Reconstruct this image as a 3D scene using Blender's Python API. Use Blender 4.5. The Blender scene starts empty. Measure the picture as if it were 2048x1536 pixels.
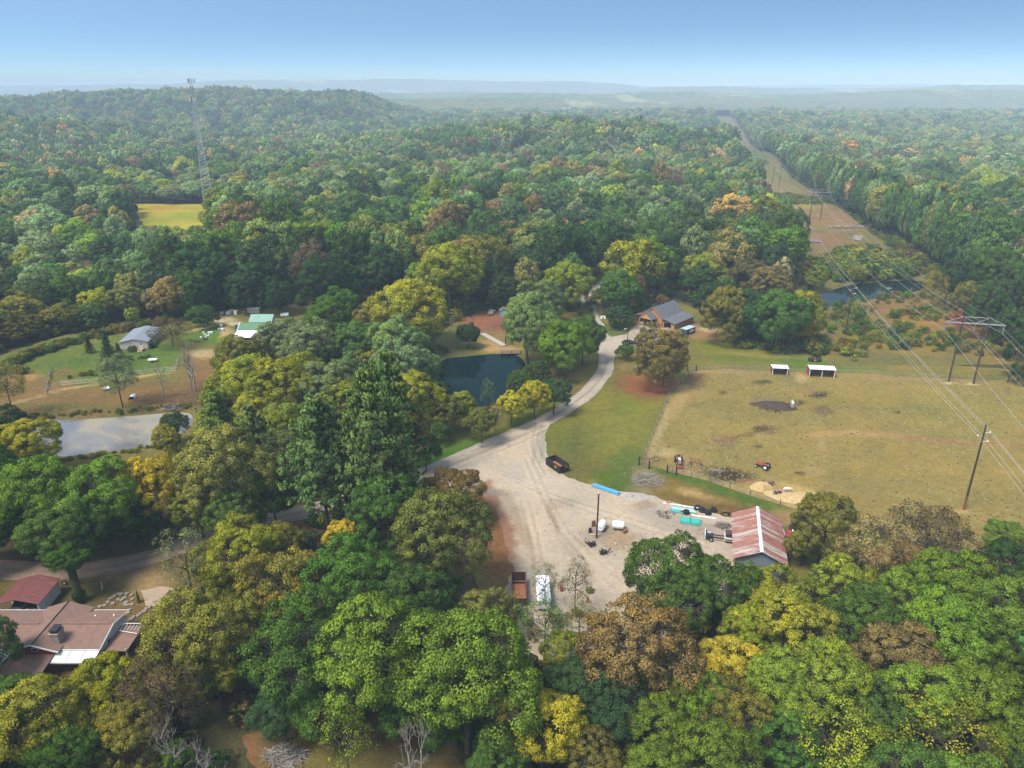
import bpy, bmesh, math, random
import numpy as np
from mathutils import Vector, Matrix
from mathutils.geometry import delaunay_2d_cdt

R = math.radians
sc = bpy.context.scene
C = sc.collection

# ---------------------------------------------------------------- camera, sky, sun, exposure
CAM_H, FPX, PITCH = 75.0, 1462.0, R(22)
SP, CP = math.sin(PITCH), math.cos(PITCH)
cam_data = bpy.data.cameras.new('camera')
cam_data.sensor_width = 36.0
cam_data.lens = FPX / 2048 * 36
cam_data.clip_start = 1.0
cam_data.clip_end = 40000
cam = bpy.data.objects.new('camera', cam_data)
cam.location = (0, 0, CAM_H)
cam.rotation_euler = (math.pi / 2 - PITCH, 0, 0)
C.objects.link(cam)
sc.camera = cam

SUN_EL, SUN_AZ = R(60), R(-128)          # azimuth measured from +Y (the view) towards +X: behind the camera, to the left
world = bpy.data.worlds.new('World')
sc.world = world
world.use_nodes = True
wn = world.node_tree.nodes
bg = wn['Background']
sky = wn.new('ShaderNodeTexSky')
sky.sky_type = 'NISHITA'
sky.sun_disc = False
sky.sun_elevation = SUN_EL
sky.sun_rotation = SUN_AZ
sky.altitude = 300
sky.air_density = 1.6
sky.dust_density = 4.0
sky.ozone_density = 6.0
wt = wn.new('ShaderNodeTexCoord')
wm = wn.new('ShaderNodeVectorMath'); wm.operation = 'MULTIPLY'; wm.inputs[1].default_value = (1, 1, 8.0)
wv = wn.new('ShaderNodeVectorMath'); wv.operation = 'NORMALIZE'
world.node_tree.links.new(wt.outputs['Generated'], wm.inputs[0])
world.node_tree.links.new(wm.outputs[0], wv.inputs[0])
world.node_tree.links.new(wv.outputs[0], sky.inputs['Vector'])
tn_ = wn.new('ShaderNodeVectorMath'); tn_.operation = 'MULTIPLY'; tn_.inputs[1].default_value = (.93, 1.05, 1.0)   # white balance of the whole sky
world.node_tree.links.new(sky.outputs[0], tn_.inputs[0])
world.node_tree.links.new(tn_.outputs[0], bg.inputs['Color'])
bg.inputs['Strength'].default_value = 0.089

sun_data = bpy.data.lights.new('sun', 'SUN')
sun_data.energy = 2.6
sun_data.angle = R(22)
sun_data.color = (1.0, 0.94, 0.85)
sun = bpy.data.objects.new('sun', sun_data)
sd = Vector((math.sin(SUN_AZ) * math.cos(SUN_EL), math.cos(SUN_AZ) * math.cos(SUN_EL), math.sin(SUN_EL)))
sun.rotation_euler = sd.to_track_quat('Z', 'Y').to_euler()
sun.location = sd * 300
C.objects.link(sun)

sc.view_settings.view_transform = 'Standard'
sc.view_settings.look = 'None'
sc.view_settings.gamma = 1
sc.view_settings.use_curve_mapping = False
sc.view_settings.exposure = 1.25
cy = sc.cycles
cy.max_bounces = 3
cy.diffuse_bounces = 2
cy.glossy_bounces = 2
cy.transmission_bounces = 2
cy.transparent_max_bounces = 6
cy.volume_bounces = 0
cy.use_denoising = True
cy.use_adaptive_sampling = True
cy.adaptive_threshold = 0.02
cy.caustics_reflective = False
cy.caustics_refractive = False
cy.sample_clamp_indirect = 6

rnd = random.Random(11)
rng = np.random.default_rng(7)


# ---------------------------------------------------------------- from the camera's view to the ground and back
def P(u, v, z=0.0):
    x = (u - 1024) / FPX
    y = (768 - v) / FPX
    t = (z - CAM_H) / (-SP + y * CP)
    return Vector((x * t, (CP + y * SP) * t, z))


def PX(x, y, z):
    dz = z - CAM_H
    f = np.maximum(y * CP - dz * SP, 1e-3)
    return 1024 + FPX * x / f, 768 - FPX * (y * SP + dz * CP) / f


def sstep(a, b, x):
    t = np.clip((x - a) / (b - a), 0, 1)
    return t * t * (3 - 2 * t)


_LAT = rng.random((256, 256))


def vnoise(x, y):
    xi = np.floor(x).astype(int)
    yi = np.floor(y).astype(int)
    fx = x - xi
    fy = y - yi
    fx = fx * fx * (3 - 2 * fx)
    fy = fy * fy * (3 - 2 * fy)
    a = _LAT[xi & 255, yi & 255]
    b = _LAT[(xi + 1) & 255, yi & 255]
    c = _LAT[xi & 255, (yi + 1) & 255]
    d = _LAT[(xi + 1) & 255, (yi + 1) & 255]
    return (a * (1 - fx) + b * fx) * (1 - fy) + (c * (1 - fx) + d * fx) * fy


def fbm(x, y, o=4):
    s = 0
    a = 0.5
    for i in range(o):
        s = s + a * vnoise(x + 17.3 * i, y + 9.1 * i)
        x = x * 2.03
        y = y * 2.03
        a *= 0.5
    return s / (1 - 0.5 ** o)


def inpoly(x, y, poly):
    r = np.zeros(x.shape, bool)
    n = len(poly)
    for i in range(n):
        x1, y1 = poly[i][0], poly[i][1]
        x2, y2 = poly[(i + 1) % n][0], poly[(i + 1) % n][1]
        if y1 == y2:
            continue
        c = ((y1 > y) != (y2 > y)) & (x < (x2 - x1) * (y - y1) / (y2 - y1) + x1)
        r ^= c
    return r


def edist(x, y, poly):
    d = np.full(x.shape, 1e9)
    n = len(poly)
    for i in range(n):
        ax, ay = poly[i][0], poly[i][1]
        bx, by = poly[(i + 1) % n][0], poly[(i + 1) % n][1]
        L = (bx - ax) ** 2 + (by - ay) ** 2 + 1e-9
        t = np.clip(((x - ax) * (bx - ax) + (y - ay) * (by - ay)) / L, 0, 1)
        d = np.minimum(d, np.hypot(x - ax - t * (bx - ax), y - ay - t * (by - ay)))
    return d


def wp(px):
    return [tuple(P(u, v)[:2]) for u, v in px]


def smooth_poly(poly, it=2):
    for _ in range(it):
        o = []
        n = len(poly)
        for i in range(n):
            a, b = poly[i], poly[(i + 1) % n]
            o += [(a[0] * .75 + b[0] * .25, a[1] * .75 + b[1] * .25), (a[0] * .25 + b[0] * .75, a[1] * .25 + b[1] * .75)]
        poly = o
    return poly


# ---------------------------------------------------------------- the lie of the land
POND_DARK = smooth_poly(wp([(868, 730), (885, 711), (930, 708), (985, 702), (1040, 703), (1062, 730), (1045, 775), (1000, 812), (930, 822), (880, 800)]))
POND_GREY = smooth_poly(wp([(40, 838), (110, 834), (200, 832), (330, 821), (385, 818), (392, 845), (340, 880), (260, 896), (180, 903), (110, 914), (70, 890)]))
POND_FAR = smooth_poly(wp([(1612, 607), (1640, 588), (1690, 568), (1760, 560), (1840, 557), (1862, 568), (1830, 583), (1775, 592), (1725, 598), (1680, 609), (1640, 612)]))
PONDS = [(POND_DARK, -0.55), (POND_GREY, -0.45), (POND_FAR, -0.4)]

PYL = [(137.0 + .235 * (yy - 186.5) - 13.6, yy) for yy in (-62.0, 186.5, 456.0, 690.0, 1000.0, 1330.0, 1700.0)]


def corr_x(y):
    return 123.4 + .235 * (y - 186.5)


def terr(x, y):
    x = np.asarray(x, float)
    y = np.asarray(y, float)
    far = sstep(430, 900, y)
    z = -17 * sstep(400, 980, y) + 12 * sstep(1250, 2000, y)
    z = z + far * 14 * (fbm(x / 420 + 3.1, y / 420 + 8.7, 3) - .5)
    # wooded rises
    z = z + 33 * np.exp(-(((x - 60) / 250) ** 2 + ((y - 1010) / 190) ** 2) ** 1.3)
    z = z + 40 * np.exp(-(((x + 860) / 260) ** 2 + ((y - 1150) / 260) ** 2))
    ridge = sstep(-235, -430, x) * np.exp(-((y - 2000) / 330) ** 2)
    z = z + ridge * (57 + 3 * np.sin(x / 150) + 3 * np.sin(x / 61 + 1) - 9 * sstep(-900, -1300, x))
    for k_, (yr, am) in enumerate(((2850, 26), (3500, 36), (4200, 44), (5100, 60), (6300, 78))):
        z = z + am * sstep(.3, .7, vnoise(x / (.26 * yr) + 3.7 * k_, np.zeros_like(x) + 11.3 * k_)) * np.exp(-((y - yr - 160 * np.sin(x / 420 + k_)) / (.075 * yr)) ** 2)
    z = z + 34 * np.exp(-((y - 4300) / 700) ** 2) * sstep(300, 1500, x) + 22 * np.exp(-((y - 3300) / 420) ** 2) * (.4 + fbm(x / 700, y / 900, 2)) * sstep(2500, 3000, y)
    z = z + 94 * sstep(5200, 7600, y) * (.62 + .62 * fbm(x / 1900 + 5, y / 2600 + 2, 3)) + sstep(2600, 4200, y) * 16 * (fbm(x / 600, y / 600, 3) - .3)
    for poly, lvl in PONDS:
        xs = [p[0] for p in poly]
        ys = [p[1] for p in poly]
        m = (x > min(xs) - 6) & (x < max(xs) + 6) & (y > min(ys) - 6) & (y < max(ys) + 6)
        if m.any():
            xx, yy = x[m], y[m]
            d = edist(xx, yy, poly) * np.where(inpoly(xx, yy, poly), -1, 1)
            zz = z[m]
            zz = zz - 1.5 * (1 - sstep(-5, 3.0, d))
            z[m] = zz
    return z


def T(x, y):
    return float(terr(np.array([x]), np.array([y]))[0])


# ---------------------------------------------------------------- object helpers
def link(o):
    C.objects.link(o)
    return o


def thing(name, label, cat, loc=(0, 0, 0), rz=0.0, group=None):
    o = link(bpy.data.objects.new(name, None))
    o.empty_display_size = .3
    o.location = loc
    o.rotation_euler = (0, 0, rz)
    return tag(o, label, cat, group)


def tag(o, label=None, cat=None, group=None, kind=None):
    if label: o['label'] = label
    if cat: o['category'] = cat
    if group: o['group'] = group
    if kind: o['kind'] = kind
    return o


def mobj(name, mesh, mt=None, parent=None, loc=None, rz=None, scale=None):
    o = link(bpy.data.objects.new(name, mesh))
    if mt is not None and not mesh.materials:
        mesh.materials.append(mt)
    if parent is not None:
        o.parent = parent
    if loc is not None: o.location = loc
    if rz is not None: o.rotation_euler = (0, 0, rz)
    if scale is not None: o.scale = scale
    return o


class MB:
    """collects simple shapes into one mesh"""
    def __init__(s):
        s.v = []
        s.f = []

    def add(s, vs, fs):
        n = len(s.v)
        s.v += [tuple(q) for q in vs]
        s.f += [tuple(i + n for i in f) for f in fs]
        return s

    def box(s, c, d, rz=0.0, M=None, taper=1.0):
        hx, hy, hz = d[0] / 2, d[1] / 2, d[2] / 2
        vs = []
        for z in (-hz, hz):
            k = taper if z > 0 else 1.0
            for x, y in ((-hx, -hy), (hx, -hy), (hx, hy), (-hx, hy)):
                vs.append(Vector((x * k, y * k, z)))
        m = Matrix.Rotation(rz, 3, 'Z') if M is None else M
        vs = [m @ q + Vector(c) for q in vs]
        return s.add(vs, [(3, 2, 1, 0), (4, 5, 6, 7), (0, 1, 5, 4), (1, 2, 6, 5), (2, 3, 7, 6), (3, 0, 4, 7)])

    def tube(s, pts, r, n=6, r2=None, caps=True):
        pts = [Vector(q) for q in pts]
        m = len(pts)
        rs = r if isinstance(r, (list, tuple)) else [r + ((r2 if r2 is not None else r) - r) * i / max(1, m - 1) for i in range(m)]
        vs = []
        for i, q in enumerate(pts):
            t = (pts[min(i + 1, m - 1)] - pts[max(i - 1, 0)]).normalized()
            a = t.cross(Vector((0, 0, 1)))
            if a.length < 1e-3:
                a = t.cross(Vector((0, 1, 0)))
            a.normalize()
            b = a.cross(t)
            for k in range(n):
                an = 2 * math.pi * k / n
                vs.append(q + (a * math.cos(an) + b * math.sin(an)) * rs[i])
        fs = []
        for i in range(m - 1):
            for k in range(n):
                k2 = (k + 1) % n
                fs.append((i * n + k, i * n + k2, (i + 1) * n + k2, (i + 1) * n + k))
        if caps:
            fs.append(tuple(range(n))[::-1] if True else ())
            fs.append(tuple((m - 1) * n + k for k in range(n)))
        return s.add(vs, fs)

    def slab(s, q, t):
        """a plate through the points of q (counter-clockwise seen from its upper side), t thick below them"""
        q = [Vector(a) for a in q]
        nr = (q[1] - q[0]).cross(q[2] - q[1]).normalized()
        n = len(q)
        vs = q + [a - nr * t for a in q]
        fs = [tuple(range(n)), tuple(range(2 * n - 1, n - 1, -1))]
        for i in range(n):
            j = (i + 1) % n
            fs.append((i, n + i, n + j, j))
        return s.add(vs, fs)

    def wall(s, a, b, h, t, ops=(), z0=0.0):
        """an upright wall from a to b, h high, t thick, with openings (s0, s1, z0, z1)"""
        a = Vector((a[0], a[1], 0))
        b = Vector((b[0], b[1], 0))
        L = (b - a).length
        dr = (b - a) / L
        an = math.atan2(dr.y, dr.x)

        def pc(s0, s1, za, zb):
            if s1 - s0 > .01 and zb - za > .01:
                c = a + dr * (s0 + s1) / 2
                s.box((c.x, c.y, z0 + (za + zb) / 2), (s1 - s0, t, zb - za), an)
        cur = 0
        for s0, s1, za, zb in sorted(ops):
            pc(cur, s0, 0, h)
            pc(s0, s1, 0, za)
            pc(s0, s1, zb, h)
            cur = s1
        pc(cur, L, 0, h)
        return s

    def torus(s, c, R0, r, M=None, n=18, m=8):
        vs = []
        M = M or Matrix.Identity(3)
        for i in range(n):
            a = 2 * math.pi * i / n
            for j in range(m):
                b = 2 * math.pi * j / m
                q = Vector(((R0 + r * math.cos(b)) * math.cos(a), (R0 + r * math.cos(b)) * math.sin(a), r * 1.25 * math.sin(b)))
                vs.append(M @ q + Vector(c))
        fs = [(i * m + j, ((i + 1) % n) * m + j, ((i + 1) % n) * m + (j + 1) % m, i * m + (j + 1) % m) for i in range(n) for j in range(m)]
        return s.add(vs, fs)

    def lathe(s, prof, c=(0, 0, 0), M=None, n=14):
        M = M or Matrix.Identity(3)
        vs = []
        for r, z in prof:
            for k in range(n):
                a = 2 * math.pi * k / n
                vs.append(M @ Vector((r * math.cos(a), r * math.sin(a), z)) + Vector(c))
        fs = []
        m = len(prof)
        for i in range(m - 1):
            for k in range(n):
                fs.append((i * n + k, i * n + (k + 1) % n, (i + 1) * n + (k + 1) % n, (i + 1) * n + k))
        fs.append(tuple(range(n))[::-1])
        fs.append(tuple((m - 1) * n + k for k in range(n)))
        return s.add(vs, fs)

    def mesh(s, name, smooth=False):
        me = bpy.data.meshes.new(name)
        me.from_pydata(s.v, [], s.f, shade_flat=not smooth)
        me.update()
        return me

    def build(s, name, mt, parent=None, smooth=False, **k):
        return mobj(name, s.mesh(name, smooth), mt, parent, **k)


RX90 = Matrix.Rotation(R(90), 3, 'X')
RY90 = Matrix.Rotation(R(90), 3, 'Y')


def fast_mesh(name, V, Q, normals=None, attrs=None, mats=None, midx=None):
    me = bpy.data.meshes.new(name)
    nv, nf, k = len(V), len(Q), Q.shape[1]
    me.vertices.add(nv)
    me.loops.add(nf * k)
    me.polygons.add(nf)
    me.vertices.foreach_set('co', np.asarray(V, np.float32).ravel())
    me.loops.foreach_set('vertex_index', np.asarray(Q, np.int32).ravel())
    me.polygons.foreach_set('loop_start', np.arange(0, nf * k, k, dtype=np.int32))
    if midx is not None:
        me.polygons.foreach_set('material_index', np.asarray(midx, np.int32))
    me.update(calc_edges=True)
    for an, dat in (attrs or {}).items():
        a = me.attributes.new(an, 'FLOAT_COLOR', 'POINT')
        d4 = np.ones((nv, 4), np.float32)
        d4[:, :dat.shape[1]] = dat
        a.data.foreach_set('color', d4.ravel())
    if normals is not None:
        me.normals_split_custom_set_from_vertices(np.asarray(normals, np.float32).tolist())
    for m in mats or []:
        me.materials.append(m)
    return me


# ---------------------------------------------------------------- materials
MATS = {}


def node_mat(name):
    m = bpy.data.materials.new(name)
    m.use_nodes = True
    nt = m.node_tree
    b = nt.nodes['Principled BSDF']
    MATS[name] = m
    return m, nt, nt.nodes, nt.links, b


def ramp(N, a, b, ca=(0, 0, 0, 1), cb=(1, 1, 1, 1)):
    r = N.new('ShaderNodeValToRGB')
    r.color_ramp.elements[0].position = a
    r.color_ramp.elements[1].position = b
    r.color_ramp.elements[0].color = ca
    r.color_ramp.elements[1].color = cb
    return r


def noise(N, L, co, scale, detail=4, rough=.6, dist=0.0):
    n = N.new('ShaderNodeTexNoise')
    n.inputs['Scale'].default_value = scale
    n.inputs['Detail'].default_value = detail
    n.inputs['Roughness'].default_value = rough
    n.inputs['Distortion'].default_value = dist
    L.new(co, n.inputs['Vector'])
    return n


def mix(N, L, f, a, b, mode='MIX'):
    m = N.new('ShaderNodeMix')
    m.data_type = 'RGBA'
    m.blend_type = mode
    for s, v in ((m.inputs[0], f), (m.inputs[6], a), (m.inputs[7], b)):
        if hasattr(v, 'is_linked') or hasattr(v, 'links'):
            L.new(v, s)
        else:
            s.default_value = v if isinstance(v, (int, float)) else (*v[:3], 1)
    return m.outputs[2]


def mat(name, col, rough=.7, col2=None, scale=1.5, lo=.35, hi=.7, metal=0.0, spec=.3, bump=0.0, bscale=8, fine=.25, stretch=None):
    """painted or raw surface: base colour, a second tone worn in by noise, and fine grain"""
    if name in MATS: return MATS[name]
    m, nt, N, L, b = node_mat(name)
    tc = N.new('ShaderNodeTexCoord').outputs['Object']
    if stretch:
        mp = N.new('ShaderNodeMapping')
        mp.inputs['Scale'].default_value = stretch
        L.new(tc, mp.inputs['Vector'])
        tc = mp.outputs[0]
    c2 = col2 or tuple(c * .72 for c in col)
    col, c2 = tuple(c * .84 for c in col), tuple(c * .84 for c in c2)
    n1 = noise(N, L, tc, scale, 5)
    r1 = ramp(N, lo, hi)
    L.new(n1.outputs[0], r1.inputs[0])
    c = mix(N, L, r1.outputs[0], col, c2)
    n2 = noise(N, L, tc, scale * 9, 3)
    r2 = ramp(N, .25, .75, (1 - fine,) * 3 + (1,), (1 + fine,) * 3 + (1,))
    L.new(n2.outputs[0], r2.inputs[0])
    c = mix(N, L, 1.0, c, r2.outputs[0], 'MULTIPLY')
    L.new(c, b.inputs['Base Color'])
    b.inputs['Roughness'].default_value = rough
    b.inputs['Metallic'].default_value = metal
    b.inputs['Specular IOR Level'].default_value = spec
    if bump:
        bp = N.new('ShaderNodeBump')
        bp.inputs['Strength'].default_value = bump
        bp.inputs['Distance'].default_value = .05
        n3 = noise(N, L, tc, bscale, 4)
        L.new(n3.outputs[0], bp.inputs['Height'])
        L.new(bp.outputs[0], b.inputs['Normal'])
    return m


def ground_mat(name, scales=(.12, .9, 5.0), amps=(.25, .3, .35), tint=(1.1, .95, .8), bump=.6, bdist=.15):
    """ground whose tone comes from the mesh's 'col' attribute, broken up by noise at three sizes"""
    m, nt, N, L, b = node_mat(name)
    tc = N.new('ShaderNodeTexCoord').outputs['Object']
    at = N.new('ShaderNodeAttribute')
    at.attribute_name = 'col'
    c = at.outputs['Color']
    for i, (s, a) in enumerate(zip(scales, amps)):
        n = noise(N, L, tc, s, 6, .65, .4)
        lo = tuple((1 - a) / (1 + (t - 1) * (1 if i != 1 else -1)) for t in tint)
        hi = tuple((1 + a) * (1 + (t - 1) * (1 if i != 1 else -1)) for t in tint)
        r = ramp(N, .28, .72, (*lo, 1), (*hi, 1))
        L.new(n.outputs[0], r.inputs[0])
        c = mix(N, L, 1.0, c, r.outputs[0], 'MULTIPLY')
    L.new(c, b.inputs['Base Color'])
    b.inputs['Roughness'].default_value = .95
    b.inputs['Specular IOR Level'].default_value = .1
    bp = N.new('ShaderNodeBump')
    bp.inputs['Strength'].default_value = bump
    bp.inputs['Distance'].default_value = bdist
    L.new(n.outputs[0], bp.inputs['Height'])
    L.new(bp.outputs[0], b.inputs['Normal'])
    return m


def leaf_mat(name, source):
    """source 'object' reads the tree's own colour, 'instancer' the colour given to each tree of the wood"""
    m, nt, N, L, b = node_mat(name)
    if source == 'object':
        oi = N.new('ShaderNodeObjectInfo')
        base, turn = oi.outputs['Color'], oi.outputs['Alpha']
    else:
        ai = N.new('ShaderNodeAttribute')
        ai.attribute_type = 'INSTANCER'
        ai.attribute_name = 'tint'
        base, turn = ai.outputs['Color'], ai.outputs['Alpha']
    at = N.new('ShaderNodeAttribute')
    at.attribute_name = 'leaf'
    sx = N.new('ShaderNodeSeparateColor')
    L.new(at.outputs['Color'], sx.inputs[0])
    # clumps that have turned colour
    su = N.new('ShaderNodeMath'); su.operation = 'ADD'
    L.new(sx.outputs[1], su.inputs[0]); L.new(turn, su.inputs[1])
    rr = N.new('ShaderNodeMapRange')
    rr.inputs['From Min'].default_value = .95
    rr.inputs['From Max'].default_value = 1.25
    L.new(su.outputs[0], rr.inputs['Value'])
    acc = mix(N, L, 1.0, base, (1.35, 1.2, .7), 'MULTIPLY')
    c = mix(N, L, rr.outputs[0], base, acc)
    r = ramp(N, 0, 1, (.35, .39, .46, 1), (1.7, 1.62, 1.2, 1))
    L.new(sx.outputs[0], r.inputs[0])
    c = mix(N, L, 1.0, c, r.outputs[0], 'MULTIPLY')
    N.remove(b)
    b = N.new('ShaderNodeBsdfDiffuse')
    L.new(c, b.inputs['Color'])
    tr = N.new('ShaderNodeBsdfTranslucent')
    L.new(mix(N, L, 1.0, c, (1.25, 1.2, .6), 'MULTIPLY'), tr.inputs['Color'])
    ms = N.new('ShaderNodeMixShader')
    ms.inputs[0].default_value = .29
    L.new(b.outputs[0], ms.inputs[1])
    L.new(tr.outputs[0], ms.inputs[2])
    L.new(ms.outputs[0], N['Material Output'].inputs['Surface'])
    return m


M_LEAF = leaf_mat('leaves', 'object')
M_LEAFI = leaf_mat('leaves_wood', 'instancer')
M_BARK = mat('bark', (.10, .08, .06), .9, (.05, .04, .03), 3, bump=.5)
M_DEAD = mat('dead_wood', (.34, .30, .26), .9, (.18, .15, .13), 3)
# ---------------------------------------------------------------- ground, water, roads
def grow(a, b, s0, s1):
    o = []
    x = a
    n = 0
    while x < b:
        o.append(x)
        x += s0 + (s1 - s0) * (x - a) / (b - a)
    return o


xs = [-q for q in grow(230, 9000, 12, 900)[::-1]] + list(np.arange(-226, 228, 3.0)) + grow(230, 9000, 12, 900)
ys = [-400, -200, -100, -40, 0, 25] + list(np.arange(44, 330, 3.0)) + grow(330, 1200, 6, 25) + grow(1200, 12500, 25, 320) + [12500]
xs = np.array(xs, float)
ys = np.array(ys, float)
GX, GY = np.meshgrid(xs, ys)
gz = terr(GX.ravel(), GY.ravel()) - .12
V = np.stack([GX.ravel(), GY.ravel(), gz], 1)
nx, ny = len(xs), len(ys)
ii = (np.arange(ny - 1)[:, None] * nx + np.arange(nx - 1)[None, :]).ravel()
Q = np.stack([ii, ii + 1, ii + 1 + nx, ii + nx], 1)
n_ = fbm(GX.ravel() / 14, GY.ravel() / 14, 4)[:, None]
gc = .85 * np.array([.10, .068, .042]) * (1 - n_) + np.array([.055, .07, .025]) * n_
M_FLOOR = ground_mat('forest_floor', (.3, 1.6, 7), (.3, .35, .4), (1.12, .97, .85), 1.0, .3)
tag(mobj('ground', fast_mesh('ground', V, Q, attrs={'col': gc}, mats=[M_FLOOR])), 'leaf-strewn ground running from below the camera to the hills', None, None, 'structure')


def paint(base, u, v, x, y, patches):
    """patches of another tone: (u, v, half-width, half-height, colour, strength, softness), edges frayed by noise"""
    c = np.tile(np.array(base, float), (len(x), 1))
    GK = np.array([.70, .71, .48]) if base[1] / base[2] > 1.8 else np.array([.73, .715, .68])
    wx = (fbm(x / 2.2, y / 2.2, 3) - .5) * 2
    wy = (fbm(x / 2.2 + 40, y / 2.2 + 13, 3) - .5) * 2
    for p in patches:
        pu, pv, ru, rv, col, k, so = p[:7]
        ro = p[7] if len(p) > 7 else 0
        du, dv = u - pu, v - pv
        if ro:
            ca, sa = math.cos(R(ro)), math.sin(R(ro))
            du, dv = du * ca + dv * sa, -du * sa + dv * ca
        d = np.sqrt((du / ru + wx * .38) ** 2 + (dv / rv + wy * .38) ** 2)
        w = min(1, k * 1.2) * (1 - sstep(1 - so, 1 + so, d))
        c = c * (1 - w[:, None]) + np.array(col) * w[:, None]
    return c * GK


def sheet(name, poly, off, sp, m, colf, label, jag=.35, zf=None, kind='structure'):
    b = []
    n = len(poly)
    for i in range(n):
        a, c = poly[i], poly[(i + 1) % n]
        L = math.hypot(c[0] - a[0], c[1] - a[1])
        k = max(1, int(L / sp))
        for j in range(k):
            t = j / k
            b.append((a[0] + (c[0] - a[0]) * t, a[1] + (c[1] - a[1]) * t))
    B = np.array(b)
    if jag:
        B = B + np.stack([fbm(B[:, 0] / 3, B[:, 1] / 3, 3) - .5, fbm(B[:, 0] / 3 + 50, B[:, 1] / 3 + 9, 3) - .5], 1) * jag * 4
    x0, y0 = B.min(0)
    x1, y1 = B.max(0)
    gx, gy = np.meshgrid(np.arange(x0, x1, sp), np.arange(y0, y1, sp))
    gx = gx.ravel() + (rng.random(gx.size) - .5) * sp * .5
    gy = gy.ravel() + (rng.random(gy.size) - .5) * sp * .5
    pl = [tuple(q) for q in B]
    k = inpoly(gx, gy, pl)
    gx, gy = gx[k], gy[k]
    k = edist(gx, gy, pl) > sp * .45
    pts = [Vector(q) for q in pl] + [Vector((a, c)) for a, c in zip(gx[k], gy[k])]
    nb = len(pl)
    r = delaunay_2d_cdt(pts, [(i, (i + 1) % nb) for i in range(nb)], [], 1, 1e-5)
    xy = np.array([(q[0], q[1]) for q in r[0]])
    F_ = [f for f in r[2] if len(f) == 3]
    ct = xy[np.array(F_)].mean(1)
    kk = inpoly(ct[:, 0], ct[:, 1], pl)
    F_ = np.array(F_)[kk]
    z = terr(xy[:, 0], xy[:, 1]) + off if zf is None else zf(xy[:, 0], xy[:, 1])
    Vv = np.column_stack([xy, z])
    u, v = PX(xy[:, 0], xy[:, 1], z)
    a, bb, c = Vv[F_[:, 0]], Vv[F_[:, 1]], Vv[F_[:, 2]]
    flip = np.cross(bb - a, c - a)[:, 2] < 0
    F_[flip] = F_[flip][:, ::-1]
    me = fast_mesh(name, Vv, F_, attrs={'col': colf(xy[:, 0], xy[:, 1], u, v)}, mats=[m])
    return tag(mobj(name, me), label, None, None, kind)


def strip(pts, w):
    """outline of a lane through the ground points pts, w wide"""
    pts = [Vector(p) for p in pts]
    cr = []
    for i in range(len(pts) - 1):
        p0, p1, p2, p3 = pts[max(i - 1, 0)], pts[i], pts[i + 1], pts[min(i + 2, len(pts) - 1)]
        for j in range(5):
            t = j / 5
            cr.append(.5 * ((2 * p1) + (p2 - p0) * t + (2 * p0 - 5 * p1 + 4 * p2 - p3) * t * t + (3 * p1 - p0 - 3 * p2 + p3) * t ** 3))
    cr.append(pts[-1])
    Lf, Rt = [], []
    for i, q in enumerate(cr):
        d = cr[min(i + 1, len(cr) - 1)] - cr[max(i - 1, 0)]
        nrm = Vector((-d.y, d.x)).normalized()
        Lf.append(tuple(q + nrm * w / 2))
        Rt.append(tuple(q - nrm * w / 2))
    return Lf + Rt[::-1], [tuple(q) for q in cr]


GREEN, DRY, DIRT, STRAW, MULCH = (.10, .135, .028), (.215, .17, .055), (.19, .115, .07), (.40, .30, .16), (.15, .085, .05)
TAN = (.24, .182, .078)
M_GRASS = ground_mat('grass', (.10, .7, 4.0), (.2, .24, .38), (1.12, .97, .8), 1.0, .2)
M_PAST = ground_mat('pasture_grass', (.07, .6, 3.5), (.16, .2, .42), (1.1, 1.0, .85), 1.0, .2)
M_GRAVEL = ground_mat('gravel', (.12, 1.0, 6.0), (.12, .14, .26), (1.04, 1.0, .94), .8, .12)
M_FIELD = ground_mat('crop', (.03, .25, 1.5), (.2, .2, .2), (1.1, 1.0, .8), 1.0, .3)

# fence lines of the pasture
FENCE_TOP = [(1385, 742), (1460, 738), (1560, 744), (1700, 746), (1800, 752), (1900, 757), (2048, 763), (2330, 776)]
FENCE_SIDE = [(1283, 925), (1300, 882), (1322, 828), (1342, 785), (1385, 742)]
FENCE_LOW = [(1283, 925), (1345, 945), (1420, 963), (1500, 992), (1560, 1009), (1625, 1029), (1700, 1046), (1760, 1060), (1800, 1073), (1900, 1110), (2048, 1160), (2350, 1260)]

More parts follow.
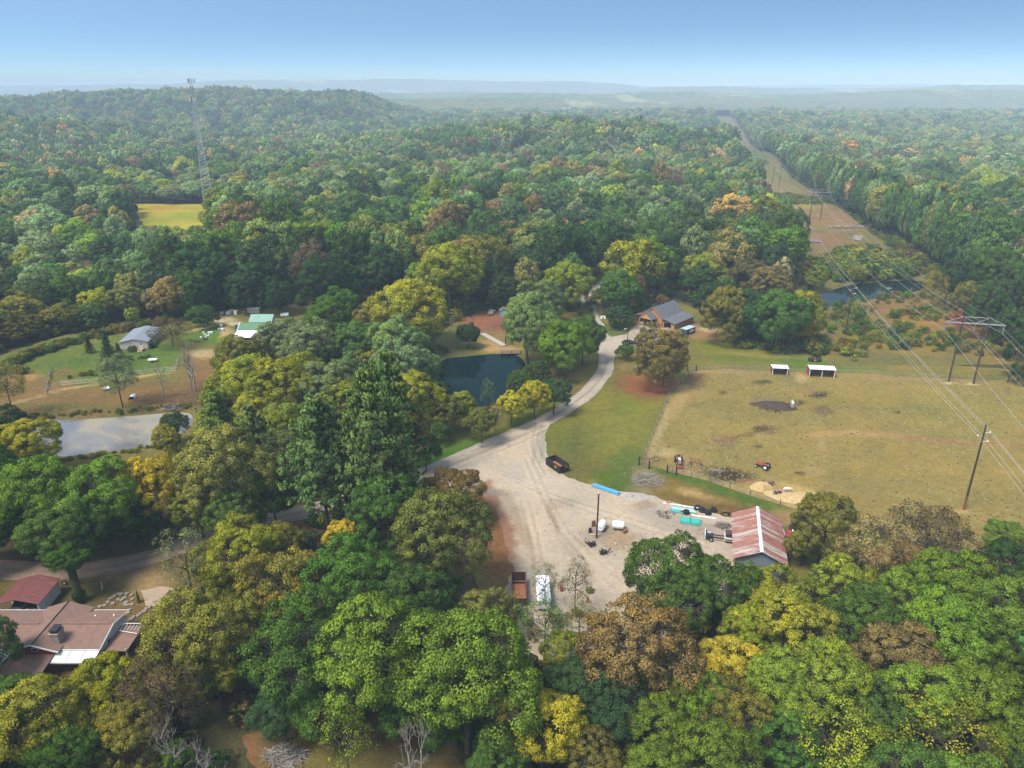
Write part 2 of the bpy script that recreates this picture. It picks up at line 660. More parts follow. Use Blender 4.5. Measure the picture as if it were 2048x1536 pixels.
lawn = wp([(770, 1010), (800, 930), (840, 860), (850, 720), (862, 690), (900, 650), (960, 622), (1080, 618), (1160, 625), (1165, 580), (1200, 548), (1240, 552), (1210, 590), (1200, 640), (1280, 632), (1345, 600), (1420, 630),
           (1450, 655), (1480, 690), (1600, 708), (1700, 715), (1800, 722), (2048, 742), (2500, 760), (2480, 1320), (2048, 1230), (1800, 1140), (1640, 1130), (1580, 1190), (1450, 1210), (1300, 1290), (1150, 1330), (1000, 1320), (960, 1200), (930, 1100), (900, 1010), (840, 1000)])
LAWN_P = [
    (1000, 880, 160, 60, (.085, .15, .02), .8, .5, -24), (900, 905, 90, 32, (.07, .15, .018), .95, .5, -22), (1090, 830, 90, 26, (.10, .145, .024), .8, .6, -25), (960, 850, 130, 24, (.15, .12, .045), .6, .5, -18),
    (1180, 760, 40, 70, (.13, .13, .04), .8, .5), (1150, 790, 60, 20, (.20, .11, .06), .7, .5), (1200, 830, 100, 90, (.17, .155, .038), .9, .6, -40), (1270, 800, 34, 80, (.15, .165, .03), .9, .5, 18),
    (1180, 900, 90, 50, (.12, .125, .035), .8, .5), (1240, 870, 70, 60, (.17, .165, .04), .7, .5), (1150, 930, 80, 26, (.13, .12, .04), .7, .5),
    (1250, 935, 44, 34, (.075, .118, .03), .75, .45, -40), (1225, 962, 40, 16, (.075, .12, .02), .9, .4, 20), (1290, 950, 26, 12, (.06, .12, .02), .9, .4),
    (1300, 772, 62, 26, (.21, .085, .05), .92, .4), (1278, 752, 46, 16, (.22, .10, .05), .85, .5), (1260, 735, 50, 14, (.15, .125, .04), .7, .5), (1255, 735, 20, 6, (.25, .17, .10), .6, .5),
    (1300, 960, 40, 28, (.28, .22, .17), .8, .5), (1400, 985, 110, 34, (.155, .115, .04), .9, .5, 14), (1360, 950, 60, 10, (.07, .12, .022), .95, .4, 15), (1480, 992, 110, 10, (.07, .12, .022), .95, .4, 17), (1590, 1026, 60, 10, (.07, .12, .022), .9, .4, 17),
    (1380, 985, 26, 8, (.36, .25, .15), .8, .4, 10), (1420, 1000, 28, 7, (.34, .25, .15), .7, .4, 10), (1460, 1020, 130, 12, (.14, .09, .04), .8, .5, 12), (1540, 1040, 60, 12, (.13, .085, .045), .8, .5), (1600, 1050, 60, 34, (.32, .21, .12), .7, .6), (1590, 1090, 40, 40, (.12, .11, .05), .8, .5),
    (1720, 1065, 60, 10, (.09, .13, .03), .8, .5, 18), (1820, 1130, 90, 40, (.42, .20, .11), .6, .6),
    (1650, 722, 190, 18, (.085, .15, .026), .9, .5, 1), (1480, 700, 100, 14, (.14, .15, .03), .85, .5, 8), (1560, 712, 130, 5, (.22, .2, .07), .6, .5, 3), (1760, 728, 90, 8, (.2, .175, .055), .7, .5), (1900, 735, 180, 14, (.2, .165, .055), .9, .5, 3), (1500, 730, 80, 6, (.2, .16, .07), .5, .5),
    (1400, 662, 55, 17, (.26, .16, .105), .9, .4, 4), (1420, 660, 20, 5, (.45, .36, .26), .7, .4), (1240, 660, 36, 12, (.09, .13, .03), .9, .4),
    (985, 648, 70, 22, (.23, .095, .075), .95, .4, 6), (1000, 668, 60, 8, (.2, .14, .08), .7, .5), (900, 690, 50, 30, (.11, .12, .05), .8, .5), (985, 690, 28, 12, (.33, .22, .13), .95, .3, 8), (1000, 698, 36, 6, (.36, .24, .15), .9, .3),
    (1100, 760, 70, 40, (.14, .10, .05), .7, .5), (1190, 600, 26, 40, (.2, .17, .09), .9, .5, 20), (1170, 640, 26, 20, (.16, .15, .06), .8, .5), (1000, 1080, 60, 130, (.2, .10, .06), .8, .4, -18), (1000, 1250, 60, 70, (.2, .12, .075), .8, .5)]
sheet('lawn', lawn, .03, 1.35, M_GRASS, lambda x, y, u, v: paint((.16, .145, .042), u, v, x, y, LAWN_P), 'grass lawn round the gravel lane, with a leaf-strewn corner', .5)

past = wp(FENCE_SIDE[:-1] + FENCE_TOP + FENCE_LOW[::-1][:-1])
DK = (.045, .032, .026)
PAST_P = [(1560, 800, 240, 26, (.20, .16, .06), .6, .6), (1700, 900, 260, 60, (.24, .18, .07), .5, .8), (1420, 870, 110, 50, (.23, .18, .075), .6, .6), (1900, 820, 120, 40, (.22, .18, .06), .6, .6),
          (1543, 810, 37, 13, DK, .97, .25, 8), (1532, 802, 30, 6, (.24, .19, .13), .6, .4), (1598, 806, 13, 5, DK, .9, .3), (1635, 790, 22, 6, DK, .85, .5), (1618, 782, 14, 8, (.26, .15, .09), .7, .5), (1648, 820, 24, 9, (.14, .09, .07), .7, .5),
          (1535, 860, 22, 10, (.17, .10, .075), .85, .4), (1520, 858, 16, 5, DK, .7, .5), (1490, 870, 46, 4, (.09, .06, .04), .6, .6, -14), (1442, 880, 28, 11, (.2, .125, .09), .8, .5),
          (1516, 892, 9, 4, DK, .8, .4), (1525, 764, 22, 4, (.06, .05, .03), .7, .5), (1445, 786, 6, 3, DK, .8, .4), (1598, 946, 10, 4, DK, .9, .3),
          (1455, 950, 56, 15, DK, .92, .5, 10), (1410, 945, 30, 8, (.08, .055, .04), .6, .5), (1300, 915, 30, 14, (.15, .09, .06), .8, .5), (1335, 905, 24, 10, (.36, .27, .17), .7, .5), (1375, 930, 40, 20, (.26, .19, .11), .7, .6),
          (1372, 757, 42, 18, (.15, .09, .06), .85, .5, -10), (1380, 780, 26, 12, (.30, .2, .12), .7, .5), (1360, 800, 14, 40, (.32, .22, .13), .8, .4, 28), (1318, 868, 7, 60, (.36, .27, .17), .8, .4, 22), (1430, 742, 60, 5, (.3, .2, .12), .8, .4), (1520, 745, 90, 4, (.28, .2, .11), .7, .5), (1800, 758, 200, 4, (.27, .19, .11), .7, .5, 2),
          (1603, 757, 12, 8, (.4, .28, .19), .9, .3, 12), (1590, 985, 70, 18, (.40, .29, .14), .95, .4, 12), (1525, 975, 46, 12, (.33, .2, .11), .85, .4, 10), (1605, 1000, 52, 18, (.42, .31, .15), .95, .4, 10),
          (1660, 868, 44, 6, (.34, .22, .13), .75, .5, -6), (1645, 890, 7, 26, (.32, .22, .13), .75, .4, -4), (1760, 870, 90, 5, (.33, .22, .13), .75, .5, 4), (1870, 880, 80, 5, (.28, .15, .09), .75, .5, 5), (1990, 890, 80, 5, (.28, .16, .09), .65, .5, 3), (1630, 940, 24, 14, (.32, .22, .12), .6, .6),
          (1793, 824, 8, 3, DK, .8, .4), (1760, 818, 30, 2, (.08, .1, .04), .5, .5), (1925, 1022, 12, 5, (.42, .3, .2), .9, .4), (1900, 766, 12, 3, (.5, .38, .28), .9, .3), (1945, 768, 12, 3, (.5, .38, .28), .9, .3)]
sheet('pasture', past, .06, 1.1, M_PAST, lambda x, y, u, v: paint(TAN, u, v, x, y, PAST_P), 'dry grazed pasture inside the wire fence', .15)

home = wp([(-260, 790), (0, 712), (60, 690), (120, 672), (200, 655), (290, 643), (350, 638), (430, 624), (480, 616), (620, 616), (640, 640), (560, 720), (470, 760), (420, 800), (400, 880), (345, 915), (350, 960), (100, 960), (40, 880), (-260, 910)])
HOME_P = [(150, 690, 200, 40, (.115, .145, .035), .9, .6, -8), (190, 735, 150, 30, (.09, .14, .03), .85, .6, -6), (320, 715, 60, 26, (.085, .145, .03), .9, .5), (430, 675, 60, 26, (.07, .15, .024), .9, .5), (220, 660, 120, 12, (.2, .17, .07), .6, .6, -10),
          (230, 800, 240, 30, (.19, .115, .055), .95, .35, -5), (60, 790, 90, 34, (.2, .125, .06), .9, .4, -6), (420, 740, 60, 46, (.2, .12, .065), .95, .4, 10), (330, 800, 60, 16, (.11, .065, .045), .8, .5), (300, 820, 80, 8, (.13, .09, .05), .7, .5), (400, 790, 30, 30, (.11, .07, .05), .7, .5), (420, 708, 40, 9, (.42, .3, .19), .85, .5), (320, 812, 14, 3, (.42, .2, .09), .8, .4),
          (40, 755, 40, 10, (.32, .19, .11), .7, .5), (150, 815, 120, 8, (.10, .11, .04), .5, .6), (250, 930, 140, 40, (.145, .13, .045), .95, .4, -10), (300, 900, 60, 20, (.155, .14, .05), .7, .5),
          (448, 640, 36, 9, (.45, .38, .32), .95, .35, 12), (455, 667, 15, 12, (.42, .29, .2), .95, .3), (455, 690, 90, 6, (.14, .12, .05), .5, .5), (410, 655, 46, 2.5, (.45, .33, .22), .9, .4, -14), (490, 690, 40, 8, (.14, .09, .065), .9, .3),
          (285, 752, 70, 2, (.4, .28, .17), .8, .4, -8), (150, 775, 60, 2, (.4, .28, .18), .8, .4, -10), (50, 800, 60, 2, (.38, .25, .15), .8, .4, -14), (130, 745, 24, 8, (.16, .11, .06), .7, .5), (300, 645, 40, 3, (.4, .34, .28), .9, .3, -8), (190, 658, 60, 2, (.3, .25, .18), .7, .3, -8), (540, 640, 50, 20, (.16, .14, .06), .8, .5)]
sheet('meadow', home, .03, 1.5, M_GRASS, lambda x, y, u, v: paint((.15, .14, .045), u, v, x, y, HOME_P), 'green and brown meadow sloping to the grey pond', .6)

yard = wp([(-260, 1120), (-100, 1105), (60, 1130), (330, 1075), (520, 1010), (640, 1010), (600, 1080), (400, 1180), (380, 1300), (320, 1420), (-260, 1420)])
YARD_P = [(250, 1100, 130, 14, (.10, .075, .035), .9, .5, -14), (230, 1160, 120, 16, (.25, .17, .11), .85, .5, -12), (60, 1110, 120, 14, (.08, .06, .035), .9, .5), (180, 1185, 80, 20, (.12, .11, .045), .8, .5), (240, 1215, 60, 20, (.16, .11, .075), .8, .5), (580, 1070, 40, 40, (.19, .10, .06), .9, .4), (60, 1250, 200, 60, (.12, .09, .05), .8, .5), (300, 1170, 40, 20, (.3, .22, .15), .7, .5)]
sheet('yard', yard, .03, 1.4, M_GRASS, lambda x, y, u, v: paint((.14, .105, .05), u, v, x, y, YARD_P), 'leaf-littered yard round the brown-roofed house', .5)

glade = wp([(560, 1640), (480, 1480), (600, 1440), (800, 1400), (900, 1440), (960, 1640)])
sheet('glade', glade, .03, 1.0, M_GRASS, lambda x, y, u, v: paint((.13, .10, .05), u, v, x, y, [(560, 1480, 80, 20, (.10, .09, .045), .8, .5, -12), (780, 1450, 90, 40, (.13, .07, .05), .8, .5), (680, 1520, 120, 30, (.15, .13, .055), .8, .5), (470, 1500, 60, 50, (.24, .12, .075), .9, .5)]), 'brown leaf-covered glade between the nearest trees', .5)
litter = wp([(130, 1640), (250, 1440), (330, 1450), (340, 1640)])
sheet('leaf_floor', litter, .03, 1.0, M_GRASS, lambda x, y, u, v: paint((.24, .125, .08), u, v, x, y, []), 'reddish leaf litter below the yellow trees at the bottom edge', .5)

# roads
road_c = [(-330, 1120), (-150, 1128), (0, 1138), (110, 1146), (220, 1134), (330, 1107), (430, 1070), (520, 1043), (605, 1025), (700, 998), (790, 970), (858, 942), (925, 913), (1000, 881), (1075, 849), (1135, 815), (1182, 779), (1207, 745), (1214, 716), (1208, 690), (1200, 668), (1190, 642), (1176, 612), (1170, 592), (1192, 572), (1224, 556), (1262, 538)]
ROAD_PL, ROAD_CL = strip(wp(road_c), 4.7)


def road_col(x, y, u, v):
    d = edist(x, y, ROAD_CL + ROAD_CL[::-1])
    g = np.array([.38, .32, .25])
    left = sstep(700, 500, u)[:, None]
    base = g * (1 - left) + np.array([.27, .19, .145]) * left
    tr = np.exp(-((d - .95) / .4) ** 2)[:, None] * .16
    md = np.exp(-(d / .45) ** 2)[:, None] * .45 * (.4 + fbm(x / 3, y / 3, 2)[:, None])
    c = base * (1 + tr)
    c = c * (1 - md) + np.array([.15, .135, .07]) * md
    return c * .72


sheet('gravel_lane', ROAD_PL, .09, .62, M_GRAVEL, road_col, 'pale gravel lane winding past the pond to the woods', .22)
lot = wp([(1108, 846), (1092, 872), (1094, 905), (1100, 925), (1135, 956), (1190, 974), (1250, 986), (1300, 992), (1345, 1004), (1440, 1030), (1466, 1036), (1475, 1110), (1450, 1180), (1400, 1240), (1300, 1290), (1180, 1320), (1040, 1320), (1005, 1230), (1025, 1140), (1015, 1085), (985, 1015), (955, 985), (900, 975), (840, 960), (858, 940), (925, 911), (1000, 879), (1075, 847)])
RED = (.26, .135, .085)
LOT_P = [(990, 1060, 34, 80, RED, .95, .3, -24), (975, 1000, 22, 34, RED, .95, .3, -10), (1012, 1115, 20, 26, RED, .95, .3, -10), (1030, 1170, 24, 60, (.28, .2, .15), .6, .5, -20), (1000, 985, 30, 9, (.24, .2, .17), .75, .5), (1040, 1050, 12, 70, (.30, .22, .14), .6, .5, -24),
         (1120, 1005, 30, 12, (.33, .26, .2), .6, .5), (1105, 1035, 6, 34, (.3, .22, .15), .7, .4, -22), (1150, 1110, 10, 70, (.36, .29, .225), .6, .5, -38), (1215, 1075, 56, 26, (.27, .215, .165), .7, .6), (1245, 1080, 30, 20, (.36, .25, .15), .7, .5), (1280, 985, 40, 16, (.42, .38, .35), .8, .5), (1290, 1010, 22, 8, (.3, .2, .12), .6, .5),
         (1340, 1040, 80, 20, (.33, .27, .215), .5, .5, 12), (1400, 1060, 40, 20, (.29, .24, .2), .6, .5), (1085, 890, 6, 34, (.30, .26, .21), .7, .4, 4), (1070, 900, 5, 34, (.31, .27, .22), .6, .4, 8), (960, 905, 100, 6, (.29, .25, .2), .6, .5, -22), (930, 935, 60, 4, (.32, .28, .23), .5, .5, -22),
         (1100, 1180, 120, 30, (.4, .34, .275), .5, .6), (1060, 960, 60, 30, (.43, .37, .30), .6, .6)]
TRACKS = [[(862, 950), (940, 915), (1020, 882), (1090, 852)], [(868, 958), (950, 922), (1030, 890), (1095, 860)], [(1083, 850), (1076, 880), (1082, 905), (1100, 935)], [(1072, 855), (1064, 885), (1070, 912), (1090, 950)], [(1050, 920), (1080, 990), (1110, 1050), (1160, 1110), (1230, 1180)], [(1062, 915), (1094, 985), (1126, 1046), (1178, 1105), (1250, 1170)], [(1000, 940), (1080, 980), (1200, 1020), (1330, 1060), (1420, 1085)], [(1006, 950), (1085, 990), (1200, 1032), (1330, 1072), (1420, 1098)], [(1040, 1000), (1060, 1080), (1070, 1160), (1060, 1240)], [(1056, 1000), (1076, 1080), (1088, 1160), (1078, 1240)]]


def lot_col(x, y, u, v):
    c = paint((.44, .36, .272), u, v, x, y, LOT_P)
    fade = .35 + .9 * fbm(x / 5, y / 5, 2)
    for k, tr in enumerate(TRACKS):
        q = strip(wp(tr), 1)[1]
        d = edist(x, y, q + q[::-1])
        w = (np.exp(-(d / .28) ** 2) * fade * (.30 if k < 4 else .2))[:, None]
        e = (np.exp(-((d - .6) / .3) ** 2) * fade * .10)[:, None]
        c = c * (1 - w) * (1 + e)
    return c


sheet('gravel_lot', lot, .12, .42, M_GRAVEL, lot_col, 'wide pale gravel lot with red-brown earth along its edge', .45)
apron = wp([(1196, 652), (1207, 664), (1222, 674), (1250, 670), (1268, 655), (1284, 642), (1345, 640), (1368, 655), (1345, 676), (1300, 690), (1262, 692), (1240, 702), (1224, 722), (1212, 716), (1204, 690)])
sheet('gravel_apron', apron, .12, .9, M_GRAVEL, lambda x, y, u, v: paint((.385, .325, .26), u, v, x, y, [(1300, 668, 40, 8, (.3, .22, .15), .5, .5, -10), (1230, 690, 20, 10, (.42, .36, .30), .7, .5)]), 'gravel apron in front of the timber garage', .25)
patio = wp([(283, 1182), (322, 1173), (352, 1178), (356, 1216), (292, 1212)])
sheet('patio', patio, .12, .7, M_GRAVEL, lambda x, y, u, v: paint((.40, .31, .235), u, v, x, y, [(318, 1200, 16, 2, (.2, .14, .1), .7, .5, -20)]), 'pale earth patio beside the stepping stones', .1)

# crop field and far openings
field = wp([(262, 402), (440, 404), (440, 452), (330, 476), (300, 470), (280, 440)])
sheet('crop_field', field, .5, 3.0, M_FIELD, lambda x, y, u, v: paint((.34, .285, .035), u, v, x, y, [(380, 432, 50, 8, (.22, .25, .03), .8, .5), (330, 418, 40, 6, (.40, .24, .03), .7, .5), (300, 440, 30, 6, (.25, .25, .03), .7, .5), (330, 466, 50, 10, (.12, .18, .035), 1, .2)]), 'golden yellow crop field in a clearing below the lattice mast', .6)
lane2 = strip(wp([(120, 528), (175, 536), (200, 532), (240, 540)]), 6)[0]
sheet('far_clearing', lane2, .3, 2.0, M_GRASS, lambda x, y, u, v: paint((.14, .17, .05), u, v, x, y, []), 'small grassy opening among the trees left of the pond', .5)

# power-line corridor
yy = np.array([200, 230, 260, 300, 350, 400, 470, 560, 680, 820, 1000, 1250, 1600, 2100, 2600], float)
cl = [(corr_x(a) - 26 - (8 if a < 330 else 0), a) for a in yy]
cr_ = [(corr_x(a) + 26 + (10 if a < 400 else 0), a) for a in yy]
CORR = cl + cr_[::-1]
CORR_P = [(1660, 440, 90, 22, (.24, .145, .085), .9, .5, 6), (1640, 480, 60, 16, (.22, .13, .08), .9, .5), (1620, 515, 40, 12, (.25, .15, .08), .9, .4), (1590, 408, 60, 9, (.27, .21, .05), .95, .4, 4), (1560, 375, 50, 14, (.21, .17, .075), .8, .5, 20), (1680, 455, 60, 5, (.19, .17, .06), .7, .5), (1540, 345, 50, 14, (.16, .16, .06), .8, .5), (1500, 310, 40, 12, (.10, .13, .05), .9, .5),
          (1900, 665, 130, 26, (.27, .155, .06), .9, .5, 14), (1800, 610, 120, 12, (.22, .14, .065), .8, .5, 2), (1760, 690, 120, 14, (.23, .16, .05), .9, .5, 6), (1990, 710, 80, 22, (.21, .15, .06), .8, .5, 12), (1700, 640, 60, 14, (.1, .11, .035), .8, .5), (1755, 620, 14, 20, (.2, .11, .065), .9, .4, 30), (1650, 685, 14, 22, (.22, .12, .075), .9, .4, -20), (1950, 690, 60, 10, (.16, .16, .05), .7, .5)]
sheet('power_line_clearing', CORR, .04, 3.2, M_GRASS, lambda x, y, u, v: paint((.15, .135, .058), u, v, x, y, CORR_P), 'mown strip of rough grass under the power lines', .8)

# hay mound, straw
def mound(name, c, rx, ry, h, m, label, cat, seed=1, rz=0):
    n, k = 22, 7
    vs, fs = [(0, 0, h)], []
    rr = random.Random(seed)
    ph = [rr.random() * 6 for _ in range(4)]
    for j in range(1, k + 1):
        t = j / k
        for i in range(n):
            a = 2 * math.pi * i / n
            w = 1 + .14 * math.sin(2 * a + ph[0]) + .1 * math.sin(3 * a + ph[1]) + .07 * math.sin(5 * a + ph[2])
            z = h * (1 - t * t) ** 1.2 * (1 + .3 * (rr.random() - .5)) - (.15 if j == k else 0)
            vs.append((rx * t * w * math.cos(a), ry * t * w * math.sin(a), z))
    for i in range(n):
        fs.append((0, 1 + i, 1 + (i + 1) % n))
        for j in range(k - 1):
            a, b = 1 + j * n + i, 1 + j * n + (i + 1) % n
            fs.append((a, a + n, b + n, b))
    mb = MB()
    mb.add(vs, fs)
    return tag(mb.build(name, m, smooth=True, loc=c, rz=rz), label, cat)


# ---------------------------------------------------------------- water
def water_mat(name, deep, scum, scale, lo, hi, rough, ior, streak=None, bump=.05):
    m, nt, N, L, b = node_mat(name)
    tc = N.new('ShaderNodeTexCoord').outputs['Object']
    n1 = noise(N, L, tc, scale, 5, .6, .8)
    r1 = ramp(N, lo, hi)
    L.new(n1.outputs[0], r1.inputs[0])
    L.new(mix(N, L, r1.outputs[0], deep, scum), b.inputs['Base Color'])
    rr = ramp(N, lo, hi, (rough,) * 3 + (1,), (max(rough, .5),) * 3 + (1,))
    L.new(n1.outputs[0], rr.inputs[0])
    L.new(rr.outputs[0], b.inputs['Roughness'])
    b.inputs['IOR'].default_value = ior
    bp = N.new('ShaderNodeBump')
    bp.inputs['Strength'].default_value = bump
    bp.inputs['Distance'].default_value = .02
    n2 = noise(N, L, tc, 1.4, 3)
    L.new(n2.outputs[0], bp.inputs['Height'])
    L.new(bp.outputs[0], b.inputs['Normal'])
    return m


def pond(name, poly, z, m, label):
    cx = sum(p[0] for p in poly) / len(poly)
    cyy = sum(p[1] for p in poly) / len(poly)
    vs = [(cx + (p[0] - cx) * 1.03, cyy + (p[1] - cyy) * 1.03, z) for p in poly]
    mb = MB()
    mb.add(vs, [tuple(range(len(vs)))])
    o = mb.build(name, m)
    me = o.data
    bm = bmesh.new()
    bm.from_mesh(me)
    bmesh.ops.triangulate(bm, faces=bm.faces[:])
    bmesh.ops.recalc_face_normals(bm, faces=bm.faces[:])
    if bm.faces[0].normal.z < 0:
        bmesh.ops.reverse_faces(bm, faces=bm.faces[:])
    bm.to_mesh(me)
    bm.free()
    return tag(o, label, None, None, 'structure')


pond('dark_pond', POND_DARK, -.62, water_mat('pond_dark', (.001, .011, .011), (.03, .05, .045), .07, .68, .8, .02, 1.10), 'dark teal pond beside the winding lane')
pond('grey_pond', POND_GREY, -.55, water_mat('pond_grey', (.12, .115, .118), (.23, .195, .135), .05, .42, .56, .05, 1.5), 'grey pond with tan scum below the meadow')
pond('corridor_pond', POND_FAR, -.5, water_mat('pond_far', (.006, .014, .014), (.13, .15, .07), .035, .56, .62, .02, 1.18), 'black pond with green algae beside the power lines')
# ---------------------------------------------------------------- tree shapes (unit crowns: radius 1, centre at the origin)
def rdir(r, n):
    d = r.normal(size=(n, 3))
    return d / np.linalg.norm(d, axis=1)[:, None]


def leaf_quads(r, pos, nrm, size, stretch=1.0):
    n = len(pos)
    t = np.cross(nrm, rdir(r, n))
    t /= np.linalg.norm(t, axis=1)[:, None] + 1e-9
    b = np.cross(nrm, t)
    s = (size * (.65 + .7 * r.random(n)))[:, None]
    t = t * s * stretch
    b = b * s * .75
    # a rhombus, its tip bent down a little: reads as a leaf spray
    V = np.stack([pos - t * .5, pos - b * .5 + nrm * s * .12, pos + t * .6, pos + b * .5 + nrm * s * .12], 1)
    return V.reshape(-1, 3)


def tube_arr(a, b, r0, r1, n=4, bend=None):
    """quads of a thin branch from a to b"""
    a, b = np.asarray(a, float), np.asarray(b, float)
    pts = [a, (a + b) / 2 + (bend if bend is not None else 0), b]
    d = (b - a) / (np.linalg.norm(b - a) + 1e-9)
    p = np.cross(d, [0, 0, 1.0])
    if np.linalg.norm(p) < .05: p = np.cross(d, [1.0, 0, 0])
    p /= np.linalg.norm(p)
    q = np.cross(d, p)
    V, F_ = [], []
    for i, c in enumerate(pts):
        rr = r0 + (r1 - r0) * i / 2
        for k in range(n):
            an = 2 * math.pi * k / n
            V.append(c + (p * math.cos(an) + q * math.sin(an)) * rr)
    for i in range(2):
        for k in range(n):
            F_.append((i * n + k, i * n + (k + 1) % n, (i + 1) * n + (k + 1) % n, (i + 1) * n + k))
    return V, F_


def crown(seed, nb, nc, nl, leaf, inner=1200, lobe=(.36, .52), spread=.56, flat=.9, cl=(.13, .2), droop=.25, rag=.12):
    r = np.random.default_rng(seed)
    # big lobes
    k = np.arange(nb) + .5
    zz = 1 - 1.62 * k / nb
    an = k * 2.39996 + r.random() * 6
    rr = np.sqrt(np.maximum(0, 1 - zz * zz))
    D = np.stack([rr * np.cos(an), rr * np.sin(an), zz], 1) + r.normal(size=(nb, 3)) * .1
    D /= np.linalg.norm(D, axis=1)[:, None]
    LC = D * (spread + r.normal(size=nb)[:, None] * rag * .7)
    LC[:, 2] *= flat
    LR = r.uniform(*lobe, nb)
    cp, cd, cw = [], [], []
    for i in range(nb):
        d = rdir(r, nc * 2)
        d = d[(d @ D[i] > -.15) & (d[:, 2] > -.75)][:nc]
        p = LC[i] + d * LR[i] * r.uniform(.8, 1.08, len(d))[:, None]
        ok = np.ones(len(p), bool)
        for j in range(nb):
            if j != i:
                ok &= np.linalg.norm(p - LC[j], axis=1) > LR[j] * .82
        cp.append(p[ok])
        cd.append((d[ok] * .7 + D[i] * .5))
        cw.append(np.full(ok.sum(), i))
    cp = np.concatenate(cp)
    cd = np.concatenate(cd)
    cd /= np.linalg.norm(cd, axis=1)[:, None]
    cw = np.concatenate(cw)
    m = len(cp)
    cr = r.uniform(*cl, m)
    d = rdir(r, m * nl).reshape(m, nl, 3)
    # leaves sit on the outer, upper side of each clump
    bias = cd[:, None, :] * .55 + np.array([0, 0, .35])
    d = d + bias
    d /= np.linalg.norm(d, axis=2)[..., None]
    pos = cp[:, None, :] + d * (cr[:, None] * 1)[..., None] * r.uniform(.55, 1.1, (m, nl))[..., None] * np.array([1.15, 1.15, .85])
    pos[..., 2] -= droop * .1 * np.hypot(pos[..., 0], pos[..., 1])
    nrm = d * .75 + rdir(r, m * nl).reshape(m, nl, 3) * .75
    nrm /= np.linalg.norm(nrm, axis=2)[..., None]
    sn = d * .8 + cd[:, None, :] * .35 + nrm * .35
    sn /= np.linalg.norm(sn, axis=2)[..., None]
    tone_c = r.random(m)
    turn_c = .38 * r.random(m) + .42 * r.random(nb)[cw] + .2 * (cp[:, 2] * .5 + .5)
    tone = np.clip(.5 + (tone_c[:, None] - .5) * .5 + (r.random((m, nl)) - .5) * .75, 0, 1)
    turn = np.clip(turn_c[:, None] + (r.random((m, nl)) - .5) * .2, 0, 1)
    pos, nrm, sn = pos.reshape(-1, 3), nrm.reshape(-1, 3), sn.reshape(-1, 3)
    size = np.full(len(pos), leaf)
    tone, turn = tone.ravel(), turn.ravel()
    if inner:
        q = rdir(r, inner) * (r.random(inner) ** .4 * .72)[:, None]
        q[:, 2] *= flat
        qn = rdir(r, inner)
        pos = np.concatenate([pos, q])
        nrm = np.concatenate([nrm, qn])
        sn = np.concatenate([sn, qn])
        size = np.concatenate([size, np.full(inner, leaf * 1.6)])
        tone = np.concatenate([tone, r.random(inner) * .3])  # inner leaves coloured darker: the crown's inner shade painted into their tone
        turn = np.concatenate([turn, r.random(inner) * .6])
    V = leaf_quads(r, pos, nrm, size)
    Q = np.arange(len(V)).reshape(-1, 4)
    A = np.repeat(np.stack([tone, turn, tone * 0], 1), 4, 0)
    return V, Q, np.repeat(sn, 4, 0), A, LC, cp, cw, D, LR


def limbs(seed, LC, cp, cw, base=-1.62, tr=.05, twigs=True, top=.2):
    r = np.random.default_rng(seed)
    V, F_ = [], []

    def put(v, f):
        n = len(V)
        V.extend(v)
        F_.extend(tuple(i + n for i in q) for q in f)
    kink = r.normal(size=3) * .04
    kink[2] = 0
    mid = np.array([0, 0, -.55]) + kink
    put(*tube_arr([0, 0, base], mid, tr, tr * .75, 7))
    topp = np.array([kink[0], kink[1], top])
    put(*tube_arr(mid, topp, tr * .75, tr * .4, 6))
    for i, c in enumerate(LC):
        t = np.clip((c[2] + .2) * .5 + .3, 0.02, .98)
        s = mid * (1 - t) + topp * t
        put(*tube_arr(s, c, tr * .42, tr * .2, 4, r.normal(size=3) * .05))
        if twigs:
            for p in cp[cw == i]:
                put(*tube_arr(c, p, tr * .17, tr * .07, 3, r.normal(size=3) * .04))
    return np.array(V), np.array(F_)


def tree_meshes(name, seed, nb, nc, nl, leaf, inner, base=-1.62, tr=.05, **k):
    V, Q, S, A, LC, cp, cw, D, LR = crown(seed, nb, nc, nl, leaf, inner, **k)
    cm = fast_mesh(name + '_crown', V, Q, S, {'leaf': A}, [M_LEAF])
    lv, lf = limbs(seed + 5, LC, cp, cw, base, tr)
    lm = fast_mesh(name + '_limbs', lv, lf, mats=[M_BARK])
    return cm, lm


def joined(name, cmk, seed, base=-1.62, tr=.05):
    """crown and trunk in one mesh, for the trees of the wood"""
    V, Q, S, A, LC, cp, cw, D, LR = cmk
    lv, lf = limbs(seed, LC, cp, cw, base, tr, twigs=False)
    n = len(V)
    VV = np.concatenate([V, lv])
    QQ = np.concatenate([Q, lf + n])
    SS = np.concatenate([S, np.tile([0, -.6, .4], (len(lv), 1))])
    AA = np.concatenate([A, np.tile([.3, 0, 0], (len(lv), 1))])
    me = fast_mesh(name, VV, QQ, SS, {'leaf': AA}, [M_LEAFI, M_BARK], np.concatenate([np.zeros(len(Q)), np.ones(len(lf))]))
    return me


